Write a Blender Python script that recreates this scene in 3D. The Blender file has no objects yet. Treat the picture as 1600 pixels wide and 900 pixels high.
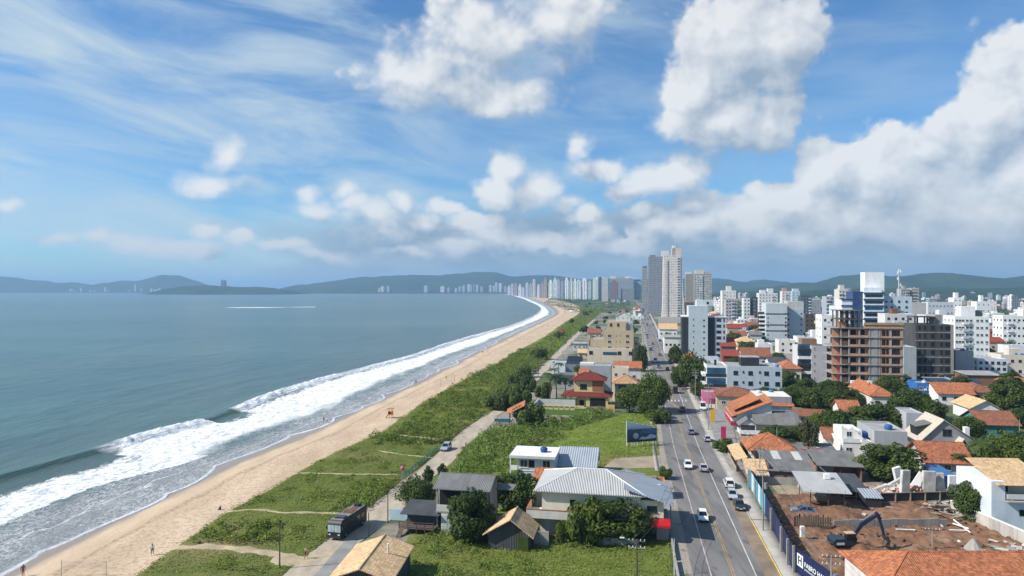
import bpy, bmesh, math, random
import numpy as np
from mathutils import Vector, Matrix

random.seed(7)
RNG = np.random.default_rng(7)
SC = bpy.context.scene
COL = SC.collection
R = math.radians

# ------------------------------------------------------------------ camera
F, H, HZ = 1067.0, 40.0, 452.0          # focal length and horizon in photo pixels, camera height in metres
T = R(10.5)                             # heading of the avenue
cam_d = bpy.data.cameras.new("camera")
cam = bpy.data.objects.new("camera", cam_d)
COL.objects.link(cam)
cam.location = (0, 0, H)
cam.rotation_euler = (R(90), 0, 0)
cam_d.sensor_width = 36
cam_d.lens = 36 * F / 1600
cam_d.shift_y = (HZ - 450) / 1600
cam_d.clip_start = 0.5
cam_d.clip_end = 120000
SC.camera = cam

# ------------------------------------------------------------------ sun and exposure
SUN_EL, SUN_STR, SKY_STR = 40.0, 5.0, 0.088
SUN_AZ = 258.0                          # clockwise from straight ahead
sv = Vector((math.sin(R(SUN_AZ)) * math.cos(R(SUN_EL)), math.cos(R(SUN_AZ)) * math.cos(R(SUN_EL)), math.sin(R(SUN_EL))))
sun_d = bpy.data.lights.new("sun", 'SUN')
sun_d.energy = SUN_STR
sun_d.angle = R(0.5)
sun_d.color = (1.0, 0.95, 0.87)
sun = bpy.data.objects.new("sun", sun_d)
COL.objects.link(sun)
sun.rotation_euler = sv.to_track_quat('Z', 'Y').to_euler()
sun.location = (0, 0, 500)
vs = SC.view_settings
SC.display_settings.display_device = 'sRGB'
vs.view_transform = 'Standard'
vs.look = 'None'
vs.exposure = 0.36
vs.gamma = 1.0
vs.use_curve_mapping = False
cy = SC.cycles
cy.use_denoising = True
cy.max_bounces = 4
cy.diffuse_bounces = 2
cy.glossy_bounces = 2
cy.transmission_bounces = 3
cy.transparent_max_bounces = 6
cy.volume_bounces = 0
cy.caustics_reflective = False
cy.caustics_refractive = False

# ------------------------------------------------------------------ sky: Nishita plus clouds by direction
W = bpy.data.worlds.new("World")
SC.world = W
W.use_nodes = True
wn, wl = W.node_tree.nodes, W.node_tree.links
wn.clear()


class NT:
    """Small helper to write node trees."""
    def __init__(s, tree):
        s.n, s.l = tree.nodes, tree.links

    def put(s, sock, v):
        if v is None:
            return
        if isinstance(v, bpy.types.NodeSocket):
            s.l.new(v, sock)
        else:
            if sock.type == 'RGBA' and len(v) == 3:
                v = (*v, 1)
            sock.default_value = v

    def math(s, op, a, b=None, c=None, clamp=False):
        n = s.n.new('ShaderNodeMath'); n.operation = op; n.use_clamp = clamp
        for i, v in enumerate((a, b, c)):
            s.put(n.inputs[i], v)
        return n.outputs[0]

    def vec(s, op, a, b=None, c=None, scale=None):
        n = s.n.new('ShaderNodeVectorMath'); n.operation = op
        for i, v in enumerate((a, b, c)):
            s.put(n.inputs[i], v)
        if scale is not None:
            s.put(n.inputs['Scale'], scale)
        return n.outputs['Value'] if op in ('LENGTH', 'DOT_PRODUCT', 'DISTANCE') else n.outputs[0]

    def noise(s, v, scale, detail=4, rough=.55, dist=0, dim='3D', col=False):
        n = s.n.new('ShaderNodeTexNoise'); n.noise_dimensions = dim
        if v is not None:
            s.put(n.inputs['Vector'], v)
        n.inputs['Scale'].default_value = scale
        n.inputs['Detail'].default_value = detail
        n.inputs['Roughness'].default_value = rough
        n.inputs['Distortion'].default_value = dist
        return n.outputs['Color' if col else 'Fac']

    def voro(s, v, scale, feature='F1', out='Distance', rnd=1):
        n = s.n.new('ShaderNodeTexVoronoi'); n.feature = feature
        if v is not None:
            s.put(n.inputs['Vector'], v)
        n.inputs['Scale'].default_value = scale
        n.inputs['Randomness'].default_value = rnd
        return n.outputs[out]

    def ramp(s, v, a, b, lo=0., hi=1., smooth=True):
        n = s.n.new('ShaderNodeMapRange')
        n.interpolation_type = 'SMOOTHSTEP' if smooth else 'LINEAR'
        for i, x in enumerate((v, a, b, lo, hi)):
            s.put(n.inputs[i], x)
        return n.outputs[0]

    def mix(s, f, a, b, blend='MIX'):
        n = s.n.new('ShaderNodeMix'); n.data_type = 'RGBA'; n.blend_type = blend
        s.put(n.inputs[0], f); s.put(n.inputs[6], a); s.put(n.inputs[7], b)
        return n.outputs[2]

    def sep(s, v):
        n = s.n.new('ShaderNodeSeparateXYZ'); s.put(n.inputs[0], v)
        return n.outputs

    def comb(s, x=0., y=0., z=0.):
        n = s.n.new('ShaderNodeCombineXYZ')
        for i, v in enumerate((x, y, z)):
            s.put(n.inputs[i], v)
        return n.outputs[0]

    def coord(s, out='Object'):
        return s.n.new('ShaderNodeTexCoord').outputs[out]

    def bump(s, h, strength=.3, dist=.1):
        n = s.n.new('ShaderNodeBump')
        n.inputs['Strength'].default_value = strength
        n.inputs['Distance'].default_value = dist
        s.put(n.inputs['Height'], h)
        return n.outputs[0]


def azel(px, py):
    x, z = (px - 800) / F, (HZ - py) / F
    return math.atan2(x, 1), math.atan2(z, math.hypot(1, x))


CLOUDS = [  # centre x, centre y, half width, half height of each puff as seen from the shore
    (760, 60, 165, 90), (655, 115, 120, 55), (870, 30, 100, 70), (790, 150, 120, 34),
    (1150, 70, 120, 105), (1215, 60, 80, 75), (1070, 140, 85, 60), (1130, 195, 130, 55), (1060, 190, 70, 40),
    (1578, 172, 80, 70), (1610, 130, 90, 90), (1612, 272, 100, 90), (1375, 272, 88, 74), (1290, 262, 62, 54), (1225, 312, 66, 40), (1445, 305, 82, 52),
    (1165, 345, 90, 42), (1330, 340, 170, 50), (1500, 340, 170, 70), (1100, 355, 70, 28),
    (905, 225, 30, 30), (935, 262, 62, 26), (1040, 275, 100, 34), (990, 295, 70, 20),
    (790, 272, 42, 42), (775, 300, 55, 40), (840, 295, 50, 38), (880, 318, 40, 22), (350, 240, 36, 34), (335, 285, 62, 24),
    (480, 300, 36, 24), (495, 322, 52, 22), (905, 340, 46, 34), (925, 365, 60, 24), (740, 352, 80, 26), (660, 350, 40, 18), (575, 335, 55, 26), (590, 365, 90, 22), (1020, 350, 60, 30),
    (322, 357, 32, 17), (380, 366, 30, 17), (145, 377, 34, 12), (215, 384, 60, 15), (290, 388, 70, 15), (88, 374, 34, 9),
    (5, 326, 24, 11), (634, 318, 18, 20), (450, 380, 60, 15), (545, 300, 26, 18), (560, 322, 40, 18), (690, 330, 50, 20), (760, 372, 80, 20), (850, 378, 70, 18), (960, 385, 90, 20), (640, 390, 90, 16), (520, 395, 70, 14), (1080, 320, 60, 24), (1240, 375, 120, 26), (720, 385, 110, 18),
]


def cloud_groups():
    """Two groups over the sky direction: broad puffs, and billowing detail."""
    out = []
    for name in ("cloud_puffs", "cloud_billows"):
        g = bpy.data.node_groups.new(name, 'ShaderNodeTree')
        g.interface.new_socket("Vector", in_out='INPUT', socket_type='NodeSocketVector')
        g.interface.new_socket("Density", in_out='OUTPUT', socket_type='NodeSocketFloat')
        t = NT(g)
        v = g.nodes.new('NodeGroupInput').outputs[0]
        o = g.nodes.new('NodeGroupOutput')
        if name == "cloud_puffs":
            wob = t.vec('SUBTRACT', t.noise(v, 12, 3, .55, col=True), (.5, .5, .5))
            vv = t.vec('MULTIPLY_ADD', wob, (.065, .050, 0), v)
            m = None
            for (x, y, a, b) in CLOUDS:
                az, el = azel(x, y)
                sx, sy = F / (a * 1.0), F / (b * 1.04)
                d = t.vec('LENGTH', t.vec('MULTIPLY_ADD', vv, (sx, sy, 0), (-az * sx, -el * sy, 0)))
                m = d if m is None else t.math('SMOOTH_MIN', m, d, .10)
            f = t.math('MAXIMUM', t.math('SUBTRACT', 1.0, m), -1.2)
        else:
            wob = t.vec('SUBTRACT', t.noise(v, 22, 3, .55, col=True), (.5, .5, .5))
            vw = t.vec('MULTIPLY_ADD', wob, (.020, .020, 0), t.vec('MULTIPLY', v, (1, 1.15, 1)))
            n1 = t.noise(vw, 12, 9, .57)
            f = t.math('MULTIPLY', t.math('SUBTRACT', n1, .5), 1.5)
            for sc, k in ((8.5, .40), (18, .40), (38, .28), (84, .16)):
                f = t.math('MULTIPLY_ADD', t.math('SUBTRACT', .45, t.voro(vw, sc)), k, f)
        g.links.new(f, o.inputs[0])
        out.append(g)
    return out


def build_world():
    t = NT(W.node_tree)
    sky = wn.new('ShaderNodeTexSky')
    sky.sky_type = 'NISHITA'
    sky.sun_disc = False
    sky.sun_elevation = R(SUN_EL)
    sky.sun_rotation = R(SUN_AZ)
    sky.altitude = 0
    sky.air_density = 1.0
    sky.dust_density = 0.35
    sky.ozone_density = 2.2
    skyc = t.mix(1.0, sky.outputs[0], (0.60, 0.97, 1.25), 'MULTIPLY')
    d = t.coord('Generated')
    x, y, z = t.sep(d)
    az = t.math('ARCTAN2', x, y)
    el = t.math('ARCSINE', z)
    v = t.comb(az, el, 0.)
    g_puff, g_bil = cloud_groups()

    def dens(grp, vec):
        n = wn.new('ShaderNodeGroup'); n.node_tree = grp
        t.put(n.inputs[0], vec)
        return n.outputs[0]
    B0, B1 = dens(g_puff, v), dens(g_puff, t.vec('ADD', v, (-.022, .040, 0)))
    N0, N1 = dens(g_bil, v), dens(g_bil, t.vec('ADD', v, (-.011, .016, 0)))
    D0 = t.math('MULTIPLY_ADD', B0, 1.35, N0)
    # thin high cloud in long streaks
    w = t.vec('MULTIPLY_ADD', t.noise(v, 3, 2, col=True), (.10, .05, 0), v)
    sx, sy, _ = t.sep(w)
    rot = t.comb(t.math('MULTIPLY_ADD', sy, .12, sx), t.math('MULTIPLY_ADD', sx, .13, sy), 0.)
    ci = t.noise(t.vec('MULTIPLY', rot, (2.2, 9, 1)), 1.5, 8, .60, .5)
    ci2 = t.noise(v, 2.4, 4, .55)
    ci = t.math('MULTIPLY', t.ramp(ci, .32, .76), t.ramp(ci2, .26, .56))
    leftness = t.ramp(az, .35, -.1, .35, 1.)
    ci = t.math('MULTIPLY', ci, leftness)
    skyc = t.mix(ci, skyc, (5.2, 6.3, 7.0))
    # low bank of grey-blue cloud over the land
    ba = t.noise(t.vec('MULTIPLY', v, (1, 3.2, 1)), 6.5, 7, .58)
    band = t.math('MULTIPLY', t.ramp(el, .165, .045), t.ramp(az, -.50, .02, .10, 1.))
    bn = ba
    ba = t.math('MULTIPLY', t.ramp(t.math('ADD', ba, t.math('MULTIPLY', band, .70)), .62, .90), t.ramp(band, 0., .5))
    skyc = t.mix(t.math('MULTIPLY', ba, .88), skyc, t.mix(t.ramp(bn, .38, .62), (2.2, 3.0, 3.95), (3.5, 4.3, 5.1)))
    # cumulus
    soft = t.math('MULTIPLY', t.ramp(t.noise(v, 4, 3, .5), .36, .60), t.ramp(az, .42, .1))
    al = t.ramp(D0, -.10, t.math('MULTIPLY_ADD', soft, 1.0, .22))
    fade = t.ramp(el, .0, .05, .45, 1.)
    al = t.math('MULTIPLY', al, fade)
    lit = t.math('MULTIPLY_ADD', t.math('SUBTRACT', B0, B1), .95, .50)
    lit = t.math('MULTIPLY_ADD', t.math('SUBTRACT', N0, N1), .95, lit)
    lit = t.math('MULTIPLY_ADD', t.math('SUBTRACT', t.noise(v, 9, 4, .6), .5), .30, lit)
    cc = t.mix(t.ramp(lit, -.05, 1.05, smooth=False), (3.0, 3.8, 4.75), (8.1, 8.1, 8.05))
    cc = t.mix(t.ramp(el, .02, .14, .40, 0.), cc, (3.1, 4.0, 4.9))
    skyc = t.mix(t.math('MULTIPLY', al, .90), skyc, cc)
    bg = wn.new('ShaderNodeBackground')
    bg.inputs[1].default_value = SKY_STR
    t.put(bg.inputs[0], skyc)
    out = wn.new('ShaderNodeOutputWorld')
    wl.new(bg.outputs[0], out.inputs[0])
    W.cycles.sampling_method = 'MANUAL'
    W.cycles.sample_map_resolution = 512


build_world()


# ------------------------------------------------------------------ geometry helpers
def G(px, py, z=0.0):
    """Ground point (at height z) seen at a pixel of the photograph."""
    Y = F * (H - z) / (py - HZ)
    return Vector(((px - 800) / F * Y, Y, z))


def pix(p):
    return 800 + F * p[0] / p[1], HZ + F * (H - p[2]) / p[1]


def link(o, parent=None):
    COL.objects.link(o)
    if parent is not None:
        o.parent = parent
    return o


def tag(o, label=None, cat=None, group=None, kind=None):
    if label: o['label'] = label
    if cat: o['category'] = cat
    if group: o['group'] = group
    if kind: o['kind'] = kind
    return o


OCC = []          # occupied circles on the ground


class MB:
    """Collects faces; build() links them as one mesh object."""
    def __init__(s):
        s.v, s.f, s.m = [], [], []

    def face(s, pts, m=0):
        i = len(s.v); s.v += [tuple(p) for p in pts]
        s.f.append(tuple(range(i, i + len(pts)))); s.m.append(m)

    def hexa(s, b, t, m=0):
        i = len(s.v); s.v += [tuple(p) for p in b] + [tuple(p) for p in t]
        n = len(b)
        s.f.append(tuple(i + k for k in reversed(range(n)))); s.m.append(m)
        s.f.append(tuple(i + n + k for k in range(n))); s.m.append(m)
        for k in range(n):
            s.f.append((i + k, i + (k + 1) % n, i + n + (k + 1) % n, i + n + k)); s.m.append(m)
        return s

    def box(s, x0, x1, y0, y1, z0, z1, m=0):
        return s.hexa([(x0, y0, z0), (x1, y0, z0), (x1, y1, z0), (x0, y1, z0)],
                      [(x0, y0, z1), (x1, y0, z1), (x1, y1, z1), (x0, y1, z1)], m)

    def ext_y(s, poly, y0, y1, m=0):      # poly of (x, z)
        return s.hexa([(a, y0, b) for a, b in poly], [(a, y1, b) for a, b in poly], m)

    def ext_x(s, poly, x0, x1, m=0):      # poly of (y, z)
        return s.hexa([(x0, a, b) for a, b in poly], [(x1, a, b) for a, b in poly], m)

    def ext_z(s, poly, z0, z1, m=0):
        return s.hexa([(a, b, z0) for a, b in poly], [(a, b, z1) for a, b in poly], m)

    def tube(s, p, q, r0, r1=None, n=8, m=0):
        p, q = Vector(p), Vector(q)
        r1 = r0 if r1 is None else r1
        d = (q - p).normalized()
        a = d.orthogonal().normalized(); b = d.cross(a)
        c = [(a * math.cos(2 * math.pi * k / n) + b * math.sin(2 * math.pi * k / n)) for k in range(n)]
        return s.hexa([p + e * r0 for e in c], [q + e * r1 for e in c], m)

    def lathe(s, cx, cy, prof, n=12, m=0):
        for (r0, z0), (r1, z1) in zip(prof[:-1], prof[1:]):
            for k in range(n):
                a, b = 2 * math.pi * k / n, 2 * math.pi * (k + 1) / n
                s.face([(cx + r0 * math.cos(a), cy + r0 * math.sin(a), z0), (cx + r0 * math.cos(b), cy + r0 * math.sin(b), z0),
                        (cx + r1 * math.cos(b), cy + r1 * math.sin(b), z1), (cx + r1 * math.cos(a), cy + r1 * math.sin(a), z1)], m)
        return s

    def mesh(s, name, mats, bevel=0, smooth=False):
        me = bpy.data.meshes.new(name)
        me.from_pydata(s.v, [], s.f)
        for mt in (mats if isinstance(mats, (list, tuple)) else [mats]):
            me.materials.append(mt)
        me.polygons.foreach_set('material_index', s.m)
        bm = bmesh.new(); bm.from_mesh(me)
        bmesh.ops.remove_doubles(bm, verts=bm.verts, dist=1e-5)
        bmesh.ops.recalc_face_normals(bm, faces=bm.faces)
        if bevel:
            bmesh.ops.bevel(bm, geom=list(bm.edges), offset=bevel, segments=2, affect='EDGES', clamp_overlap=True)
        bm.to_mesh(me); bm.free()
        if smooth:
            me.polygons.foreach_set('use_smooth', [True] * len(me.polygons))
        return me

    def build(s, name, mats, parent=None, loc=(0, 0, 0), rot=0.0, bevel=0, smooth=False):
        o = bpy.data.objects.new(name, s.mesh(name, mats, bevel, smooth))
        o.location = loc; o.rotation_euler = (0, 0, rot)
        return link(o, parent)


def quads_mesh(name, verts, mats, attrs=None):
    """verts: (N, 4, 3) array, one quad each."""
    n = len(verts)
    me = bpy.data.meshes.new(name)
    me.vertices.add(n * 4); me.loops.add(n * 4); me.polygons.add(n)
    me.vertices.foreach_set('co', verts.astype(np.float32).reshape(-1))
    me.loops.foreach_set('vertex_index', np.arange(n * 4, dtype=np.int32))
    me.polygons.foreach_set('loop_start', np.arange(0, n * 4, 4, dtype=np.int32))
    me.update(calc_edges=True)
    for mt in (mats if isinstance(mats, (list, tuple)) else [mats]):
        me.materials.append(mt)
    return me


def grid_mesh(name, P, mats, attr=None, smooth=True):
    """P: (rows, cols, 3)."""
    r, c = P.shape[:2]
    idx = np.arange(r * c).reshape(r, c)
    f = np.stack([idx[:-1, :-1], idx[:-1, 1:], idx[1:, 1:], idx[1:, :-1]], -1).reshape(-1, 4)
    me = bpy.data.meshes.new(name)
    me.vertices.add(r * c); me.loops.add(f.size); me.polygons.add(len(f))
    me.vertices.foreach_set('co', P.astype(np.float32).reshape(-1))
    me.loops.foreach_set('vertex_index', f.astype(np.int32).reshape(-1))
    me.polygons.foreach_set('loop_start', np.arange(0, f.size, 4, dtype=np.int32))
    me.update(calc_edges=True)
    if smooth:
        me.polygons.foreach_set('use_smooth', np.ones(len(f), dtype=bool))
    for k, a in (attr or {}).items():
        at = me.attributes.new(k, 'FLOAT', 'POINT')
        at.data.foreach_set('value', a.astype(np.float32).reshape(-1))
    me.materials.append(mats)
    return me


def vnoise(x, y, seed=0):
    """Smooth value noise on arrays."""
    def h(i, j):
        n = (i * 374761393 + j * 668265263 + seed * 1442695041) & 0xffffffff
        n = ((n ^ (n >> 13)) * 1274126177) & 0xffffffff
        return ((n ^ (n >> 16)) & 0xffff) / 65535.0
    x = np.asarray(x, float); y = np.asarray(y, float)
    i, j = np.floor(x).astype(np.int64), np.floor(y).astype(np.int64)
    u, v = x - i, y - j
    u, v = u * u * (3 - 2 * u), v * v * (3 - 2 * v)
    return (h(i, j) * (1 - u) + h(i + 1, j) * u) * (1 - v) + (h(i, j + 1) * (1 - u) + h(i + 1, j + 1) * u) * v


def fbm(x, y, seed=0, o=4):
    s, a, t = 0, .5, 0
    for k in range(o):
        s = s + a * vnoise(x * 2 ** k, y * 2 ** k, seed + k); t += a; a *= .5
    return s / t


def thing(name, label, cat, loc=(0, 0, 0), rot=0.0, group=None):
    o = bpy.data.objects.new(name, None)
    o.empty_display_size = .5
    o.location = loc; o.rotation_euler = (0, 0, rot)
    link(o)
    return tag(o, label, cat, group, 'thing')


def single(o, label, cat, group=None):
    return tag(o, label, cat, group, 'thing')


def copy_tree(o, parent=None):
    c = o.copy(); COL.objects.link(c)
    if parent is not None:
        c.parent = parent
    for ch in list(o.children):
        copy_tree(ch, c)
    return c


# ------------------------------------------------------------------ materials
MATS = {}


def newmat(name):
    m = bpy.data.materials.new(name); m.use_nodes = True
    t = NT(m.node_tree)
    b = m.node_tree.nodes['Principled BSDF']
    return m, t, b


def mat(name, c, rough=.85, var=.14, scale=.6, streak=False, metal=0., bump=0., spec=.4, dirt=0.):
    """Plain weathered surface: base colour broken up by noise."""
    if name in MATS:
        return MATS[name]
    m, t, b = newmat(name)
    co = t.coord()
    n = t.noise(t.vec('MULTIPLY', co, (1, 1, .18)) if streak else co, scale, 5, .6)
    k = t.ramp(n, .3, .7)
    lo = tuple(x * (1 - var) for x in c); hi = tuple(min(.92, x * (1 + var * .6)) for x in c)
    col = t.mix(k, lo, hi)
    n2 = t.noise(co, scale * 9, 4, .6)
    col = t.mix(t.ramp(n2, .35, .75, 0., .5), col, tuple(x * (1 - var * 1.1) for x in c))
    if dirt:
        dn = t.noise(t.vec('MULTIPLY', co, (1.2, 1.2, .12)), 1.3, 6, .65)
        col = t.mix(t.ramp(dn, .56, .74, 0., dirt), col, (.09, .08, .07))
    t.put(b.inputs['Base Color'], col)
    b.inputs['Roughness'].default_value = rough
    b.inputs['Metallic'].default_value = metal
    b.inputs['Specular IOR Level'].default_value = spec
    if bump:
        t.put(b.inputs['Normal'], t.bump(n2, .5, bump))
    MATS[name] = m
    return m


def slope_coords(t):
    """Coordinates on a sloped roof: across the slope and down the slope."""
    tc = t.n.new('ShaderNodeTexCoord')
    x, y, z = t.sep(tc.outputs['Object'])
    nx, ny, nz = t.sep(tc.outputs['Normal'])
    k = t.math('GREATER_THAN', t.math('ABSOLUTE', nx), t.math('ABSOLUTE', ny))
    a = t.math('ADD', t.math('MULTIPLY', k, y), t.math('MULTIPLY', t.math('SUBTRACT', 1., k), x))
    d = t.math('ADD', t.math('MULTIPLY', k, x), t.math('MULTIPLY', t.math('SUBTRACT', 1., k), y))
    return a, d, tc.outputs['Object']


def tile_mat(name, c, pitch=.30, course=.38, var=.3, old=.3, bumpd=.06):
    """Clay tiles: rolls across the slope, courses down it, tiles of uneven colour."""
    m, t, b = newmat(name)
    a, d, co = slope_coords(t)
    ca, cd = t.math('DIVIDE', a, pitch), t.math('DIVIDE', d, course)
    cell = t.comb(t.math('FLOOR', ca), t.math('FLOOR', cd), 0.)
    wn_ = t.n.new('ShaderNodeTexWhiteNoise'); t.put(wn_.inputs['Vector'], cell)
    rv = wn_.outputs['Value']
    big = t.noise(co, .5, 5, .65)
    col = t.mix(rv, tuple(x * (1 - var) for x in c), tuple(min(.9, x * (1 + var * .7)) for x in c))
    col = t.mix(t.ramp(big, .48, .75, 0., old), col, tuple(x * .35 for x in c))
    fa = t.math('PINGPONG', ca, .5)
    fd = t.math('FRACT', cd)
    gap = t.math('MAXIMUM', t.math('LESS_THAN', fa, .09), t.math('LESS_THAN', fd, .10))
    col = t.mix(t.math('MULTIPLY', gap, .45), col, tuple(x * .30 for x in c))
    t.put(b.inputs['Base Color'], col)
    b.inputs['Roughness'].default_value = .85
    b.inputs['Specular IOR Level'].default_value = .25
    h = t.math('ADD', t.math('MULTIPLY', t.math('SINE', t.math('MULTIPLY', ca, 6.283)), .6), fd)
    t.put(b.inputs['Normal'], t.bump(h, .7, bumpd))
    MATS[name] = m
    return m


def corr_mat(name, c, pitch=.22, rough=.6, var=.2, metal=0., bumpd=.05, stain=.3):
    """Corrugated sheeting."""
    m, t, b = newmat(name)
    a, d, co = slope_coords(t)
    ca = t.math('DIVIDE', a, pitch)
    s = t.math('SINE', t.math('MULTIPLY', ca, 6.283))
    n = t.noise(t.comb(t.math('MULTIPLY', a, 2.), t.math('MULTIPLY', d, .35), 0.), .8, 6, .62)
    cell = t.comb(t.math('FLOOR', t.math('DIVIDE', a, 1.05)), t.math('FLOOR', t.math('DIVIDE', d, 2.3)), 0.)
    wn_ = t.n.new('ShaderNodeTexWhiteNoise'); t.put(wn_.inputs['Vector'], cell)
    col = t.mix(wn_.outputs['Value'], tuple(x * (1 - var) for x in c), tuple(min(.85, x * (1 + var * .5)) for x in c))
    col = t.mix(t.ramp(n, .5, .78, 0., stain), col, tuple(x * .3 for x in c))
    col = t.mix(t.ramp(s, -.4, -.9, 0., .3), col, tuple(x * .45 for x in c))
    t.put(b.inputs['Base Color'], col)
    b.inputs['Roughness'].default_value = rough
    b.inputs['Metallic'].default_value = metal
    t.put(b.inputs['Normal'], t.bump(s, .8, bumpd))
    MATS[name] = m
    return m


def brick_mat(name, c, mortar=(.3, .27, .24), scale=1.0, var=.25):
    m, t, b = newmat(name)
    tc = t.n.new('ShaderNodeTexCoord')
    x, y, z = t.sep(tc.outputs['Object'])
    br = t.n.new('ShaderNodeTexBrick')
    t.put(br.inputs['Vector'], t.comb(t.math('ADD', x, y), z, 0.))
    br.inputs['Color1'].default_value = (*tuple(v * (1 - var) for v in c), 1)
    br.inputs['Color2'].default_value = (*tuple(min(.9, v * (1 + var)) for v in c), 1)
    br.inputs['Mortar'].default_value = (*mortar, 1)
    br.inputs['Scale'].default_value = scale
    br.inputs['Mortar Size'].default_value = .02
    br.inputs['Brick Width'].default_value = .3
    br.inputs['Row Height'].default_value = .2
    n = t.noise(tc.outputs['Object'], .8, 6, .6)
    col = t.mix(t.ramp(n, .45, .75, 0., .5), br.outputs['Color'], tuple(v * .5 for v in c))
    t.put(b.inputs['Base Color'], col)
    b.inputs['Roughness'].default_value = .9
    MATS[name] = m
    return m


def facade_mat(name, pitch=3.2, storey=3.0, w0=.24, w1=.76, h0=.34, h1=.82, glass=(.05, .07, .09), slab=.0, slabc=(.6, .6, .6)):
    """Distant facade: window openings in rows, wall colour taken from the object's colour."""
    m, t, b = newmat(name)
    tc = t.n.new('ShaderNodeTexCoord')
    x, y, z = t.sep(tc.outputs['Object'])
    nx, ny, nz = t.sep(tc.outputs['Normal'])
    k = t.math('GREATER_THAN', t.math('ABSOLUTE', nx), t.math('ABSOLUTE', ny))
    u = t.math('ADD', t.math('MULTIPLY', k, y), t.math('MULTIPLY', t.math('SUBTRACT', 1., k), x))
    oi = t.n.new('ShaderNodeObjectInfo')
    u = t.math('ADD', u, t.math('MULTIPLY', oi.outputs['Random'], pitch))
    cu, cz = t.math('DIVIDE', u, pitch), t.math('DIVIDE', z, storey)
    fu, fz = t.math('FRACT', cu), t.math('FRACT', cz)

    def inside(f, lo, hi):
        return t.math('MULTIPLY', t.math('GREATER_THAN', f, lo), t.math('LESS_THAN', f, hi))
    win = t.math('MULTIPLY', inside(fu, w0, w1), inside(fz, h0, h1))
    wn_ = t.n.new('ShaderNodeTexWhiteNoise')
    t.put(wn_.inputs['Vector'], t.comb(t.math('FLOOR', cu), t.math('FLOOR', cz), oi.outputs['Random']))
    win = t.math('MULTIPLY', win, t.math('GREATER_THAN', wn_.outputs['Value'], .10))
    vert = t.math('LESS_THAN', t.math('ABSOLUTE', nz), .5)
    win = t.math('MULTIPLY', win, vert)
    n = t.noise(t.vec('MULTIPLY', tc.outputs['Object'], (1, 1, .2)), .5, 5, .6)
    wall = t.mix(t.ramp(n, .35, .75, 0., .28), oi.outputs['Color'], (.16, .15, .14))
    if slab:
        wall = t.mix(t.math('MULTIPLY', t.math('LESS_THAN', fz, slab), vert), wall, slabc)
    wall = t.mix(t.math('MULTIPLY', t.math('GREATER_THAN', nz, .5), .8), wall, (.30, .30, .30))
    gl = t.mix(wn_.outputs['Value'], glass, tuple(v * 2.6 + .02 for v in glass))
    t.put(b.inputs['Base Color'], t.mix(win, wall, gl))
    t.put(b.inputs['Roughness'], t.math('MULTIPLY_ADD', win, -.6, .85))
    MATS[name] = m
    return m


def tint_mat(name, rough=.8, coat=0., spec=.4, metal=0., var=.2):
    """Colour taken from the object."""
    m, t, b = newmat(name)
    oi = t.n.new('ShaderNodeObjectInfo')
    n = t.noise(t.vec('MULTIPLY', t.coord(), (1, 1, .25)), .7, 5, .6)
    t.put(b.inputs['Base Color'], t.mix(t.ramp(n, .4, .75, 0., var), oi.outputs['Color'], t.mix(1., oi.outputs['Color'], (.45, .43, .40), 'MULTIPLY')))
    b.inputs['Roughness'].default_value = rough
    b.inputs['Metallic'].default_value = metal
    b.inputs['Specular IOR Level'].default_value = spec
    b.inputs['Coat Weight'].default_value = coat
    b.inputs['Coat Roughness'].default_value = .05
    MATS[name] = m
    return m


def leaf_mat(name, lo, hi, dry=None, patch=.25):
    m, t, b = newmat(name)
    ge = t.n.new('ShaderNodeNewGeometry')
    rnd = ge.outputs['Random Per Island']
    oi = t.n.new('ShaderNodeObjectInfo')
    n = t.noise(t.coord(), patch, 4, .6)
    k = t.math('ADD', t.math('MULTIPLY', rnd, .6), t.math('MULTIPLY', t.ramp(n, .3, .7), .4))
    col = t.mix(k, lo, hi)
    col = t.mix(t.math('MULTIPLY', oi.outputs['Random'], .35), col, tuple((a * .6 + .01) for a in lo))
    wn_ = t.n.new('ShaderNodeTexWhiteNoise'); wn_.noise_dimensions = '1D'; t.put(wn_.inputs['W'], oi.outputs['Random'])
    col = t.mix(t.math('MULTIPLY', wn_.outputs['Value'], .8), col, t.mix(1., col, (1.45, 1.18, .75), 'MULTIPLY'))
    if dry:
        n2 = t.noise(t.coord(), patch * .35, 5, .6)
        col = t.mix(t.math('MULTIPLY', t.ramp(n2, .56, .7), .7), col, dry)
    t.put(b.inputs['Base Color'], col)
    b.inputs['Roughness'].default_value = .6
    b.inputs['Specular IOR Level'].default_value = .25
    tr = t.n.new('ShaderNodeBsdfTranslucent')
    t.put(tr.inputs['Color'], t.mix(1., col, (1.5, 1.6, .7), 'MULTIPLY'))
    ms = t.n.new('ShaderNodeMixShader'); ms.inputs[0].default_value = .22
    t.l.new(b.outputs[0], ms.inputs[1]); t.l.new(tr.outputs[0], ms.inputs[2])
    t.l.new(ms.outputs[0], m.node_tree.nodes['Material Output'].inputs[0])
    MATS[name] = m
    return m


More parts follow.
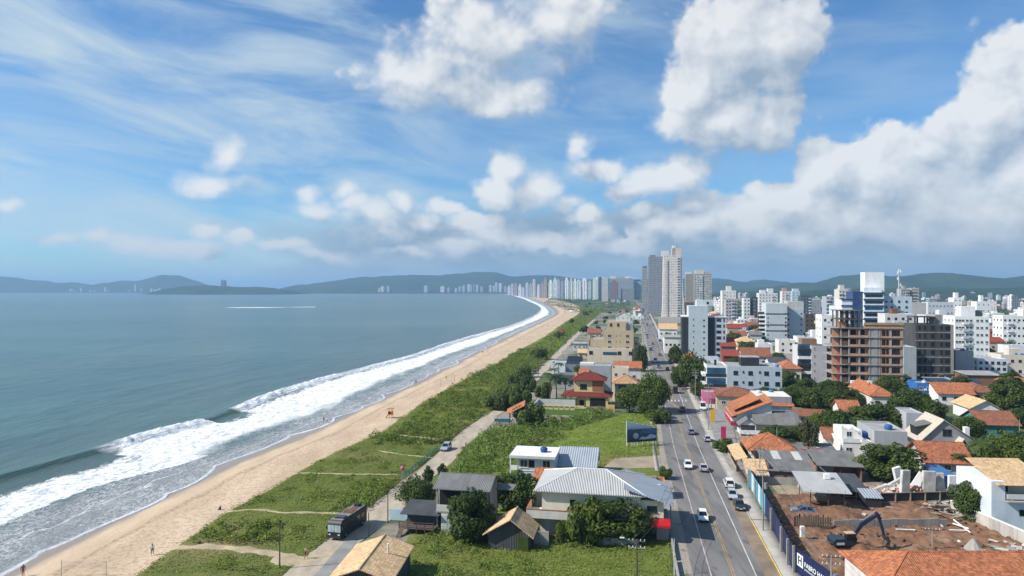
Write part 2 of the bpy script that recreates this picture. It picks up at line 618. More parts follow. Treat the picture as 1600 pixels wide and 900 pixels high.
# ================================================================== SETTING
def pxcurve(pts):
    """Smooth px(py) through points seen in the photograph -> X(Y) on the ground."""
    p = sorted((y, x) for x, y in pts)
    ys = np.array([a for a, _ in p], float); xs = np.array([b for _, b in p], float)
    d = np.diff(xs) / np.diff(ys)
    m = np.concatenate([[d[0]], (d[:-1] + d[1:]) / 2, [d[-1]]])

    def X(Y):
        Y = np.asarray(Y, float)
        y = HZ + F * H / Y
        i = np.clip(np.searchsorted(ys, y) - 1, 0, len(ys) - 2)
        h = ys[i + 1] - ys[i]; t = (y - ys[i]) / h
        c = ((2 * t**3 - 3 * t**2 + 1) * xs[i] + (t**3 - 2 * t**2 + t) * h * m[i]
             + (-2 * t**3 + 3 * t**2) * xs[i + 1] + (t**3 - t**2) * h * m[i + 1])
        c = np.where(y > ys[-1], xs[-1] + (y - ys[-1]) * m[-1], c)
        c = np.where(y < ys[0], xs[0] + (y - ys[0]) * m[0], c)
        return (c - 800) / F * Y
    return X


XW = pxcurve([(-270, 1020), (-130, 950), (0, 890), (130, 829), (225, 783), (290, 750), (352, 722), (435, 690), (520, 655),
              (590, 622), (650, 596), (705, 568), (745, 548), (800, 521), (848, 500), (866, 490), (858, 480), (838, 470), (820, 464), (796, 460), (770, 458.4)])
XB = pxcurve([(-420, 860), (-160, 785), (0, 742), (150, 700), (215, 680), (300, 660), (345, 645), (400, 622), (500, 592), (570, 574),
              (640, 556), (700, 536), (750, 522), (800, 508), (838, 490), (843, 480), (824, 470), (808, 464), (787, 460), (765, 458.3)])
XI = pxcurve([(-330, 960), (-140, 880), (0, 818), (62, 791), (172, 751), (281, 724), (390, 684), (500, 645), (560, 618), (640, 584),
              (700, 556), (745, 540), (800, 517), (846, 498), (860, 490), (853, 480), (833, 470), (816, 464), (793, 460), (768, 458.35)])
XV = pxcurve([(30, 1020), (125, 950), (205, 900), (262, 858), (300, 832), (345, 800), (400, 772), (455, 742), (500, 718), (552, 694),
              (592, 676), (612, 658), (655, 632), (700, 606), (735, 588), (770, 570), (800, 552), (850, 525), (868, 512), (882, 503), (903, 489),
              (902, 482), (885, 474), (862, 468), (842, 463.5), (815, 460), (780, 458.6)])


def water_material():
    m, t, b = newmat("sea_water")
    co = t.coord()
    aq = t.n.new('ShaderNodeAttribute'); aq.attribute_name = 'surf'
    q = aq.outputs['Fac']
    x, y, z = t.sep(co)
    # water colour: teal, browner in the shallows, long darker bands further out put in for cloud shadow, depth and wind
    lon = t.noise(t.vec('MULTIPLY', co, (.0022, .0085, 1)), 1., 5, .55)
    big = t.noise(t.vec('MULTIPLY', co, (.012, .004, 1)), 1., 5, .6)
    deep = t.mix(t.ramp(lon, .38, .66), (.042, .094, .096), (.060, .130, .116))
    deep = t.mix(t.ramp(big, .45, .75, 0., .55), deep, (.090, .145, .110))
    shal = t.ramp(q, -2.6, -.15)
    silt = t.noise(t.vec('MULTIPLY', co, (.05, .012, 1)), 1., 5, .62)
    rip = t.noise(t.vec('MULTIPLY', co, (.16, .05, 1)), 1., 7, .68)
    deep = t.mix(t.ramp(rip, .46, .70, 0., .55), deep, (.022, .058, .056))
    deep = t.mix(t.ramp(rip, .44, .28, 0., .4), deep, (.085, .165, .165))
    colw = t.mix(t.math('MULTIPLY', shal, t.ramp(silt, .36, .66, .15, .75)), deep, (.072, .105, .090))
    thin = t.ramp(q, .8, 1.5)
    colw = t.mix(thin, colw, (.225, .225, .222))
    # foam: dense in the broken wave, laced between it and the sand
    n1 = t.noise(t.vec('MULTIPLY', co, (.75, .50, 1)), 1., 9, .72)
    n2 = t.noise(t.vec('MULTIPLY', co, (.09, .035, 1)), 1., 6, .6)
    ridged = t.math('ABSOLUTE', t.math('SUBTRACT', t.noise(t.vec('MULTIPLY', co, (.85, .50, 1)), 1., 7, .66, 1.2), .5))
    lace = t.ramp(ridged, .10, .0)
    qn = t.math('ADD', q, t.math('MULTIPLY', t.math('SUBTRACT', n2, .5), .55))
    qn = t.math('ADD', qn, t.math('MULTIPLY', t.math('SUBTRACT', n1, .5), .38))
    on = t.ramp(qn, .04, .16)
    off = t.ramp(qn, .74, .98, 1., 0.)
    dense = t.math('MULTIPLY', t.math('MULTIPLY', on, off), t.ramp(n1, .30, .50, .62, 1.))
    zone = t.math('MULTIPLY', t.ramp(q, .55, .9), t.ramp(q, 2.02, 1.98))
    patchy = t.ramp(t.noise(t.vec('MULTIPLY', co, (.14, .07, 1)), 1., 4, .6), .32, .62)
    lz = t.math('MULTIPLY', t.math('MULTIPLY', lace, zone), t.math('MULTIPLY_ADD', patchy, .60, .08))
    ae = t.n.new('ShaderNodeAttribute'); ae.attribute_name = 'lip'
    ed = t.math('ADD', ae.outputs['Fac'], t.math('MULTIPLY', n1, .5))
    edge = t.math('MULTIPLY', t.ramp(ed, 1.7, .7), t.ramp(t.noise(t.vec('MULTIPLY', co, (.01, .035, 1)), 1., 3), .22, .40))
    front = t.math('MULTIPLY', t.ramp(t.math('ABSOLUTE', t.math('SUBTRACT', t.math('ADD', q, t.math('MULTIPLY', t.math('SUBTRACT', n2, .5), .9)), 1.48)), .03, .0), .55)
    foam = t.math('MAXIMUM', t.math('MAXIMUM', dense, lz), t.math('MAXIMUM', edge, front))
    fb = t.n.new('ShaderNodeAttribute'); fb.attribute_name = 'roller'
    foam = t.math('MAXIMUM', foam, t.math('MULTIPLY', fb.outputs['Fac'], t.ramp(n1, .25, .42, .82, 1.)))
    foamc = t.mix(t.ramp(n1, .32, .60), (.62, .65, .66), (.90, .90, .89))
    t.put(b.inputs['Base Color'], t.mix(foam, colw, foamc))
    t.put(b.inputs['Roughness'], t.math('MULTIPLY_ADD', foam, .55, .24))
    b.inputs['IOR'].default_value = 1.33
    t.put(b.inputs['Specular IOR Level'], t.math('MULTIPLY_ADD', foam, -.1, .26))
    w1 = t.noise(t.vec('MULTIPLY', co, (.30, .10, 1)), 1., 6, .62)
    w2 = t.noise(t.vec('MULTIPLY', co, (.030, .012, 1)), 1., 4, .6)
    hgt = t.math('ADD', t.math('MULTIPLY', w1, .55), t.math('MULTIPLY', w2, 2.2))
    hgt = t.math('ADD', hgt, t.math('MULTIPLY', t.math('MULTIPLY', foam, n1), .7))
    t.put(b.inputs['Normal'], t.bump(hgt, .75, 1.0))
    return m


def build_sea():
    Y = np.concatenate([np.geomspace(30, 62, 90), np.geomspace(62.4, 700, 640)[:], np.geomspace(710, 6400, 150), [7500, 9000, 12000, 20000, 60000]])
    off = np.concatenate([np.arange(-6.4, 75, .8), np.geomspace(76, 200, 34), np.geomspace(215, 30000, 26)])
    Yc = np.minimum(Y, 6200)
    xb, xi = XB(Yc) + 2.2 * np.clip((900 - Y) / 500, 0, 1), XI(Yc)
    run = 5.5 * np.abs(fbm(Y * .030, Y * 0, 71, 2) - .5) * 2 + 2.2 * (np.abs(np.sin(Y * .11 + 4 * fbm(Y * .02, Y * 0, 72, 2))) ** .6 - .5)
    xw0 = XW(Yc)
    xw = xw0 + (run - 1.0) * np.clip((900 - Y) / 500, 0, 1)          # run-up of the last wave, scalloped
    s = np.maximum((xw - xb) / 46.0, .35)[:, None]            # surf widths vary along the bay
    X = xw[:, None] - off[None, :] * np.where(off[None, :] < 75, s, s ** .0 * 1.0)
    X = np.where(off[None, :] >= 75, (xw[:, None] - 75 * s) - (off[None, :] - 75), X)
    YY = np.repeat(Y[:, None], len(off), 1)
    xb_, xi_, xw_ = xb[:, None], xi[:, None], xw[:, None]
    q = np.where(X < xb_, (X - xb_) / np.maximum(xi_ - xb_, 3) * .9,
                 np.where(X < xi_, (X - xb_) / np.maximum(xi_ - xb_, 3), 1 + (X - xi_) / np.maximum(xw_ - xi_, 2)))
    # swash tongues along the sand
    tong = (fbm(YY * .055, YY * 0, 5, 3) - .5) * .55
    q = q + np.where(q > 1, np.clip(q - 1, 0, 1) * tong * .5, 0)
    d = X - xb_
    al = fbm(YY * .021 + 3, YY * 0 + .5, 11, 3)               # which stretches of the wave have broken
    broke = np.clip((al - .44) / .08, 0, 1)
    broke = np.where(YY > 240, np.maximum(broke, np.clip((YY - 240) / 120, 0, 1) * .8), broke)
    broke = np.where(YY < 206, np.clip((YY - 164 - 7 * fbm(YY * .2, X * .2, 61, 3)) / 9, 0, 1), broke)
    broke = np.where((YY > 206) & (YY < 224), 0, broke)
    broke = np.where((YY >= 224) & (YY < 300), 1, broke)
    near = np.clip((1500 - YY) / 900, 0, 1)
    lump = fbm(X * .7, YY * .55, 21, 4)
    crest = np.exp(-np.where(d < 0, d / 5.0, d / 2.0) ** 2)
    Z = -.42 + near * crest * (1.05 + .4 * broke * lump)
    roll = np.exp(-((d - 2.2) / 2.0) ** 2) * broke
    Z += near * roll * (.2 + 1.7 * lump)
    far = np.clip((-d - 8) / 30, 0, 1) * near
    Z += far * .28 * np.sin(-d * 2 * np.pi / 34 + 5 * fbm(YY * .006, d * .01, 8, 3)) * (.4 + fbm(YY * .012, d * .02, 4))
    inner = np.clip((q - .15) / .3, 0, 1) * np.clip((1.9 - q) / .5, 0, 1) * near
    Z += inner * (fbm(X * .35, YY * .2, 31, 4) - .5) * .5
    vb = (X - xw0[:, None]) / (XV(Yc) - xw0)[:, None]
    bz = -.42 + .95 * np.clip(vb, 0, 1) ** .8 + (fbm(X * .22, YY * .1, 3) - .5) * .22 * np.clip(vb * 2, 0, 1)
    Z = np.where(q > 1.45, np.minimum(Z, -.38), Z)
    Z = np.where(X <= xw_ + .01, np.maximum(Z, bz + .09), np.where(off[None, :] < -.1, -1.6, Z))
    q = np.where(broke < .5, np.where((q > -.2) & (q < .6), q - .16 * (1 - broke), q), q)
    q = np.where((YY < 166) & (q > -.2) & (q < 1), q - .20, q)
    P = np.stack([X, YY, Z], -1)
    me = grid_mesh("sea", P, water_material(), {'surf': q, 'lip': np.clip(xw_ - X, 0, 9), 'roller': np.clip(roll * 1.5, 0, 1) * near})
    o = link(bpy.data.objects.new("sea", me))
    tag(o, kind='structure')
    # sand bar breaking in the middle of the bay
    a, b_ = G(352, 481), G(492, 480)
    n = 60
    P = np.zeros((n, 7, 3))
    for i in range(n):
        u = i / (n - 1)
        w = (math.sin(math.pi * u) ** .5) * (3 + 13 * float(fbm(np.array(u * 14.), np.array(0.), 5, 4)) ** 1.5) * (1.5 if u < .45 else .5)
        for j in range(7):
            k = j / 6 - .5
            P[i, j] = (a.x + (b_.x - a.x) * u, a.y + (b_.y - a.y) * u + k * w + 10 * math.sin(u * 9), -.1 + .9 * (1 - 4 * k * k))
    fo = link(bpy.data.objects.new("water_foam", grid_mesh("water_foam", P, mat("foam", (.84, .85, .85), .8, .1, .2))))
    tag(fo, kind='structure')


def sand_material():
    m, t, b = newmat("beach_sand")
    co = t.coord()
    aq = t.n.new('ShaderNodeAttribute'); aq.attribute_name = 'across'
    v = aq.outputs['Fac']
    n = t.noise(t.vec('MULTIPLY', co, (.16, .045, 1)), 1., 6, .6)
    f = t.noise(co, 1.5, 6, .7)
    foot = t.voro(co, .9)
    col = t.mix(t.ramp(n, .3, .7), (.47, .35, .235), (.60, .46, .32))
    tr = t.math('MULTIPLY', t.ramp(t.math('ADD', v, t.math('MULTIPLY', t.math('SUBTRACT', n, .5), .6)), .40, .62), t.ramp(f, .45, .62))
    col = t.mix(t.math('MULTIPLY', tr, .65), col, (.31, .21, .125))
    band = t.ramp(t.math('ABSOLUTE', t.math('SUBTRACT', t.math('ADD', v, t.math('MULTIPLY', t.math('SUBTRACT', n, .5), .35)), .46)), .07, .0)
    col = t.mix(t.math('MULTIPLY', t.math('MULTIPLY', band, t.ramp(f, .38, .58)), .75), col, (.24, .165, .10))
    wet = t.ramp(t.math('ADD', v, t.math('MULTIPLY', t.math('SUBTRACT', n, .5), .22)), .27, .10)
    col = t.mix(wet, col, (.275, .215, .165))
    t.put(b.inputs['Base Color'], col)
    t.put(b.inputs['Roughness'], t.math('MULTIPLY_ADD', wet, -.62, .92))
    b.inputs['Specular IOR Level'].default_value = .35
    hgt = t.math('ADD', t.math('MULTIPLY', f, .5), t.math('MULTIPLY', t.ramp(foot, .0, .45), .35))
    t.put(b.inputs['Normal'], t.bump(t.math('MULTIPLY', hgt, t.ramp(wet, .8, 0.)), .7, .16))
    return m


def build_beach():
    Y = np.concatenate([np.geomspace(30, 700, 420), np.geomspace(710, 6300, 120)])
    xw, xv = XW(Y), XV(Y)
    xv = np.maximum(xv, xw + 2)
    v = np.linspace(-.55, 1.18, 50)
    X = xw[:, None] + (xv - xw)[:, None] * v[None]
    YY = np.repeat(Y[:, None], 50, 1)
    vv = np.repeat(v[None], len(Y), 0)
    Z = np.where(vv < 0, -.42 + vv * 2.0, -.42 + .95 * np.clip(vv, 0, 1) ** .8)
    Z = Z + (fbm(X * .22, YY * .1, 3) - .5) * .22 * np.clip(vv * 2, 0, 1)
    # the foot of the sheet is carried down under the sea floor
    P = np.stack([X, YY, Z], -1)
    o = link(bpy.data.objects.new("beach", grid_mesh("beach", P, sand_material(), {'across': vv})))
    tag(o, kind='structure')
    # sand on the far side of the vegetation is the land sheet itself


def ground_material():
    m, t, b = newmat("town_ground")
    co = t.coord()
    n = t.noise(co, .018, 6, .6)
    f = t.noise(co, .25, 6, .65)
    g = t.mix(t.ramp(f, .3, .7), (.045, .075, .022), (.085, .115, .036))
    d = t.mix(t.ramp(f, .3, .7), (.17, .145, .115), (.30, .27, .23))
    x, y, z = t.sep(co)
    far = t.ramp(y, 700., 2200.)
    k = t.ramp(t.math('SUBTRACT', n, t.math('MULTIPLY', far, .22)), .44, .54)
    t.put(b.inputs['Base Color'], t.mix(k, g, d))
    b.inputs['Roughness'].default_value = .95
    t.put(b.inputs['Normal'], t.bump(f, .5, .15))
    return m


def grass_material(name, lo, hi, dry, dryk=.6, scale=1.):
    m, t, b = newmat(name)
    co = t.coord()
    n = t.noise(co, .10 * scale, 6, .62)
    f = t.noise(co, 1.4 * scale, 6, .72)
    g = t.noise(co, .035 * scale, 5, .6)
    col = t.mix(t.ramp(t.math('ADD', t.math('MULTIPLY', n, .5), t.math('MULTIPLY', f, .5)), .34, .66), lo, hi)
    col = t.mix(t.math('MULTIPLY', t.ramp(g, .50, .68), dryk), col, dry)
    col = t.mix(t.ramp(f, .58, .72, 0., .6), col, tuple(x * .35 for x in lo))
    t.put(b.inputs['Base Color'], col)
    b.inputs['Roughness'].default_value = .95
    b.inputs['Specular IOR Level'].default_value = .1
    t.put(b.inputs['Normal'], t.bump(t.math('ADD', f, t.math('MULTIPLY', n, 1.5)), .9, .35))
    MATS[name] = m
    return m


def strip(name, left, right, z, m, n=160, kind='structure', ymin=30, ymax=3000):
    """Ribbon between two X(Y) curves."""
    Y = np.geomspace(ymin, ymax, n)
    P = np.stack([np.stack([left(Y), Y, np.full(n, z)], -1), np.stack([right(Y), Y, np.full(n, z)], -1)], 1)
    o = link(bpy.data.objects.new(name, grid_mesh(name, P, m)))
    return tag(o, kind=kind)


def poly_sheet(name, pxs, z, m, kind='structure'):
    mb = MB(); mb.face([(G(x, y).x, G(x, y).y, z) for x, y in pxs])
    o = mb.build(name, m)
    return tag(o, kind=kind)


# centre line of the avenue in ground metres
RC = [(5.0, -40), (22.5, 40), (31.0, 95.3), (44.0, 172), (52.3, 216), (66.2, 288), (99, 470), (165, 830), (270, 1400), (390, 2100), (480, 2700)]
_ry = np.array([b for _, b in RC], float); _rx = np.array([a for a, _ in RC], float)


def road_x(d):
    return lambda Y: np.interp(Y, _ry, _rx) + d * 1.018


def road_pt(Y, d=0.):
    return (float(np.interp(Y, _ry, _rx)) + d * 1.018, Y)


BEACH_ROAD = pxcurve([(395, 980), (480, 895), (552, 835), (615, 784), (662, 741), (703, 706), (735, 677), (765, 653), (793, 630), (829, 597), (845, 582), (860, 566), (880, 545), (903, 522), (925, 503), (940, 490), (955, 480)])


TRACKS = []


def dune_z(X, Y):
    xl, xr = XV(Y), np.maximum(BEACH_ROAD(Y) - 2.6, XV(Y) + 4)
    U = np.clip((X - xl) / (xr - xl), 0, 1)
    env = np.clip(U / .10, 0, 1) * np.clip((1 - U) / .45, 0, 1)
    return .045 + env * (.30 + .95 * fbm(X * .09, Y * .06, 9, 4) ** 1.6) + np.clip(U * 12, 0, 1) * np.clip((1 - U) * 12, 0, 1) * .22 * fbm(X * .7, Y * .6, 19, 3)


def build_land():
    gm = ground_material(); MATS_G['ground'] = gm
    Y = np.concatenate([np.geomspace(18, 6300, 200), [7000, 9000, 14000, 30000, 60000]])
    xv = XV(np.minimum(Y, 6200))
    cols = np.concatenate([[0, .5, 3, 10, 30], np.geomspace(60, 40000, 12)])
    X = xv[:, None] - 1.5 + cols[None]
    P = np.stack([X, np.repeat(Y[:, None], len(cols), 1), np.zeros_like(X)], -1)
    tag(link(bpy.data.objects.new("ground", grid_mesh("ground", P, gm))), kind='structure')
    # sea bed so that no gap shows under the water
    # dune vegetation between the sand and the dirt road, with soft humps
    dg = grass_material("dune_turf", (.085, .115, .022), (.165, .190, .046), (.25, .205, .095), .8)
    Y = np.geomspace(60, 1500, 420)
    xl = XV(Y) + (fbm(Y * .12, Y * 0, 2, 4) - .5) * np.clip(Y * .03, 2.0, 9)
    xr = BEACH_ROAD(Y) - 2.6 + (fbm(Y * .5, Y * 0, 44, 4) - .5) * 2.6
    xr = np.maximum(xr, xl + 3)
    u = np.linspace(0, 1, 60)
    X = xl[:, None] + (xr - xl)[:, None] * u[None]
    YY = np.repeat(Y[:, None], 60, 1); U = np.repeat(u[None], len(Y), 0)
    Z = dune_z(X, YY)
    Z[:, 0] = 0.0; Z[:, -1] = .03
    tag(link(bpy.data.objects.new("dune", grid_mesh("dune", np.stack([X, YY, Z], -1), dg))), kind='structure')
    # roads
    asp, t, b = newmat("asphalt")
    co = t.coord()
    x, y, z = t.sep(co)
    n = t.noise(t.vec('MULTIPLY', co, (.45, .06, 1)), 1., 6, .62)
    f = t.noise(co, 3., 6, .7)
    lane = t.noise(t.vec('MULTIPLY', co, (1.2, .01, 1)), 1., 2, .5)
    c = t.mix(t.ramp(n, .3, .72), (.135, .128, .122), (.215, .203, .192))
    c = t.mix(t.ramp(f, .4, .7, 0., .35), c, (.11, .104, .10))
    pat = t.noise(t.vec('MULTIPLY', co, (.25, .08, 1)), 1., 3, .4)
    c = t.mix(t.ramp(pat, .58, .61, 0., .75), c, (.098, .094, .092))
    oil = t.noise(t.vec('MULTIPLY', co, (.9, .05, 1)), 1., 4, .6)
    c = t.mix(t.ramp(oil, .56, .70, 0., .55), c, (.085, .082, .08))
    c = t.mix(t.ramp(lane, .52, .62, 0., .3), c, (.20, .185, .17))
    t.put(b.inputs['Base Color'], c); b.inputs['Roughness'].default_value = .9
    t.put(b.inputs['Normal'], t.bump(f, .3, .03))
    MATS['asphalt'] = asp
    verge, t, b = newmat("verge_dirt")
    co = t.coord()
    n = t.noise(co, .35, 6, .65); f = t.noise(co, 2.4, 6, .7)
    c = t.mix(t.ramp(f, .3, .7), (.24, .205, .165), (.36, .32, .27))
    c = t.mix(t.ramp(n, .54, .66, 0., .8), c, (.075, .095, .032))
    t.put(b.inputs['Base Color'], c); b.inputs['Roughness'].default_value = .95
    t.put(b.inputs['Normal'], t.bump(f, .5, .06))
    dust = mat("dusty_edge", (.25, .19, .135), .95, .3, .25)
    strip("verge", road_x(-7.7), road_x(-5.55), .02, verge)
    strip("road", road_x(-5.6), road_x(6.4), .04, asp)
    strip("road_shoulder", road_x(4.2), road_x(6.35), .045, dust, ymin=70, ymax=128)
    wl_ = mat("road_white", (.55, .54, .52), .8, .3, .35)
    pk = mat("road_pinkish", (.50, .42, .42), .8, .3, .35)
    yl = mat("road_yellow", (.40, .27, .10), .85, .35, .3)
    strip("road_edge_line", road_x(-3.22), road_x(-3.05), .048, pk, ymax=1200)
    strip("road_edge_line", road_x(2.95), road_x(3.12), .048, wl_, ymax=1200)
    strip("road_centre_line", road_x(-.22), road_x(-.10), .048, yl, ymax=1200)
    strip("road_centre_line", road_x(.08), road_x(.20), .048, yl, ymax=1200)
    mb = MB()          # crosswalk by the kiosk
    for k in range(8):
        d0 = -4.6 + k * 1.25
        p, q = road_pt(243, d0), road_pt(247, d0)
        mb.face([(p[0], p[1], .05), (p[0] + .5, p[1], .05), (q[0] + .5, q[1], .05), (q[0], q[1], .05)])
    tag(mb.build("crosswalk", wl_), kind='structure')
    # pavement with a real kerb on the town side
    pav = mat("pavement_concrete", (.34, .315, .285), .9, .22, .35, bump=.02)
    ky = mat("kerb_yellow", (.62, .44, .10), .8, .25, .8)
    kg = mat("kerb_grey", (.36, .35, .33), .85, .2, .8)

    def raised(name, d0, d1, y0, y1, z1, m, n=60):
        Y = np.geomspace(y0, y1, n)
        a, b_ = road_x(d0)(Y), road_x(d1)(Y)
        P = np.stack([np.stack([a, Y, np.full(n, .02)], -1), np.stack([a, Y, np.full(n, z1)], -1), np.stack([b_, Y, np.full(n, z1)], -1), np.stack([b_, Y, np.full(n, .0)], -1)], 1)
        tag(link(bpy.data.objects.new(name, grid_mesh(name, P, m, smooth=False))), kind='structure')
    raised("kerb", 6.35, 6.55, 60, 118, .15, ky)
    raised("kerb", 6.35, 6.55, 118.3, 1200, .13, kg)
    raised("pavement", 6.58, 9.6, 60, 118, .14, pav)
    raised("pavement", 6.58, 10.0, 118.3, 1200, .12, pav)
    raised("pavement", -8.6, -7.75, 150, 1200, .12, pav)
    # dirt road along the dunes, pale sandy tracks, yards
    dr, t, b = newmat("dirt_road")
    co = t.coord()
    n = t.noise(t.vec('MULTIPLY', co, (.5, .12, 1)), 1., 6, .65); f = t.noise(co, 1.6, 6, .7)
    c = t.mix(t.ramp(n, .3, .7), (.32, .265, .20), (.47, .40, .31))
    c = t.mix(t.ramp(f, .5, .75, 0., .5), c, (.19, .155, .12))
    t.put(b.inputs['Base Color'], c); b.inputs['Roughness'].default_value = .95
    t.put(b.inputs['Normal'], t.bump(f, .5, .08))
    MATS['dirt_road'] = dr
    strip("dirt_road", lambda Y: BEACH_ROAD(Y) - np.where(Y > 215, 2.0, 2.9) - .6 * np.sin(Y * .11) - 2.2 * (Y < 110), lambda Y: BEACH_ROAD(Y) + np.where(Y > 215, 2.0, 2.9) + .5 * np.sin(Y * .17), .075, dr, ymin=40, ymax=900)
    trk = mat("sand_track", (.46, .37, .235), .95, .3, .4, bump=.03)

    def track(pts, w):
        cs = np.array([[G(a, c_, .5).x, G(a, c_, .5).y] for a, c_ in pts])
        u = np.linspace(0, len(cs) - 1, 60)
        cx, cy_ = np.interp(u, np.arange(len(cs)), cs[:, 0]), np.interp(u, np.arange(len(cs)), cs[:, 1])
        cy_ = cy_ + (fbm(u * 1.3, u * 0 + cx[0], 12, 3) - .5) * 2.2
        ww = w * 1.35 * (.55 + 1.1 * vnoise(u * 3.3, u * 0, 3))
        v = np.linspace(-1, 1, 5)
        X = np.repeat(cx[:, None], 5, 1); Y = cy_[:, None] + ww[:, None] * v[None] * 1.25
        TRACKS.append((cx, cy_, ww))
        P = np.stack([X, Y, dune_z(X, Y) + .05 - .09 * np.abs(v[None]) ** 3], -1)
        tag(link(bpy.data.objects.new("sand_path", grid_mesh("sand_path", P, trk))), kind='structure')
    track([(335, 800), (380, 798), (430, 799), (490, 801), (540, 802), (585, 801)], .32)
    track([(240, 856), (290, 857), (340, 858), (400, 861), (440, 866), (470, 872)], .75)
    track([(580, 678), (610, 681), (650, 683), (690, 687)], .7)
    track([(425, 872), (470, 872), (500, 866), (530, 856)], 1.5)
    track([(430, 742), (500, 742), (560, 741), (620, 740)], .28)
    track([(590, 706), (630, 711), (680, 712)], .28)
    # lots
    lg = grass_material("lot_grass", (.085, .125, .022), (.185, .220, .050), (.27, .22, .10), .8)
    bg_ = grass_material("bright_grass", (.115, .175, .022), (.195, .265, .050), (.19, .18, .07), .25)
    lawn = grass_material("mown_lawn", (.060, .115, .016), (.085, .145, .024), (.10, .13, .03), .2, 2.)
    poly_sheet("lot_grass", [(548, 1010), (640, 835), (700, 800), (840, 790), (1044, 800), (1048, 900), (1052, 1010)], .03, lg)
    poly_sheet("lot_grass", [(668, 752), (745, 676), (800, 665), (938, 650), (1024, 641), (1031, 725), (1040, 770), (800, 770)], .03, lg)
    poly_sheet("bright_meadow", [(842, 700), (905, 668), (985, 646), (1020, 642), (1022, 668), (1026, 705), (940, 712)], .055, bg_)
    poly_sheet("lawn", [(836, 648), (845, 628), (952, 622), (952, 639), (917, 643), (917, 649)], .06, lawn)
    dirt = mat("bare_dirt", (.34, .27, .19), .95, .25, .3, bump=.05)
    poly_sheet("bare_lot", [(940, 733), (962, 716), (1030, 712), (1036, 731)], .06, dirt)
    conc = mat("yard_concrete", (.27, .26, .25), .9, .25, .4, bump=.02)
    poly_sheet("paved_yard", [(470, 925), (537, 848), (560, 842), (556, 850), (505, 925)], .10, conc)
    poly_sheet("forecourt", [(1103, 640), (1136, 640), (1146, 668), (1152, 700), (1172, 735), (1142, 735), (1118, 690)], .145, conc)
    poly_sheet("forecourt", [(1010, 762), (1046, 762), (1050, 836), (1012, 838)], .065, conc)


def ridge(name, D, sil, depth, m, base=-1.0, seed=1, rough=14, step=None):
    """A range of hills: crest heights follow a skyline, slopes and spurs on both sides."""
    sil = sorted(sil)
    xs = np.array([a for a, _ in sil], float); hs = np.array([(HZ - b) / F * D + H for _, b in sil])
    n = 220
    px = np.linspace(xs[0], xs[-1], n)
    hh = np.interp(px, xs, hs)
    k = np.ones(5) / 5
    hh = np.convolve(np.pad(hh, 2, 'edge'), k, 'valid')
    X = (px - 800) / F * D
    v = np.linspace(-1, 1, 42)
    XX = np.repeat(X[:, None], len(v), 1); V = np.repeat(v[None], n, 0)
    YY = D + V * depth
    XX = XX * (1 + (YY / D - 1) * .0)
    prof = (1 - np.abs(V) ** 1.35)
    spur = fbm(XX / (depth * .45), YY / (depth * .35), seed, 5)
    Z = base + (hh[:, None] - base) * np.clip(prof * (.62 + .76 * spur) * np.where(np.abs(V) < .12, 1, 1), 0, None)
    lim = base + (hh[:, None] - base)
    w = np.exp(-(V / .22) ** 2)
    Z = Z * (1 - w) + (lim * (.985 + .03 * spur)) * w
    Z += rough * (fbm(XX / 90, YY / 90, seed + 40, 4) - .5) * np.clip(prof * 3, 0, 1)
    Z = np.where(np.abs(V) > .999, base - 2, Z)
    o = link(bpy.data.objects.new(name, grid_mesh(name, np.stack([XX, YY, Z], -1), m)))
    return tag(o, kind='structure')


def build_hills():
    m, t, b = newmat("forest_hill")
    co = t.coord()
    n = t.noise(co, .004, 8, .65); f = t.noise(co, .045, 5, .7)
    c = t.mix(t.ramp(t.math('ADD', t.math('MULTIPLY', n, .6), t.math('MULTIPLY', f, .4)), .35, .65), (.020, .040, .018), (.050, .080, .032))
    t.put(b.inputs['Base Color'], c); b.inputs['Roughness'].default_value = 1.
    b.inputs['Specular IOR Level'].default_value = 0.
    t.put(b.inputs['Normal'], t.bump(f, 1., 18.))
    ridge("hills", 8600, [(-160, 440), (-60, 432), (0, 432), (18, 433), (40, 439), (62, 439), (85, 445), (110, 441), (140, 446), (152, 447), (165, 443), (200, 439), (220, 440), (240, 436), (262, 430), (275, 431), (292, 437), (320, 446), (350, 452), (420, 456), (470, 459)], 900, m, seed=3, rough=20)
    ridge("hills", 5600, [(243, 459.5), (256, 453), (270, 450), (290, 446.5), (310, 445.5), (330, 446), (345, 448), (375, 449), (400, 448.5), (425, 450), (450, 454), (470, 459), (480, 460)], 330, m, seed=8, rough=14)
    ridge("hills", 7600, [(400, 459), (440, 454), (470, 447), (500, 443), (530, 439), (560, 434), (600, 432), (640, 430), (690, 431), (720, 429), (745, 426.5), (770, 424.5), (785, 428), (800, 432.5), (830, 430.5), (860, 430), (885, 433), (910, 437), (960, 436), (1010, 438), (1060, 442), (1140, 446), (1200, 452)], 1200, m, seed=5, rough=22)
    ridge("hills", 6800, [(960, 452), (1000, 441), (1040, 437), (1090, 435), (1118, 434), (1140, 438), (1165, 441), (1190, 437.5), (1215, 441), (1240, 446), (1290, 450)], 700, m, seed=14, rough=20)
    ridge("hills", 4700, [(1130, 459), (1190, 450), (1225, 447), (1255, 441), (1275, 443), (1300, 438), (1320, 430.5), (1345, 429.5), (1370, 431), (1400, 434), (1425, 430), (1440, 427), (1470, 429), (1510, 431), (1550, 435), (1575, 436), (1600, 432), (1660, 427), (1740, 434), (1900, 440)], 900, m, seed=21, rough=20)
    # wooded low rise between the town and the hills
    ridge("hills", 3200, [(1090, 464), (1130, 458), (1200, 455), (1260, 455), (1330, 452), (1400, 451), (1480, 450), (1550, 451), (1620, 449), (1750, 451), (1900, 452)], 520, m, seed=33, rough=16)


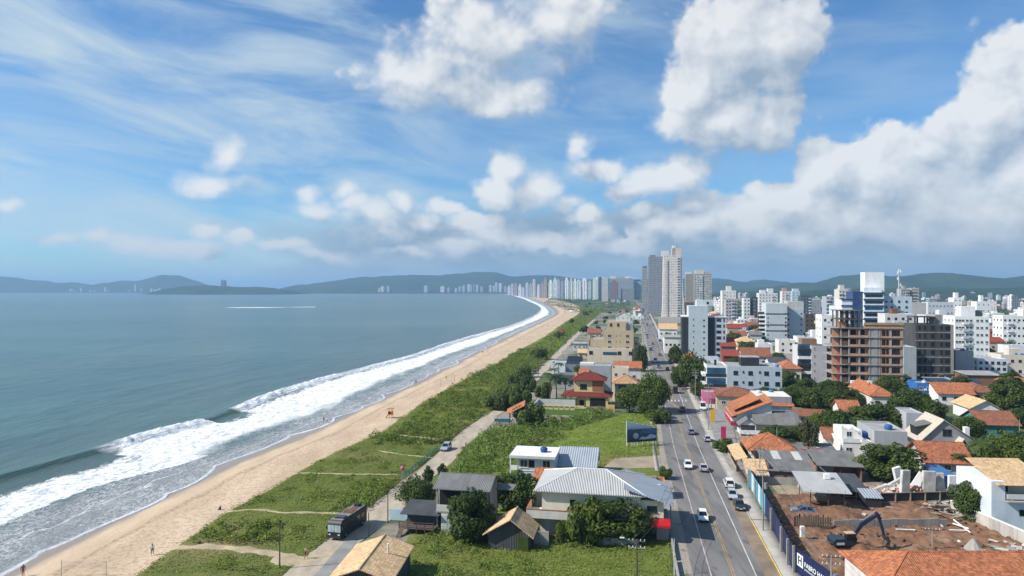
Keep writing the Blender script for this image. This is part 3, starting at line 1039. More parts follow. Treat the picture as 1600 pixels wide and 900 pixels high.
def far_shore():
    P = []
    for px, y0, y1 in [(300, 458.9, 458.5), (470, 459.0, 458.3), (560, 459.2, 458.2), (640, 459.0, 458.1), (720, 459.1, 458.0), (770, 459.3, 458.0), (800, 460.3, 458.0), (830, 461, 458)]:
        a, b_ = G(px, y0), G(px, y1)
        P.append([(a.x, a.y, -1), (a.x, a.y + 20, 1.5), (b_.x, b_.y, 4.0), (b_.x, b_.y + 400, 6)])
    tag(link(bpy.data.objects.new("far_shore_ground", grid_mesh("far_shore_ground", np.array(P), MATS_G["ground"], smooth=False))), kind='structure')


MATS_G = {}


def build_haze():
    m = bpy.data.materials.new("haze_air"); m.use_nodes = True
    n = m.node_tree.nodes; n.clear()
    v = n.new('ShaderNodeVolumePrincipled'); o = n.new('ShaderNodeOutputMaterial')
    v.inputs['Color'].default_value = (.42, .69, 1.0, 1)
    v.inputs['Density'].default_value = HAZE
    v.inputs['Anisotropy'].default_value = .1
    m.node_tree.links.new(v.outputs[0], o.inputs['Volume'])
    m.cycles.homogeneous_volume = True
    mb = MB(); mb.box(-34000, 44500, -60, 60500, -4, 330)
    ob = mb.build("haze", m)
    tag(ob, kind='stuff')


HAZE = 1.05e-4

build_sea()
build_beach()
build_land()
build_hills()
far_shore()
build_haze()

# ================================================================== MATERIALS OF THE BUILT THINGS
tint_mat("plaster", .88, spec=.2, var=.28)
tint_mat("car_paint", .32, coat=.7, spec=.5, var=.03)
tint_mat("painted_metal", .5, spec=.4, var=.2)
facade_mat("facade_a", 3.4, 3.0)
facade_mat("facade_b", 2.6, 2.9, .18, .82, .25, .85, slab=.12)
facade_mat("facade_c", 4.2, 3.1, .12, .88, .30, .92, slab=.22, slabc=(.70, .70, .70))
facade_mat("facade_d", 2.2, 3.0, .30, .70, .30, .75, (.035, .045, .06))
facade_mat("facade_e", 3.6, 3.0, .10, .46, .2, .9, (.07, .08, .09), slab=.10)
facade_mat("facade_g", 2.1, 3.1, .30, .72, .28, .80, (.20, .185, .18), slab=.07, slabc=(.6, .56, .53))
facade_mat("facade_f", 9.0, 3.2, .62, .95, .0, 1.0, (.10, .12, .14))
M_glass = mat("window_glass", (.020, .028, .036), .12, .3, .8, spec=.6)
M_blueglass = mat("blue_glass", (.03, .10, .17), .1, .3, .5, spec=.6)
M_frame = mat("white_frame", (.62, .62, .60), .6, .1)
M_dark = mat("dark_opening", (.012, .011, .011), .9, .2)
M_black = mat("black_cladding", (.028, .030, .036), .6, .25)
M_conc = mat("raw_concrete", (.34, .32, .295), .92, .3, .35, streak=True, dirt=.35)
M_roofcap = mat("flat_roof", (.36, .35, .34), .9, .3, .3, dirt=.2)
M_white = mat("white_paint", (.74, .74, .72), .75, .12, .5, streak=True, dirt=.12)
M_brick = brick_mat("hollow_brick", (.52, .215, .105), (.40, .33, .27))
M_oldbrick = brick_mat("old_brick", (.24, .115, .075), (.20, .17, .15))
M_orange = tile_mat("orange_tiles", (.46, .168, .078), old=.5, var=.4)
M_red = tile_mat("red_tiles", (.32, .062, .036), old=.3)
M_maroon = tile_mat("maroon_tiles", (.185, .034, .026), var=.2, old=.2)
M_tan = tile_mat("tan_tiles", (.68, .46, .255), .32, .42, .28, old=.35)
M_brownt = tile_mat("weathered_tiles", (.30, .12, .07), old=.7)
M_peach = tile_mat("peach_tiles", (.50, .29, .15), old=.2)
M_cream_t = tile_mat("cream_tiles", (.56, .50, .40), old=.1, var=.15)
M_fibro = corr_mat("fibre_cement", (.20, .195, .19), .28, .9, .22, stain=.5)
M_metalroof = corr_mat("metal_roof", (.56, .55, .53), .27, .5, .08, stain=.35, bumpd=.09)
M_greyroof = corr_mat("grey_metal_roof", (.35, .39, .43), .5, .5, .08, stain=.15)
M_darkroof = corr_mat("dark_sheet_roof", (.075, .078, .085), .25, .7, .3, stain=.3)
M_wood = mat("weathered_wood", (.115, .088, .066), .9, .4, 1.2, streak=True)
M_pale_wood = mat("pale_timber", (.36, .29, .20), .9, .3, 1.5)
M_pole = mat("concrete_pole", (.30, .28, .26), .9, .2, .8)
M_woodpole = mat("wood_pole", (.10, .08, .065), .95, .3, .8)
M_steel = mat("grey_steel", (.28, .28, .29), .5, .2, metal=.4)
M_tyre = mat("tyre_rubber", (.016, .016, .017), .85, .2)
M_rim = mat("wheel_rim", (.34, .34, .35), .35, .1, metal=.6)
M_carglass = mat("car_glass", (.012, .014, .017), .06, .1, spec=.7)
M_lamp = mat("lamp_lens", (.66, .66, .64), .15, .1)
M_tail = mat("tail_lens", (.36, .02, .015), .2, .1)
M_bark = mat("bark", (.085, .062, .045), .95, .35, 2., streak=True)
M_leaf = leaf_mat("leaf_dark", (.020, .044, .008), (.092, .138, .026))
M_leaf2 = leaf_mat("leaf_mid", (.030, .062, .010), (.115, .165, .030))
M_leaf3 = leaf_mat("leaf_olive", (.040, .056, .020), (.115, .118, .045))
M_scrub = leaf_mat("leaf_scrub", (.044, .090, .011), (.20, .275, .045), (.12, .10, .04), .22)
M_palm = leaf_mat("leaf_palm", (.025, .055, .014), (.085, .120, .030), (.14, .115, .05), .5)
M_tuft = leaf_mat("grass_blades", (.13, .165, .030), (.265, .30, .066), (.36, .30, .14), .06)
M_dirt = MATS.get("bare_dirt")


def paint(o, c):
    o.color = (*c, 1)
    return o


WHITE, OFFW, CREAM, BEIGE = (.72, .72, .71), (.64, .63, .60), (.62, .53, .38), (.50, .42, .32)
GREY, LGREY, DGREY, BLUEG = (.36, .37, .38), (.52, .53, .53), (.14, .145, .15), (.42, .49, .55)
PLA = MATS["plaster"]
WIN = {}


def win_mesh(w, h, style='w'):
    k = (round(w, 1), round(h, 1), style)
    if k in WIN:
        return WIN[k]
    mb = MB(); f = .07
    w, h = k[0], k[1]
    a, b = w / 2, h / 2
    mb.box(-a, a, -.05, 0, b - f, b, 0); mb.box(-a, a, -.05, 0, -b, -b + f, 0)
    mb.box(-a, -a + f, -.05, 0, -b + f, b - f, 0); mb.box(a - f, a, -.05, 0, -b + f, b - f, 0)
    if w > 1:
        mb.box(-.03, .03, -.045, 0, -b + f, b - f, 0)
    mb.box(-a + f, a - f, -.02, 0, -b + f, b - f, 1)
    if style != 'd':
        mb.box(-a - .08, a + .08, -.14, 0, -b - .09, -b - .005, 0)
    fm = {'w': M_frame, 'b': M_black, 'd': M_dark, 'c': M_frame}[style]
    gm = {'w': M_glass, 'b': M_glass, 'd': M_dark, 'c': M_blueglass}[style]
    WIN[k] = mb.mesh("window", [fm, gm])
    return WIN[k]


class B:
    """A building placed from the photograph: front left foot, front right edge and top as seen."""
    def __init__(s, name, label, cat, px0, pyb, px1, pyt, D=10., group=None, rot=-T, W=None, Hh=None):
        p = G(px0, pyb)
        s.rot = rot; s.p = p
        ax = Vector((math.cos(rot), math.sin(rot)))
        k = (px1 - 800) / F
        s.W = W if W else (k * p.y - p.x) / (ax.x - k * ax.y)
        s.H = Hh if Hh else H - (pyt - HZ) * p.y / F
        s.D = D
        s.o = thing(name, label, cat, (p.x, p.y, 0), rot, group)
        c = Vector((p.x, p.y)) + ax * s.W / 2 + Vector((-ax.y, ax.x)) * D / 2
        OCC.append((c.x, c.y, math.hypot(s.W, D) / 2))

    def part(s, name, mb, m, parent=None, col=None, loc=(0, 0, 0), rot=0, **kw):
        o = mb.build(name, m, parent or s.o, loc, rot, **kw)
        if col:
            paint(o, col)
        return o

    def box(s, name, x0, x1, y0, y1, z0, z1, m=None, col=None, parent=None, **kw):
        return s.part(name, MB().box(x0, x1, y0, y1, z0, z1), m or PLA, parent, col, **kw)

    def put_win(s, face, a, z, w, h, style='w', y0=None, name='window'):
        o = bpy.data.objects.new(name, win_mesh(w, h, style))
        if face == 'front':
            o.location = (a, -.004 if y0 is None else y0, z)
        elif face == 'left':
            o.location = (-.004 if y0 is None else y0, a, z); o.rotation_euler = (0, 0, -math.pi / 2)
        else:
            o.location = (s.W + .004 if y0 is None else y0, a, z); o.rotation_euler = (0, 0, math.pi / 2)
        link(o, s.o)
        return o

    def grid(s, face, xs, zs, w, h, style='w', y0=None, skip=0.):
        for z in zs:
            for a in xs:
                if skip and random.random() < skip:
                    continue
                s.put_win(face, a, z, w, h, style, y0)

    def shell(s, col, m=None, cap=True, par=.55, x0=0., x1=None, y0=0., y1=None, z1=None, name='wall', capm=None):
        """Walls, a parapet and a recessed flat roof."""
        x1 = s.W if x1 is None else x1; y1 = s.D if y1 is None else y1; z1 = s.H if z1 is None else z1
        w = s.box(name, x0, x1, y0, y1, 0, z1 - par, m, col)
        mb = MB(); t = .18
        mb.box(x0, x1, y0, y0 + t, z1 - par, z1); mb.box(x0, x1, y1 - t, y1, z1 - par, z1)
        mb.box(x0, x0 + t, y0 + t, y1 - t, z1 - par, z1); mb.box(x1 - t, x1, y0 + t, y1 - t, z1 - par, z1)
        s.part('parapet', mb, m or PLA, None, col)
        s.part('roof', MB().box(x0 + t, x1 - t, y0 + t, y1 - t, z1 - par - .05, z1 - par + .02), capm or M_roofcap)
        return w

    def hip(s, x0, x1, y0, y1, z, rise, m, ov=.6, name='roof', parent=None):
        x0, x1, y0, y1 = x0 - ov, x1 + ov, y0 - ov, y1 + ov
        w, d = x1 - x0, y1 - y0
        if w >= d:
            a, b = (x0 + d / 2, (y0 + y1) / 2), (x1 - d / 2, (y0 + y1) / 2)
        else:
            a, b = ((x0 + x1) / 2, y0 + w / 2), ((x0 + x1) / 2, y1 - w / 2)
        if (Vector(a) - Vector(b)).length < .05:
            b = (b[0] + .05, b[1])
        mb = MB(); t = .16
        c = [(x0, y0, z), (x1, y0, z), (x1, y1, z), (x0, y1, z)]
        lo = [(p[0], p[1], z - t) for p in c]
        A, Bq = (*a, z + rise), (*b, z + rise)
        if w >= d:
            mb.face([c[0], c[1], Bq, A]); mb.face([c[1], c[2], Bq]); mb.face([c[2], c[3], A, Bq]); mb.face([c[3], c[0], A])
        else:
            mb.face([c[0], c[1], A]); mb.face([c[1], c[2], Bq, A]); mb.face([c[2], c[3], Bq]); mb.face([c[3], c[0], A, Bq])
        for k in range(4):
            mb.face([lo[k], lo[(k + 1) % 4], c[(k + 1) % 4], c[k]])
        mb.face(lo[::-1])
        r = s.part(name, mb, m, parent)
        rb = MB()                                           # ridge and hip tiles
        segs = [(A, Bq)] if w != d else []
        segs += [(c[0], A), (c[3], A), (c[1], Bq), (c[2], Bq)] if w >= d else [(c[0], A), (c[1], A), (c[2], Bq), (c[3], Bq)]
        for p, q in segs:
            rb.tube(p, q, .10, n=6)
        s.part('ridge_cap', rb, m if 'metal' not in m.name else M_white, r)
        return r

    def gable(s, x0, x1, y0, y1, z, rise, m, axis='y', ov=.5, wallc=None, wallm=None, ridge=.5, name='roof', t=.14, parent=None):
        """Pitched roof, ridge along axis; ridge = share of the width where the ridge stands."""
        mb = MB()
        if axis == 'y':
            xr = x0 + (x1 - x0) * ridge
            sl, sr = rise / max(xr - x0, .1), rise / max(x1 - xr, .1)
            L, Rr = (x0 - ov, z - sl * ov), (x1 + ov, z - sr * ov)
            top = (xr, z + rise)
            for P, Q in ((L, top), (top, Rr)):
                mb.ext_y([(P[0], P[1]), (Q[0], Q[1]), (Q[0], Q[1] + t), (P[0], P[1] + t)], y0 - ov, y1 + ov)
            if wallc or wallm:
                s.part('gable_wall', MB().ext_y([(x0, z - .02), (x1, z - .02), (xr, z + rise - .02)], y0, y1), wallm or PLA, None, wallc)
            rp, rq = (xr, y0 - ov, z + rise + t), (xr, y1 + ov, z + rise + t)
        else:
            yr = y0 + (y1 - y0) * ridge
            sl, sr = rise / max(yr - y0, .1), rise / max(y1 - yr, .1)
            L, Rr = (y0 - ov, z - sl * ov), (y1 + ov, z - sr * ov)
            top = (yr, z + rise)
            for P, Q in ((L, top), (top, Rr)):
                mb.ext_x([(P[0], P[1]), (Q[0], Q[1]), (Q[0], Q[1] + t), (P[0], P[1] + t)], x0 - ov, x1 + ov)
            if wallc or wallm:
                s.part('gable_wall', MB().ext_x([(y0, z - .02), (y1, z - .02), (yr, z + rise - .02)], x0, x1), wallm or PLA, None, wallc)
            rp, rq = (x0 - ov, yr, z + rise + t), (x1 + ov, yr, z + rise + t)
        r = s.part(name, mb, m, parent)
        s.part('ridge_cap', MB().tube(rp, rq, .11, n=6), m, r)
        return r

    def mono(s, x0, x1, y0, y1, z0, z1, m, axis='y', ov=.4, t=.1, name='roof', parent=None):
        """Single slope: height z0 at the low coordinate and z1 at the high one along axis."""
        mb = MB()
        if axis == 'y':
            k = (z1 - z0) / (y1 - y0)
            a, b = (y0 - ov, z0 - k * ov), (y1 + ov, z1 + k * ov)
            mb.ext_x([a, b, (b[0], b[1] + t), (a[0], a[1] + t)], x0 - ov, x1 + ov)
        else:
            k = (z1 - z0) / (x1 - x0)
            a, b = (x0 - ov, z0 - k * ov), (x1 + ov, z1 + k * ov)
            mb.ext_y([a, b, (b[0], b[1] + t), (a[0], a[1] + t)], y0 - ov, y1 + ov)
        return s.part(name, mb, m, parent)

    def balcony(s, x0, x1, z, d=1.2, h=1.0, col=WHITE, y=0., m=None):
        mb = MB()
        mb.box(x0, x1, y - d, y - .004, z - .12, z); t = .1
        mb.box(x0, x1, y - d, y - d + t, z + .004, z + h)
        mb.box(x0, x0 + t, y - d + t, y - .004, z + .004, z + h); mb.box(x1 - t, x1, y - d + t, y - .004, z + .004, z + h)
        return s.part('balcony', mb, m or PLA, None, col)

    def tank(s, x, y, z, r=.75, col=(.02, .06, .22)):
        mb = MB().lathe(x, y, [(r * .85, z), (r, z + r * .9), (r * .98, z + r * 1.0), (r * .75, z + r * 1.25), (.22, z + r * 1.38), (.0, z + r * 1.4)], 14)
        return s.part('water_tank', mb, MATS['painted_metal'], None, col, smooth=True)


def block(label, px0, pyb, px1, pyt, D, col, front=None, left=None, right=None, win=(1.3, 1.2), style='w', tower=None,
          name='apartment_building', cat='apartment building', group=None, fx=None, par=.6, rot=-T, z00=None, m=None):
    """Flat roofed block with real windows: front/left/right = (columns, storeys)."""
    b = B(name, label, cat, px0, pyb, px1, pyt, D, group, rot)
    b.shell(col, m, par=par)
    for face, cr in (('front', front), ('left', left), ('right', right)):
        if not cr:
            continue
        L = b.W if face == 'front' else b.D
        c, r = cr
        st = (b.H - par) / r
        w = min(win[0], L / c * .7); h = min(win[1], st * .6)
        xs = [L * (k + .5) / c for k in range(c)] if not (fx and face == 'front') else [L * v for v in fx]
        b.grid(face, xs, [st * (k + .52) for k in range(r)], w, h, style)
    if front and front[0] >= 3 and front[1] >= 4 and b.W > 7:
        c, r = front
        st = (b.H - par) / r
        kb = random.randrange(c)
        for k in range(1, r):
            x = b.W * (kb + .5) / c
            b.balcony(max(.1, x - 1.5), min(b.W - .1, x + 1.5), st * k + .15, 1.1, 1.0, random.choice([WHITE, LGREY, col]))
    if front:
        for k in range(min(6, front[0] * front[1] // 3)):
            i, j = random.randrange(front[0]), random.randrange(front[1])
            x, z = b.W * (i + .5) / front[0] + 1.0, (b.H - par) * (j + .3) / front[1]
            if x < b.W - .8:
                b.box('air_conditioner', x, x + .8, -.36, -.006, z, z + .55, M_frame)
    for k in range(random.choice([0, 1, 1, 2])):
        if b.W > 5:
            b.tank(random.uniform(1.5, b.W - 1.5), random.uniform(2, b.D - 2), b.H - par + .03, random.uniform(.6, .95), random.choice([(.03, .09, .28), (.05, .16, .36), (.5, .5, .5)]))
    for tw in (tower or []):
        x0, x1, y0, y1, dz = tw[:5]
        b.box('stair_tower', b.W * x0, b.W * x1, b.D * y0, b.D * y1, b.H - par + .03, b.H + dz, None, tw[5] if len(tw) > 5 else col)
    return b


def house(label, px0, pyb, px1, pye, D, col, roofm, rise=2.0, kind='hip', wins=3, storeys=1, name='house', cat='house', rot=-T, ov=.6,
          group=None, side=None, ridge=.5, style='w', axis=None, m=None, door=True, H_=None):
    b = B(name, label, cat, px0, pyb, px1, pye, D, group, rot, Hh=H_)
    b.box('wall', 0, b.W, 0, D, 0, b.H, m, col)
    if kind == 'hip':
        b.hip(0, b.W, 0, D, b.H + .16, rise, roofm, ov)
    elif kind == 'gx':
        b.gable(0, b.W, 0, D, b.H, rise, roofm, 'x', ov, wallc=col, wallm=m, ridge=ridge)
    elif kind == 'gy':
        b.gable(0, b.W, 0, D, b.H, rise, roofm, 'y', ov, wallc=col, wallm=m, ridge=ridge)
    elif kind == 'mono':
        b.mono(0, b.W, 0, D, b.H + .05, b.H + rise, roofm, axis or 'y', ov)
    st = b.H / storeys
    if wins:
        for k in range(storeys):
            for i in range(wins):
                b.put_win('front', b.W * (i + .5) / wins, st * (k + .55), min(1.3, b.W / wins * .6), min(1.1, st * .4), style)
    if side:
        for k in range(storeys):
            for i in range(side):
                b.put_win('left', D * (i + .5) / side, st * (k + .55), 1.2, min(1.1, st * .4), style)
                b.put_win('right', D * (i + .5) / side, st * (k + .55), 1.2, min(1.1, st * .4), style)
    return b


NUM = "first second third fourth fifth sixth seventh eighth ninth tenth eleventh twelfth thirteenth fourteenth fifteenth sixteenth seventeenth eighteenth nineteenth".split()
TENS = {2: "twent", 3: "thirt", 4: "fort", 5: "fift", 6: "sixt", 7: "sevent", 8: "eight", 9: "ninet"}


def nth(k):
    """1 -> first, 23 -> twenty-third."""
    if k < 20:
        return NUM[k - 1]
    if k < 100:
        a, b = divmod(k, 10)
        return TENS[a] + ("ieth" if b == 0 else "y-" + NUM[b - 1])
    return "hundred-and-" + nth(k - 100) if k > 100 else "hundredth"

# ================================================================== BUILDINGS BY THE DUNES, NEAR TO FAR
def dune_side():
    # tan roofed shed at the bottom edge
    b = B('shed', 'dark corrugated shed under a sunlit tan gabled tile roof beside the paved yard', 'shed', 517, 944, 614, 899, 11.2, rot=-R(5), W=7.6, Hh=3.3)
    b.box('wall', 0, b.W, 0, b.D, 0, 3.25, M_darkroof)
    b.gable(0, b.W, 0, b.D, 3.3, 1.35, M_tan, 'y', .45, wallm=M_darkroof)
    b.part('vent_pipe', MB().tube((5.6, 6.6, 3.9), (5.6, 6.6, 5.3), .11).tube((5.6, 6.6, 5.3), (5.6, 6.6, 5.42), .17), M_white)
    # two storey grey house with fibre cement roof
    b = B('house', 'weathered grey two storey house with corrugated roof and open upper veranda', 'house', 681, 832, 762, 762, 7.5)
    Wd, Ht = b.W, b.H
    b.box('wall', 0, Wd, 2.0, b.D, 0, Ht - .1, M_conc)
    b.box('lower_wall', .9, Wd, 0, 1.99, 0, 3.3, PLA, OFFW)
    b.box('veranda_floor', 0, Wd, -.05, 1.98, 3.32, 3.55, M_conc)
    b.box('parapet', .15, Wd - .1, 0, .14, 3.56, 4.6, PLA, (.55, .54, .50))
    for x in (0.02, Wd * .48, Wd - .32):
        b.box('column', x, x + .28, .15, .43, 0 if x < .1 else 3.56, Ht - .12, M_conc)
    b.box('dark_opening', .3, Wd - .35, 1.2, 1.96, 4.0, Ht - .5, M_dark)
    b.part('shutter', MB().box(1.1, 1.9, -.05, -.004, .3, 2.9).box(2.0, 2.8, -.05, -.004, .3, 2.9).box(2.9, 3.7, -.05, -.004, .3, 2.9), PLA, None, LGREY)
    b.gable(0, Wd, 0, b.D, Ht, 1.25, M_fibro, 'x', .5, wallm=M_conc, ridge=.55)
    b.box('lean_to_roof', Wd + .5, Wd + 3.4, 4, 7.4, Ht - 1.0, Ht - .85, M_fibro)
    # wooden shack with decks, left of the grey house
    b = B('wooden_shack', 'low dark wooden shack with open deck railing and black sheet roof', 'shack', 624, 832, 680, 795, 6.0)
    b.box('deck', 0, b.W, -.6, 4.6, .9, 1.05, M_wood)
    for x in np.linspace(.1, b.W - .2, 5):
        b.box('post', x, x + .13, -.55, -.42, 0, 2.0, M_wood)
    b.part('railing', MB().box(0, b.W, -.62, -.56, 1.95, 2.05).box(0, b.W, -.62, -.56, 1.5, 1.58), M_wood)
    b.box('wall', .8, b.W, 1.6, 5.4, 1.06, 2.8, M_darkroof)
    b.mono(.4, b.W, 1.0, 5.6, 2.9, 3.5, M_darkroof, 'y', .5)
    b.part('stair', MB().hexa([(.2, -2.2, 0), (1.0, -2.2, 0), (1.0, -.63, .9), (.2, -.63, .9)], [(.2, -2.2, .15), (1.0, -2.2, .15), (1.0, -.63, 1.04), (.2, -.63, 1.04)]), M_wood)
    mb = MB().box(0, 3.2, 0, .14, 0, 1.9)
    p = G(609, 812)
    o = mb.build('boundary_wall', PLA, None, (p.x, p.y, 0), -T); paint(o, (.46, .60, .68))
    single(o, 'pale blue painted low wall beside the dirt road by the shack', 'wall')
    # small tan gabled shed
    b = B('shed', 'small dark green grey shed with tan gabled roof in front of the balcony house', 'shed', 763, 858, 827, 830, 5.0, rot=-T)
    b.box('wall', 0, b.W, 0, b.D, 0, b.H, M_darkroof)
    b.gable(0, b.W, 0, b.D, b.H, 2.1, M_tan, 'y', .75, wallm=M_darkroof, ridge=.56)
    b.part('creeper', MB().box(b.W * .72, b.W * .98, -.22, -.004, 0, b.H * .8), M_leaf)
    b.box('water_tank', b.W + .4, b.W + 2.2, 3.4, 5.4, 0, 1.2, M_conc)
    b.box('yard_wall', b.W + .2, b.W + 2.6, 3.0, 3.2, 0, 2.2, M_conc)
    # cream two storey house with hipped metal roof
    b = B('house', 'cream two storey house with a pale ribbed metal hip roof and corner balcony', 'house', 843, 833, 1001, 766, 11.5)
    Wd, Ht, D = b.W, b.H, b.D
    cw = (.66, .62, .47)
    b.box('upper_wall', .4, Wd, 0, D, 3.55, Ht, PLA, cw)
    b.box('lower_wall', 0, 5.2, .2, D, 0, 3.5, PLA, (.60, .54, .46))
    b.box('lower_wall', 5.3, Wd + 2.5, 3.2, D, 0, 3.5, PLA, (.52, .48, .40))
    b.hip(0, Wd, 0, D, Ht + .16, 2.3, M_metalroof, .85)
    b.mono(Wd - 2.5, Wd + 5.0, -.8, D - .5, Ht + 1.15, Ht - 1.1, M_greyroof, 'x', .2, name='side_roof')
    b.box('side_wall', Wd + .02, Wd + 3.6, .3, D - 1, 3.55, Ht - .8, PLA, cw)
    b.put_win('front', Wd + 1.8, 4.9, 1.6, 1.0, 'b', .296)
    bl = MB(); z = 3.3
    bl.box(-1.9, 5.9, -1.9, -.004, z - .25, z); bl.box(-1.9, 5.9, -1.9, -1.75, z, z + 1.15); bl.box(-1.9, -1.75, -1.75, 3, z, z + 1.15)
    bl.box(5.75, 5.9, -1.75, -.02, z, z + 1.15); bl.box(-1.9, -.004, -.004, 3, z - .25, z)
    ba = b.part('balcony', bl, PLA, None, (.62, .58, .52))
    b.part('coping', MB().box(-1.95, 5.95, -1.96, -1.70, z + 1.15, z + 1.22).box(-1.96, -1.70, -1.7, 3.05, z + 1.15, z + 1.22), M_orange, ba)
    b.box('walkway', 5.95, Wd, -1.2, -.01, 3.3, 3.5, M_conc)
    b.part('railing', MB().box(6, 8.5, -1.2, -1.15, 4.4, 4.46).box(6.0, 6.06, -1.2, -1.15, 3.5, 4.4).box(7.2, 7.26, -1.2, -1.15, 3.5, 4.4).box(8.44, 8.5, -1.2, -1.15, 3.5, 4.4), M_frame)
    b.box('door', 5.0, 5.9, -.06, -.004, 3.52, 5.8, M_dark)
    b.put_win('front', 8.2, 5.0, 1.0, 1.2, 'c')
    for x in (10.0, 11.9):
        b.put_win('front', x, 5.8, .5, .35, 'd')
    b.box('recess', 9.2, 11.0, -.03, -.004, 3.55, 5.4, PLA, (.50, .50, .40))
    b.put_win('front', 3.4, 1.7, 1.1, 1.0, 'w', .196)
    b.box('door', .9, 1.7, .13, .196, 0, 2.2, M_frame)
    b.box('porch_roof', 5.0, 8.6, -1.2, 3.0, 2.55, 2.7, M_brownt)
    b.box('fence', -.2, 6.4, -2.9, -2.8, .9, 1.0, M_wood)
    for x in (-.2, 2, 4.2, 6.3):
        b.box('fence_post', x, x + .1, -2.9, -2.8, 0, .9, M_wood)
    b.box('low_wall', 6.6, 16, -3.4, -3.2, 0, 1.2, M_conc)
    aw = MB().hexa([(Wd + 1.6, -1.5, 2.6), (Wd + 4.6, -1.5, 2.6), (Wd + 4.6, .25, 3.2), (Wd + 1.6, .25, 3.2)], [(Wd + 1.6, -1.5, 2.95), (Wd + 4.6, -1.5, 2.95), (Wd + 4.6, .25, 3.5), (Wd + 1.6, .25, 3.5)])
    b.box('shopfront', Wd + 2.51, Wd + 4.4, .4, 6, 0, 3.3, PLA, (.30, .27, .24))
    b.part('awning', aw, MATS['painted_metal'], None, (.46, .012, .02))
    OCC.append((b.p.x + Wd, b.p.y + 5, 5))
    # terracotta roofed annex behind
    b = house('terracotta roofed annex peeping out behind the ribbed metal hip roof', 836, 790, 868, 748, 5, OFFW, M_orange, 1.3, 'gx', 0, name='annex', cat='annex', ov=.4)
    # brick walled yard by the road
    b = B('brick_annex', 'low roofless orange brick annex with concrete pillar beside the avenue', 'annex', 1000, 779, 1039, 752, 4)
    b.part('wall', MB().box(0, b.W, 3.8, 4.0, 0, b.H).box(0, .2, 0, 3.8, 0, b.H).box(b.W - .2, b.W, 0, 3.8, 0, b.H), M_brick)
    b.box('pillar', b.W * .5, b.W * .5 + .8, 3.4, 3.79, 0, b.H + .2, M_conc)
    # pale blue and white house with water tank
    b = B('house', 'pale blue flat roofed house with a dark blue water tank on top', 'house', 809, 752, 866, 711, 8.5)
    Wd, Ht = b.W, b.H
    b.box('wall', 0, Wd, 0, b.D, 0, Ht - .3, PLA, (.50, .56, .60))
    b.box('roof', -1.7, Wd + .3, -.7, b.D, Ht - .29, Ht, PLA, (.72, .72, .72))
    b.box('roof_edge', -1.7, Wd + .3, -.86, -.705, Ht - .45, Ht + .1, PLA, LGREY)
    b.tank(5.0, 3.6, Ht, .8)
    b.put_win('front', 2.9, Ht - 1.7, 1.2, 1.5, 'd')
    for x in (1.3, 6.0):
        b.put_win('front', x, Ht - 1.7, 1.6, 1.6, 'w')
    b.box('porch_post', -1.6, -1.4, -.5, -.3, 0, Ht - .3, PLA, WHITE)
    b.box('porch_rail', -1.6, -.02, -.5, -.42, Ht - 3.0, Ht - 2.0, PLA, WHITE)
    b.box('string_course', 0, Wd, -.10, -.004, Ht - 3.2, Ht - 3.0, PLA, WHITE)
    for x in (1.0, 2.4, 4.4, 6.2):
        b.put_win('front', x, Ht - 4.2, .9, 1.2, 'w')
    b = B('warehouse', 'low building with a wide sloping grey blue metal roof beside the water tank house', 'warehouse', 868, 746, 931, 728, 9)
    b.box('wall', 0, b.W, 0, b.D, 0, b.H, PLA, LGREY)
    b.gable(0, b.W, 0, b.D, b.H, 2.2, M_greyroof, 'x', .3, wallc=LGREY, ridge=.9)
    # orange hut with pool
    b = B('pool_hut', 'open hut under a bright orange hip roof next to a small pool', 'hut', 795, 664, 829, 646, 8.5, rot=-R(2))
    b.box('wall', 2.0, b.W, 3, b.D, 0, b.H - .1, PLA, LGREY)
    for x, y in ((.1, .1), (b.W - .3, .1), (.1, b.D - .3)):
        b.box('post', x, x + .2, y, y + .2, 0, b.H - .1, M_wood)
    b.gable(0, b.W, 0, b.D, b.H, 2.3, M_orange, 'y', .8, ridge=.72)
    p = G(775, 659)
    t = thing('swimming_pool', 'small turquoise swimming pool fenced with glass beside the orange hut', 'swimming pool', (p.x, p.y, 0), -T)
    MB().box(0, 4.2, 0, 4.6, .02, .32).build('pool_rim', M_white, t)
    MB().box(.3, 3.9, .3, 4.3, .325, .34).build('water', mat('pool_water', (.05, .38, .42), .08, .15, .6), t)
    for x in np.linspace(-.4, 4.6, 6):
        MB().box(x, x + .06, -.6, -.54, 0, 1.2).build('fence_post', M_steel, t)
    MB().box(-.4, 4.66, -.59, -.55, .15, 1.12).build('fence_panel', M_blueglass, t)
    # maroon roofed villa
    b = B('villa', 'yellow two storey villa with dark maroon tiled roofs on two levels', 'villa', 900, 637, 950, 619, 10)
    Wd, Ht = b.W, b.H
    yc = (.66, .52, .24)
    b.box('lower_wall', 0, Wd * .55, 1.6, b.D, 0, Ht, PLA, yc)
    b.box('lower_wall', Wd * .32, Wd, -.6, 1.58, 0, Ht, PLA, yc)
    b.box('garage_door', Wd * .44, Wd * .92, -.66, -.604, 0, Ht - .4, M_dark)
    b.box('door', Wd * .10, Wd * .24, 1.53, 1.596, 0, 2.4, M_dark)
    for x in (-4.4, -2.0):
        b.box('porch_post', x, x + .25, 1.2, 1.45, 0, Ht - .05, M_bark)
    b.hip(-4.2, Wd + .6, -.4, b.D - 1, Ht + .16, 1.9, M_maroon, .8, name='lower_roof')
    uw = b.box('upper_wall', -.8, Wd * .86, 2.0, b.D - 1.4, Ht + .8, Ht + 5.2, PLA, yc)
    b.put_win('front', Wd * .22, Ht + 3.0, 2.3, 1.7, 'b', 1.996)
    b.box('recess', Wd * .5, Wd * .84, 1.90, 1.996, Ht + 1.6, Ht + 5.0, PLA, (.30, .13, .07))
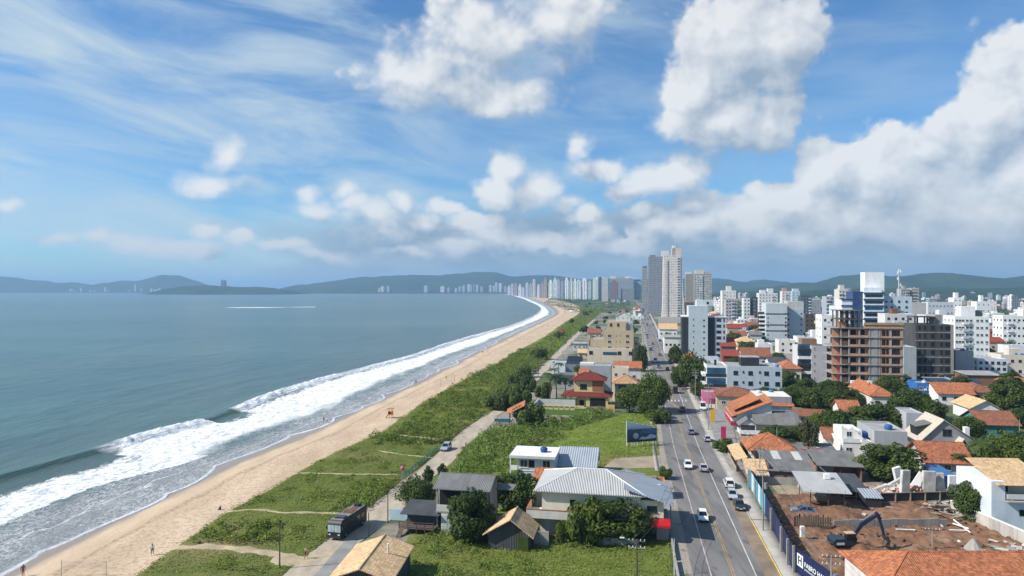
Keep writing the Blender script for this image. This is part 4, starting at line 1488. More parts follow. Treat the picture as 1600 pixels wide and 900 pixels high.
    b.hip(-.8, Wd * .86, 2.0, b.D - 1.4, Ht + 5.3, 2.2, M_maroon, 1.0, name='upper_roof')
    b.box('chimney', -1.0, -.1, 6.4, 7.3, Ht + 1.5, Ht + 7.0, PLA, (.60, .36, .20))
    b.box('patio', -5.2, Wd * .5, -1.6, 1.55, .05, .16, PLA, (.56, .42, .30))
    for i in range(6):
        b.box('garden_wall', -10.5 + i * 1.8, -9.0 + i * 1.8, -5.2, -5.0, 0, 1.5, PLA, (.62, .50, .25))
    b.box('garden_wall', -10.6, Wd * .3, -5.42, -5.205, 1.2, 1.6, PLA, (.66, .55, .28))
    b.box('gate', Wd * .35, Wd * .95, -5.3, -5.2, 0, 1.5, PLA, (.34, .28, .22))
    b.box('gate_pillar', Wd * 1.0, Wd * 1.22, -5.4, -4.6, 0, 2.1, PLA, (.66, .45, .18))
    # peach house and beige block by the big street tree
    b = B('house', 'peach tiled beige two storey house with glazed balcony beside the big street tree', 'house', 961, 633, 996, 599, 9)
    b.shell(BEIGE, cap=False, par=.2)
    b.hip(-.6, b.W, -.4, b.D, b.H + .16, 2.3, M_peach, .7)
    b.box('glazing', b.W * .16, b.W * .5, -.06, -.004, b.H * .5, b.H * .92, M_blueglass)
    b.balcony(b.W * .08, b.W * .55, b.H * .44, 1.2, 1.0, WHITE)
    b.box('door', b.W * .12, b.W * .32, -.06, -.004, 0, 2.3, M_dark)
    b.box('front_wall', -1, b.W + 3, -4.2, -4.0, 0, 1.8, PLA, (.62, .58, .52))
    block('narrow beige three storey house standing behind the peach tiled roof', 956, 626, 982, 575, 8, (.62, .55, .45), front=(2, 3), win=(1.1, 1.2), name='house', cat='house')
    b = block('windowless grey rendered house wall between the villa and tan apartments', 906, 614, 955, 571, 12, (.33, .35, .37), name='house', cat='house')
    b.box('roof_terrace', 0, b.W * .45, 0, 5, b.H + .02, b.H + .9, PLA, OFFW)
    house('red tiled roof house behind the grey rendered wall', 960, 604, 1001, 574, 10, OFFW, M_orange, 2.0, 'gx', 2)
    house('white house with small orange roof left of the grey rendered wall', 906, 617, 918, 583, 6, OFFW, M_orange, 1.2, 'gx', 1)
    # tan apartment building
    b = B('apartment_building', 'tan stepped apartment building between the avenue and the beach road', 'apartment building', 943, 570, 990, 516, 17)
    tanc = (.50, .40, .26)
    b.shell(tanc, par=.5)
    st = 3.1
    b.grid('front', [b.W * v for v in (.2, .80)], [b.H - 3.0, b.H - 6.1, b.H - 9.2, b.H - 12.3], 1.7, 1.5)
    b.grid('front', [b.W * v for v in (.42, .55)], [b.H - 2.6, b.H - 5.7, b.H - 8.8], .6, .6)
    b.box('penthouse', b.W * .12, b.W * .74, 3, 13, b.H - .45, b.H + 4.6, None, tanc)
    for x in (.18, .42):
        b.put_win('front', b.W * x + 1, b.H + 2.8, 1.2, 1.5, 'b', 2.99)
    b.box('stair_tower', b.W * .76, b.W * .98, 4, 11, b.H - .45, b.H + 3.6, None, (.30, .31, .33))
    b.shell(tanc, x0=-7.0, x1=-.01, y0=1, y1=15, z1=b.H - 4.8, par=.4, name='wing')
    b.shell((.60, .52, .40), x0=-8.2, x1=b.W * .95, y0=-6, y1=-.02, z1=b.H - 9.3, par=.4, name='front_wing')
    b.grid('front', [-6.2, 8.5, 14.2], [b.H - 11.4], 1.9, 1.7, 'b', -6.01)
    b.box('glass_strip', 0, 7.2, -6.07, -6.004, b.H - 12.5, b.H - 10.9, M_blueglass)
    b.shell(tanc, x0=b.W + .01, x1=b.W + 2.8, y0=2, y1=14, z1=b.H - 4.3, par=.4, name='wing')
    b.grid('front', [b.W + 1.5], [b.H - 7, b.H - 10], 1.3, 1.5, 'w', 1.99)
    # modern house with solar panels and pool terrace
    b = B('house', 'modern dark house with a solar panel roof facing the beach road', 'house', 884, 591, 908, 569, 10)
    b.shell((.22, .25, .28), par=.3)
    b.grid('front', [b.W * .3, b.W * .7], [2.0], 2.0, 1.6, 'b')
    mb = MB(); mb.hexa([(0, 1, b.H), (b.W, 1, b.H), (b.W, 9, b.H), (0, 9, b.H)], [(0, 1, b.H + .5), (b.W, 1, b.H + .5), (b.W, 9, b.H + 2.8), (0, 9, b.H + 2.8)])
    b.part('roof', mb, M_darkroof)
    for i in range(5):
        for j in range(3):
            x0, y0 = .25 + i * (b.W - .4) / 5, 1.3 + j * 2.6
            za = b.H + .56 + (y0 - 1) * .2875
            b.part('solar_panel', MB().hexa([(x0, y0, za), (x0 + 1.5, y0, za), (x0 + 1.5, y0 + 2.3, za + .66), (x0, y0 + 2.3, za + .66)],
                                            [(x0, y0, za + .05), (x0 + 1.5, y0, za + .05), (x0 + 1.5, y0 + 2.3, za + .71), (x0, y0 + 2.3, za + .71)]), M_carglass)
    b = block('white walled terrace house with blue pool beside the solar panel house', 861, 584, 883, 567, 10, (.62, .66, .68), name='terrace_house', cat='house')
    b.box('pool', b.W * .15, b.W * .9, 1, 7, b.H - .5, b.H - .28, MATS['pool_water'])
    b = block('low grey flat roofed house with dark garage below the solar panels', 869, 606, 897, 586, 10, (.34, .36, .38), front=(3, 1), win=(1.6, 1.4), style='b', name='house', cat='house')
    b.box('roof_slab', -.8, b.W + .8, -1.2, 6, b.H + .02, b.H + .3, None, DGREY)
    b = B('boundary_wall', 'white garden wall with sunlit end between the palms and the orange hut', 'wall', 834, 644, 880, 622, .3, rot=-T)
    b.box('wall_panel', 0, b.W + 3, 10, 10.25, 0, b.H * .6, PLA, (.55, .54, .52))
    b.box('wall_panel', 0, .25, -5, 9.98, 0, b.H * .6, PLA, WHITE)  # same white wall: sunlight put into this lighter colour, shade into the other panel's
    # far part of the beach side
    house('white gabled two storey house at the start of the far avenue', 962, 506, 985, 494, 16, (.66, .65, .60), M_cream_t, 5, 'gy', 3, 2)
    house('small brown roofed bungalow near the far beach parking', 918, 529, 938, 520, 12, BEIGE, M_brownt, 3.0, 'gx', 2)
    house('tiny white hut with red roof at the edge of the dunes', 873, 523, 880, 518.5, 6, WHITE, M_red, 2.0, 'hip', 1, name='beach_hut', cat='hut')
    house('grey flat roofed house far along the beach road', 895, 548, 916, 537, 12, LGREY, M_roofcap, .4, 'mono', 3)
    house('cream bungalow with tan roof beside the tan apartment wing', 903, 560, 921, 551, 9, CREAM, M_tan, 1.6, 'gx', 2)


# ================================================================== TOWN SIDE, NEAR
def town_near():
    # foreground orange roof
    b = B('house', 'house with a large orange tiled hip roof at the bottom right corner', 'house', 1380, 940, 1700, 921, 11.0, rot=0.0, W=27, Hh=3.4)
    b.o.location = (46.1, 83.6, 0)
    b.box('wall', 0, b.W, 0, b.D, 0, 3.4, PLA, OFFW)
    b.hip(0, b.W, 0, b.D, 3.55, 2.2, M_orange, .7)
    # shop with stacked orange roofs
    b = B('shop', 'roadside shop with two stacked orange tile roofs and a crimson sign band', 'shop', 1151, 675, 1206, 648, 13)
    Wd, Ht = b.W, b.H
    b.box('wall', 0, Wd, 0, b.D, 0, Ht, PLA, LGREY)
    b.part('gable_wall', MB().ext_y([(0, Ht), (Wd, Ht), (Wd, Ht + 3.9)], 0, b.D), PLA, None, (.50, .53, .55))
    b.mono(-1.6, Wd, -.5, b.D, Ht - .6, Ht + 3.95, M_orange, 'x', .3, .16, name='lower_roof')
    b.mono(-.2, Wd * .66, 2.5, b.D + 1.5, Ht + .95, Ht + 4.0, M_orange, 'x', .3, .16, name='upper_roof')
    b.box('balcony', -1.3, -.01, 0, b.D, 3.0, 4.0, PLA, (.72, .66, .64))
    for y in np.linspace(.2, b.D - .3, 5):
        b.box('balcony_post', -1.3, -1.15, y, y + .15, 4.0, Ht + .1, M_white)
    b.box('sign_band', -1.6, -1.31, -.4, b.D, 2.0, 2.95, MATS['painted_metal'], (.42, .02, .05))
    b.box('sign_band', -1.6, 3.0, -.7, -.41, 1.9, 2.85, MATS['painted_metal'], (.30, .015, .04))
    b.box('shop_window', -.06, -.004, 1, b.D - 1, .2, 1.9, M_glass)
    b.put_win('left', 6, Ht * .5 + 1.4, 2.2, 1.3, 'w')
    b = house('grey walled annex with small orange lean-to roof beside the stacked orange roofs', 1200, 655, 1238, 633, 8, BLUEG, M_orange, 1.0, 'gx', 0, name='annex', cat='annex')
    b = block('blank grey block with a pale flat roof behind the stacked orange roofs', 1181, 653, 1237, 619, 12, (.30, .29, .31), name='warehouse', cat='warehouse', par=.3)
    b.box('roof_sheet', .2, b.W - .2, .2, b.D - .2, b.H - .25, b.H + .05, PLA, (.70, .68, .60))
    house('old house with weathered brown and red tiles behind the crimson sign shop', 1120, 640, 1185, 619, 14, BEIGE, M_brownt, 2.2, 'hip', 3)
    b = house('grey corrugated roof bungalow with white porch railing by the avenue', 1181, 680, 1248, 661, 9, BEIGE, M_fibro, 2.6, 'gx', 2)
    b.gable(-4.4, -.2, -1.5, 4.5, 3.0, 1.6, M_fibro, 'y', .4, wallc=OFFW, name='porch_roof')
    b.box('porch_rail', -4.5, -4.35, -1.5, 4.5, .5, 1.6, M_white)
    b.box('porch_rail', -4.3, 1.5, -1.65, -1.5, .5, 1.6, M_white)
    for x, y in ((-4.4, -1.5), (-.4, -1.5), (-4.4, 4.2)):
        b.box('porch_post', x, x + .2, y + .01, y + .2, 0, 3.0, M_white)
    # orange hip roof house
    b = B('house', 'beige bungalow under a clean orange pyramid roof beside the avenue pavement', 'house', 1178, 729, 1240, 703, 9.2)
    b.box('wall', 0, b.W, 0, b.D, 0, b.H, PLA, (.52, .45, .38))
    b.put_win('front', b.W * .45, b.H - 1.4, 1.7, 1.2)
    b.box('door', b.W * .06, b.W * .16, -.06, -.004, 0, 2.2, M_wood)
    b.grid('left', [2.5, 6], [b.H - 1.5], 1.5, 1.3)
    b.hip(-.6, b.W, 0, b.D, b.H + .16, 3.0, M_peach if False else M_orange, 1.0)
    # fibre cement sheds over brick
    b = B('shed', 'long brick shed with patched grey fibre cement roof and two pale sheets', 'shed', 1200, 754, 1277, 735, 11)
    b.part('wall', MB().box(0, b.W, 0, .25, 0, b.H).box(0, .25, .25, b.D, 0, b.H + 1.2).box(b.W - .25, b.W, .25, b.D, 0, b.H + 1.2), M_oldbrick)
    b.mono(0, b.W, 0, b.D, b.H + .02, b.H + 1.6, M_fibro, 'y', .4)
    for x in (2.2, b.W - 3.0):
        k = 1.58 / b.D
        y0, y1 = b.D * .55, b.D * .98
        mb = MB().hexa([(x, y0, b.H + y0 * k + .13), (x + 1.6, y0, b.H + y0 * k + .13), (x + 1.6, y1, b.H + y1 * k + .13), (x, y1, b.H + y1 * k + .13)],
                       [(x, y0, b.H + y0 * k + .17), (x + 1.6, y0, b.H + y0 * k + .17), (x + 1.6, y1, b.H + y1 * k + .17), (x, y1, b.H + y1 * k + .17)])
        b.part('roof_sheet', mb, PLA, None, (.50, .49, .46))
    b.box('yard_wall', -2.5, b.W - .3, -1.6, -1.4, 0, 1.6, M_conc)
    b = B('shed', 'open fronted brick shed with grey sheet roof beside the bushy tree', 'shed', 1279, 751, 1347, 727, 9)
    b.part('wall', MB().box(0, b.W, 4, 4.25, 0, b.H).box(b.W - .25, b.W, 0, 4, 0, b.H), M_oldbrick)
    for x in (0, b.W * .5):
        b.box('post', x, x + .2, .1, .3, 0, b.H, M_wood)
    b.box('partition', 0, 3.8, 3.5, 3.98, 0, b.H - .3, PLA, GREY)
    b.mono(0, b.W, 0, b.D, b.H + .03, b.H + 1.1, M_fibro, 'y', .4)
    b = B('lean_to', 'low lean-to with a sheet roof scattered with pale and red boards', 'lean-to', 1244, 722, 1310, 708, 7)
    b.box('wall', 0, b.W, .3, b.D, 0, b.H, M_conc)
    b.mono(0, b.W, 0, b.D, b.H + .03, b.H + .9, M_fibro, 'y', .3)
    for k in range(8):
        x, y = random.uniform(2, 8), random.uniform(1, 5.5)
        z = b.H + .03 + .87 * y / b.D + .14
        c = random.choice([(.55, .54, .52), (.55, .54, .52), (.36, .06, .05)])
        b.part('loose_board', MB().box(-.8, .8, -.25, .25, 0, .06), PLA, None, c, loc=(x, y, z + .05), rot=random.uniform(0, 3))
    b = B('kiosk', 'little stall with a worn tan tile roof at the end of the blue hoarding', 'stall', 1170, 757, 1196, 738, 5)
    b.box('wall', .3, b.W, 1, b.D, 0, b.H, M_oldbrick)
    b.mono(-.3, b.W + .4, -.3, b.D, b.H - .2, b.H + 1.4, M_tan, 'y', .3)
    b = B('veranda_roof', 'narrow tan awning on posts along the pavement beside the pyramid roof bungalow', 'awning', 1150, 738, 1166, 716, 14)
    for y in (0, 4.5, 9, 13.5):
        b.box('post', .1, .25, y, y + .15, 0, 2.7, M_wood)
    b.mono(0, 2.2, 0, b.D, 2.7, 3.3, M_tan, 'x', .2)
    b.box('railing', 0, .08, 0, b.D, .3, 1.2, M_pale_wood)
    # white two storey house with parapets
    b = B('house', 'white two storey house with curved parapets and a blue tank on its terrace', 'house', 1317, 714, 1366, 676, 11)
    Wd, Ht = b.W, b.H
    wc = (.72, .70, .66)
    b.box('wall', 0, Wd, 0, b.D, 0, Ht * .62, PLA, wc)
    b.box('upper_wall', Wd * .1, Wd * .75, 3.2, b.D, Ht * .62 + .01, Ht, PLA, wc)
    pr = [(Wd * .08, Ht * .62), (Wd * .08, Ht + 1.3), (Wd * .16, Ht + .7), (Wd * .3, Ht + .3), (Wd * .42, Ht + 1.0), (Wd * .5, Ht + .2), (Wd * .78, Ht * .7), (Wd * .78, Ht * .62)]
    b.part('parapet', MB().ext_y(pr, 2.9, 3.15), PLA, None, wc)
    b.box('balcony', Wd * .0, Wd * .55, -.15, -.004, Ht * .62 - .1, Ht * .62 + .9, PLA, wc)
    b.part('stair_wall', MB().ext_y([(Wd * .55, Ht * .2), (Wd * .98, Ht * .2), (Wd * .98, Ht * .62 + .3), (Wd * .55, Ht * .62 + 1.2)], -1.3, -1.1), PLA, None, wc)
    b.put_win('front', Wd * .32, Ht * .85, 1.2, 1.3, 'w', 2.88)
    b.put_win('front', Wd * .6, Ht * .82, 1.1, 1.2, 'w', 3.18)
    b.put_win('front', Wd * .2, Ht * .3, 1.4, 1.2)
    b.put_win('front', Wd * .68, Ht * .3, 1.0, 1.6, 'd')
    b.tank(Wd * .9, 6.5, Ht * .62, 1.2, (.02, .10, .34))
    b = block('blank grey rendered wall block attached beside the curved parapet house', 1366, 714, 1418, 673, 13, (.36, .37, .38), name='house_extension', cat='house extension', par=.5)
    house('low house with dark brown old tiles beside the curved parapet house', 1290, 701, 1320, 684, 8, OFFW, M_brownt, 1.8, 'gx', 1)
    # grey gabled house with cream tiled roof
    b = B('house', 'grey gabled house with cream tiled roof slope and dark dormer', 'house', 1452, 716, 1524, 690, 10)
    Wd, Ht = b.W, b.H
    gc = (.27, .27, .29)
    b.box('wall', 0, Wd, 0, b.D, 0, Ht, PLA, gc)
    b.gable(-2.5, Wd + 1.5, 0, b.D, Ht - .4, 5.6, M_cream_t, 'y', .5, wallc=gc, ridge=.40)
    for x in (.34, .44):
        b.put_win('front', Wd * x, Ht + 2.3, .9, 1.5, 'b')
    dm = MB(); dm.hexa([(-1.5, 3, Ht + .6), (1.4, 3, Ht + 2.6), (1.4, 7, Ht + 2.6), (-1.5, 7, Ht + .6)], [(-1.7, 2.8, Ht + 2.9), (1.6, 2.8, Ht + 3.8), (1.6, 7.2, Ht + 3.8), (-1.7, 7.2, Ht + 2.9)])
    d = b.part('dormer', dm, M_black)
    b.part('dormer_roof', MB().hexa([(-2.0, 2.6, Ht + 2.92), (1.8, 2.6, Ht + 3.85), (1.8, 7.4, Ht + 3.85), (-2.0, 7.4, Ht + 2.92)], [(-2.0, 2.6, Ht + 3.05), (1.8, 2.6, Ht + 3.98), (1.8, 7.4, Ht + 3.98), (-2.0, 7.4, Ht + 3.05)]), M_fibro, d)
    b.gable(Wd * .42, Wd * .86, -2.6, -.1, Ht - 1.6, 2.9, M_cream_t, 'y', .3, wallm=M_black, name='porch_roof')
    b.box('chimney', Wd * .93, Wd * 1.03, 3.5, 4.8, Ht - 1, Ht + 3.0, PLA, WHITE)
    b = block('plain grey white box house behind the cream tiled slope', 1416, 690, 1443, 645, 9, (.42, .42, .45), name='house', cat='house', par=.4)
    house('bungalow with a patchy orange red tile roof behind the blue container', 1446, 741, 1516, 719, 10, (.44, .41, .38), mat_red_patchy(), 3.0, 'gx', 3, ov=.8)
    # blue container
    b = B('container', 'blue shipping container standing behind the rubble heap', 'container', 1470, 768, 1497, 744, 9)
    b.box('body', 0, b.W, 0, b.D, .1, b.H, corr_mat('container_steel', (.025, .115, .30), .28, .6, .08, stain=.1))
    b.part('door', MB().box(.15, b.W * .48, -.08, -.004, .3, b.H - .2).box(b.W * .52, b.W - .15, -.08, -.004, .3, b.H - .2), mat('container_door', (.02, .05, .13), .5))
    b.box('roof', -.1, b.W + .1, -.1, b.D + .1, b.H + .003, b.H + .12, mat('container_roof', (.05, .16, .34), .5, .2))
    # white and pale blue house on the right edge
    b = B('house', 'white and pale blue two storey house with tan roof behind the concrete wall', 'house', 1549, 830, 1640, 752, 10, rot=-R(4))
    Wd, Ht = b.W, b.H
    b.box('lower_wall', 0, Wd, 0, b.D, 0, Ht * .62, PLA, (.58, .65, .70))
    b.box('upper_wall', 0, 2.2, 0, b.D, Ht * .62 + .003, Ht, PLA, (.66, .70, .73))
    b.box('upper_wall', 2.21, Wd, 2.6, b.D, Ht * .62 + .003, Ht, PLA, (.60, .55, .45))
    b.mono(1.0, Wd, -.3, b.D - 2, Ht - .4, Ht + 1.7, M_tan, 'y', .4)
    b.box('balcony_rail', 2.3, Wd, -.3, -.2, Ht * .62 + .3, Ht * .62 + 1.1, M_frame)
    b.box('ledge', 2.21, Wd, -.8, -.004, Ht * .62 - .15, Ht * .62 + .05, M_conc)
    b.put_win('front', 3.5, Ht * .8, 1.4, 1.5, 'd', 2.59)
    b.put_win('front', 5.2, Ht * .38, 1.6, 1.0, 'd')
    t = thing('boundary_wall', 'stained concrete boundary wall with white coping beside the excavation', 'wall', (78.3, 122, 0), 0)
    MB().hexa([(0, 0, 0), (2.4, -26, 0), (2.65, -26, 0), (.25, 0, 0)], [(0, 0, 2.2), (2.4, -26, 2.2), (2.65, -26, 2.2), (.25, 0, 2.2)]).build('wall_panel', mat('stained_wall', (.46, .42, .38), .9, .3, .5, True, dirt=.75), t)
    MB().hexa([(-.06, 0, 2.203), (2.34, -26, 2.203), (2.71, -26, 2.203), (.31, 0, 2.203)], [(-.06, 0, 2.36), (2.34, -26, 2.36), (2.71, -26, 2.36), (.31, 0, 2.36)]).build('coping', M_white, t)


def mat_red_patchy():
    return MATS.get('patchy_tiles') or tile_mat('patchy_tiles', (.40, .145, .075), old=.55, var=.4)


# ================================================================== EXCAVATION SITE
def tilt_box(w, d, h):
    return MB().box(-w / 2, w / 2, -d / 2, d / 2, -h / 2, h / 2)


def site():
    ed, t, b_ = newmat('orange_earth')
    co = t.coord()
    n = t.noise(co, .5, 6, .65); f = t.noise(co, 2.2, 6, .7)
    c = t.mix(t.ramp(n, .3, .7), (.138, .066, .035), (.25, .128, .068))
    c = t.mix(t.ramp(f, .5, .75, 0., .6), c, (.13, .06, .03))
    g2 = t.noise(co, .16, 5, .6)
    c = t.mix(t.ramp(g2, .52, .64, 0., .7), c, (.25, .165, .105))
    c = t.mix(t.ramp(g2, .46, .36, 0., .6), c, (.10, .048, .025))
    t.put(b_.inputs['Base Color'], c); b_.inputs['Roughness'].default_value = .95
    t.put(b_.inputs['Normal'], t.bump(f, .8, .15))
    MATS['orange_earth'] = ed
    # uneven floor of the dig: a real sheet with heaps and ruts
    nx, ny = 150, 130
    Pn = np.zeros((ny, nx, 3))
    for j in range(ny):
        Y = 90 + j * 42 / (ny - 1)
        xl = float(np.interp(Y, [86, 97, 121, 140], [42.6, 41.4, 47.0, 51.0]))
        xr = float(np.interp(Y, [90, 122, 140], [80.4, 78.0, 76]))
        Pn[j, :, 0] = np.linspace(xl, xr, nx); Pn[j, :, 1] = Y
    X, Y = Pn[..., 0], Pn[..., 1]
    Pn[..., 2] = .06 + .9 * np.abs(fbm(X * .22, Y * .22, 5) - .4) + .9 * fbm(X * .8, Y * .8, 6, 4) ** 2 + 1.5 * np.exp(-((X - 71) / 3.5) ** 2 - ((Y - 119) / 3) ** 2) + 1.2 * np.exp(-((X - 57) / 3) ** 2 - ((Y - 120) / 2.5) ** 2) + 1.0 * np.exp(-((X - 53) / 2.5) ** 2 - ((Y - 103) / 2.0) ** 2)
    tag(link(bpy.data.objects.new('excavated_ground', grid_mesh('excavated_ground', Pn, ed))), kind='structure')
    poly_sheet('bare_lot', [(1206, 760), (1262, 752), (1330, 755), (1300, 800), (1240, 800)], .07, M_dirt or MATS['bare_dirt'])
    # retaining wall of concrete panels
    p, q = G(1303, 828), G(1480, 826)
    t = thing('retaining_wall', 'long low concrete panel retaining wall across the excavation', 'wall', p)
    d = (q - p); L = d.length; rot = math.atan2(d.y, d.x); t.rotation_euler = (0, 0, rot)
    nP = 14
    for k in range(nP):
        MB().box(k * L / nP + .04, (k + 1) * L / nP - .04, 0, .2, 0, 1.65 + random.uniform(-.12, .12)).build('panel', M_conc, t)
    # timber shoring with upright sheet boards left of the excavator
    p, q = G(1241, 826), G(1300, 832)
    t = thing('timber_shoring', 'dark upright timber shoring along the left edge of the excavation', 'shoring', p)
    d = q - p; L = d.length; t.rotation_euler = (0, 0, math.atan2(d.y, d.x))
    for k in range(16):
        MB().box(k * L / 16, k * L / 16 + L / 16 * .7, 0, .15, 0, random.uniform(2.0, 2.8)).build('plank_post', M_wood, t)
    p = G(1252, 847)
    o = MB().box(0, .6, 0, .6, 0, 2.4).build('concrete_pillar', M_white, None, p)
    single(o, 'white concrete pillar standing alone inside the navy hoarding', 'pillar')
    # open shed with white sheet roof
    b = B('open_shed', 'open builders shed with white sheet roof and air unit on top', 'shed', 1266, 797, 1322, 765, 9)
    for x in (0, b.W * .5, b.W - .2):
        for y in (0, b.D - .2):
            b.box('post', x, x + .15, y, y + .15, 0, b.H - .05, M_wood)
    b.mono(-1.0, b.W + .6, -.3, b.D, b.H - .3, b.H + .8, M_metalroof, 'y', .3)
    b.box('air_unit', b.W * .62, b.W * .62 + 1.1, 5.5, 6.3, b.H + .6, b.H + 1.5, M_white)
    b.box('workbench', .6, b.W - 1, 2, 3, .8, .9, M_wood)
    b.box('board_stack', 2, b.W - 2, 4, 6, .05, 1.3, M_pale_wood)
    b = B('dark_shed', 'black sheet roofed shed between the white sheet roof and the rubble', 'shed', 1318, 783, 1357, 768, 9)
    b.box('wall', 0, b.W, 1.5, b.D, 0, b.H, M_black)
    for x in (0, b.W * .5, b.W - .2):
        b.box('post', x, x + .15, 0, .15, 0, b.H, M_pale_wood)
    b.box('rail', 0, b.W, .02, .12, .9, 1.0, M_pale_wood)
    b.mono(0, b.W, 0, b.D, b.H + .03, b.H + 1.0, M_darkroof, 'y', .3)
    b = B('dark_shed', 'small black roofed store at the end of the timber hoarding', 'shed', 1352, 795, 1378, 778, 4)
    b.box('wall', 0, b.W, 0, b.D, 0, b.H, M_black)
    b.mono(0, b.W, 0, b.D, b.H + .03, b.H + .5, M_greyroof, 'y', .2)
    # timber hoarding in front of the rubble
    p, q = G(1376, 790), G(1492, 787)
    t = thing('timber_hoarding', 'black panelled timber hoarding on posts in front of the rubble', 'hoarding', p)
    d = q - p; L = d.length; t.rotation_euler = (0, 0, math.atan2(d.y, d.x))
    MB().box(0, L, .05, .12, .7, 2.2).build('panel', M_black, t)
    for k in range(6):
        MB().box(k * L / 5 - .1, k * L / 5 + .1, -.1, .048, 0, 2.45).build('post', M_pale_wood, t)
    MB().box(0, L, -.06, .046, 2.22, 2.36).build('rail', M_pale_wood, t)
    MB().box(0, L, -.06, .046, .55, .68).build('rail', M_pale_wood, t)
    # rubble: heap plus upright concrete pieces
    heap = MB()
    c0 = G(1425, 772)
    for k in range(420):
        x, y = random.gauss(0, 5.0), random.gauss(0, 2.4)
        h = max(.1, 2.0 * math.exp(-(x / 5.5) ** 2 - (y / 2.6) ** 2))
        s = random.uniform(.25, 1.0)
        M_ = Matrix.Translation((c0.x + x, c0.y + y, random.uniform(.1, h))) @ Matrix.Rotation(random.uniform(0, 3), 4, 'Z') @ Matrix.Rotation(random.uniform(-.7, .7), 4, 'X') @ Matrix.Rotation(random.uniform(-.7, .7), 4, 'Y')
        pts = [M_ @ Vector((a * s, b * s * .7, c * s * .3)) for c in (-1, 1) for a, b in ((-.7, -.7), (.7, -.7), (.7, .7), (-.7, .7))]
        heap.hexa(pts[:4], pts[4:], 0 if random.random() < .8 else 1)
    o = heap.build('rubble', [mat('broken_concrete', (.56, .53, .49), .95, .3, .8), M_brick])
    tag(o, kind='stuff')
    info = [(1391, 770, .5, 5.2, 60, 'long grey slab tilted up'), (1404, 766, 1.6, 4.4, -14, 'wide pale slab leaning'), (1414, 777, 1.7, 4.9, 3, 'tall round topped column upright'),
            (1433, 771, 1.4, 4.2, 28, 'white slab tilted steeply'), (1451, 776, 2.4, 4.6, 2, 'broad square block upright'), (1468, 774, 1.6, 4.0, -4, 'narrow grey block upright'),
            (1488, 771, 1.5, 3.2, 0, 'short white block upright'), (1374, 771, 3.4, 1.0, -20, 'flat beam lying aslant'), (1444, 768, .6, 4.4, 45, 'thin white beam leaning')]
    for (px, py, w, h, a, txt) in info:
        p = G(px, py)
        mb = tilt_box(w, .7, h)
        o = mb.build('concrete_block', M_white if 'white' in txt or 'pale' in txt else mat('broken_concrete', (0, 0, 0)), None, (p.x, p.y, h * .5 * math.cos(R(a)) + .35), random.uniform(-.5, .2), bevel=.06)
        o.rotation_euler = (0, R(a), o.rotation_euler[2])
        single(o, txt + ' in the demolition rubble', 'concrete block', 'concrete pieces in the rubble')
    # pile of planks: countable boards lie crosswise
    c0 = G(1450, 806)
    for k in range(24):
        w = random.uniform(2.5, 6)
        x, y = random.uniform(-6, 5.5), random.gauss(0, 1.6)
        o = tilt_box(w, random.uniform(.2, .5), .1).build('plank', random.choice([M_pale_wood, M_wood, M_pale_wood, M_conc]), None, (c0.x + x, c0.y + y, random.uniform(.35, 1.5) * math.exp(-(x / 6) ** 2) + .3))
        o.rotation_euler = (0, random.uniform(-.18, .18), random.uniform(-.7, .9))
        single(o, 'weathered plank in the jumbled timber pile behind the retaining wall', 'plank', 'planks in the timber pile')
    for k, (px, py, px2, py2, txt) in enumerate([(1490, 812, 1516, 832, 'uppermost'), (1489, 818, 1514, 826, 'middle'), (1484, 828, 1512, 829, 'lowest flat'), (1400, 827, 1430, 828, 'lone')]):
        a, b = G(px, py, .8), G(px2, py2, .8)
        o = MB().tube((0, 0, 0), b - a, .12, n=6).build('white_beam', M_white, None, a)
        single(o, f'{txt} of the white beams lying on the orange earth' if txt != 'lone' else 'single white board lying on earth right of the bucket', 'beam', 'white beams on the earth')
    # tarpaulin cone and slabs at the near edge
    p = G(1521, 861)
    mb = MB().lathe(0, 0, [(1.5, 0), (1.2, .5), (.35, 1.7), (.12, 1.9), (0, 1.92)], 9)
    single(mb.build('tarpaulin_heap', M_conc, None, p), 'pale grey cone shaped heap under tarpaulin by the orange roof', 'heap')
    for k in range(14):
        p = G(random.uniform(1530, 1600), random.uniform(846, 862), .5)
        o = tilt_box(random.uniform(.8, 2.2), random.uniform(.4, .9), .12).build('paving_slab', random.choice([M_conc, mat('broken_concrete', (0, 0, 0))]), None, (p.x, p.y, .65))
        o.rotation_euler = (random.uniform(-.1, .1), random.uniform(-.1, .1), random.uniform(0, 3))
        single(o, 'loose grey slab strewn below the stained boundary wall', 'slab', 'slabs strewn below the wall')
    db = MB()
    for k in range(300):
        x, y = random.uniform(48, 79), random.uniform(97, 124)
        s_ = random.uniform(.06, .32)
        M_ = Matrix.Translation((x, y, .35 + random.uniform(0, .3))) @ Matrix.Rotation(random.uniform(0, 3), 4, 'Z') @ Matrix.Rotation(random.uniform(-.7, .7), 4, 'X')
        pts = [M_ @ Vector((a * s_ * 1.6, b_ * s_, c * s_ * .5)) for c in (-1, 1) for a, b_ in ((-.7, -.7), (.7, -.7), (.7, .7), (-.7, .7))]
        db.hexa(pts[:4], pts[4:], random.choice([0, 0, 0, 1, 1, 2]))
    tag(db.build('debris', [ed, M_wood, mat('broken_concrete', (0, 0, 0))]), kind='stuff')
    excavator()
    hoarding()


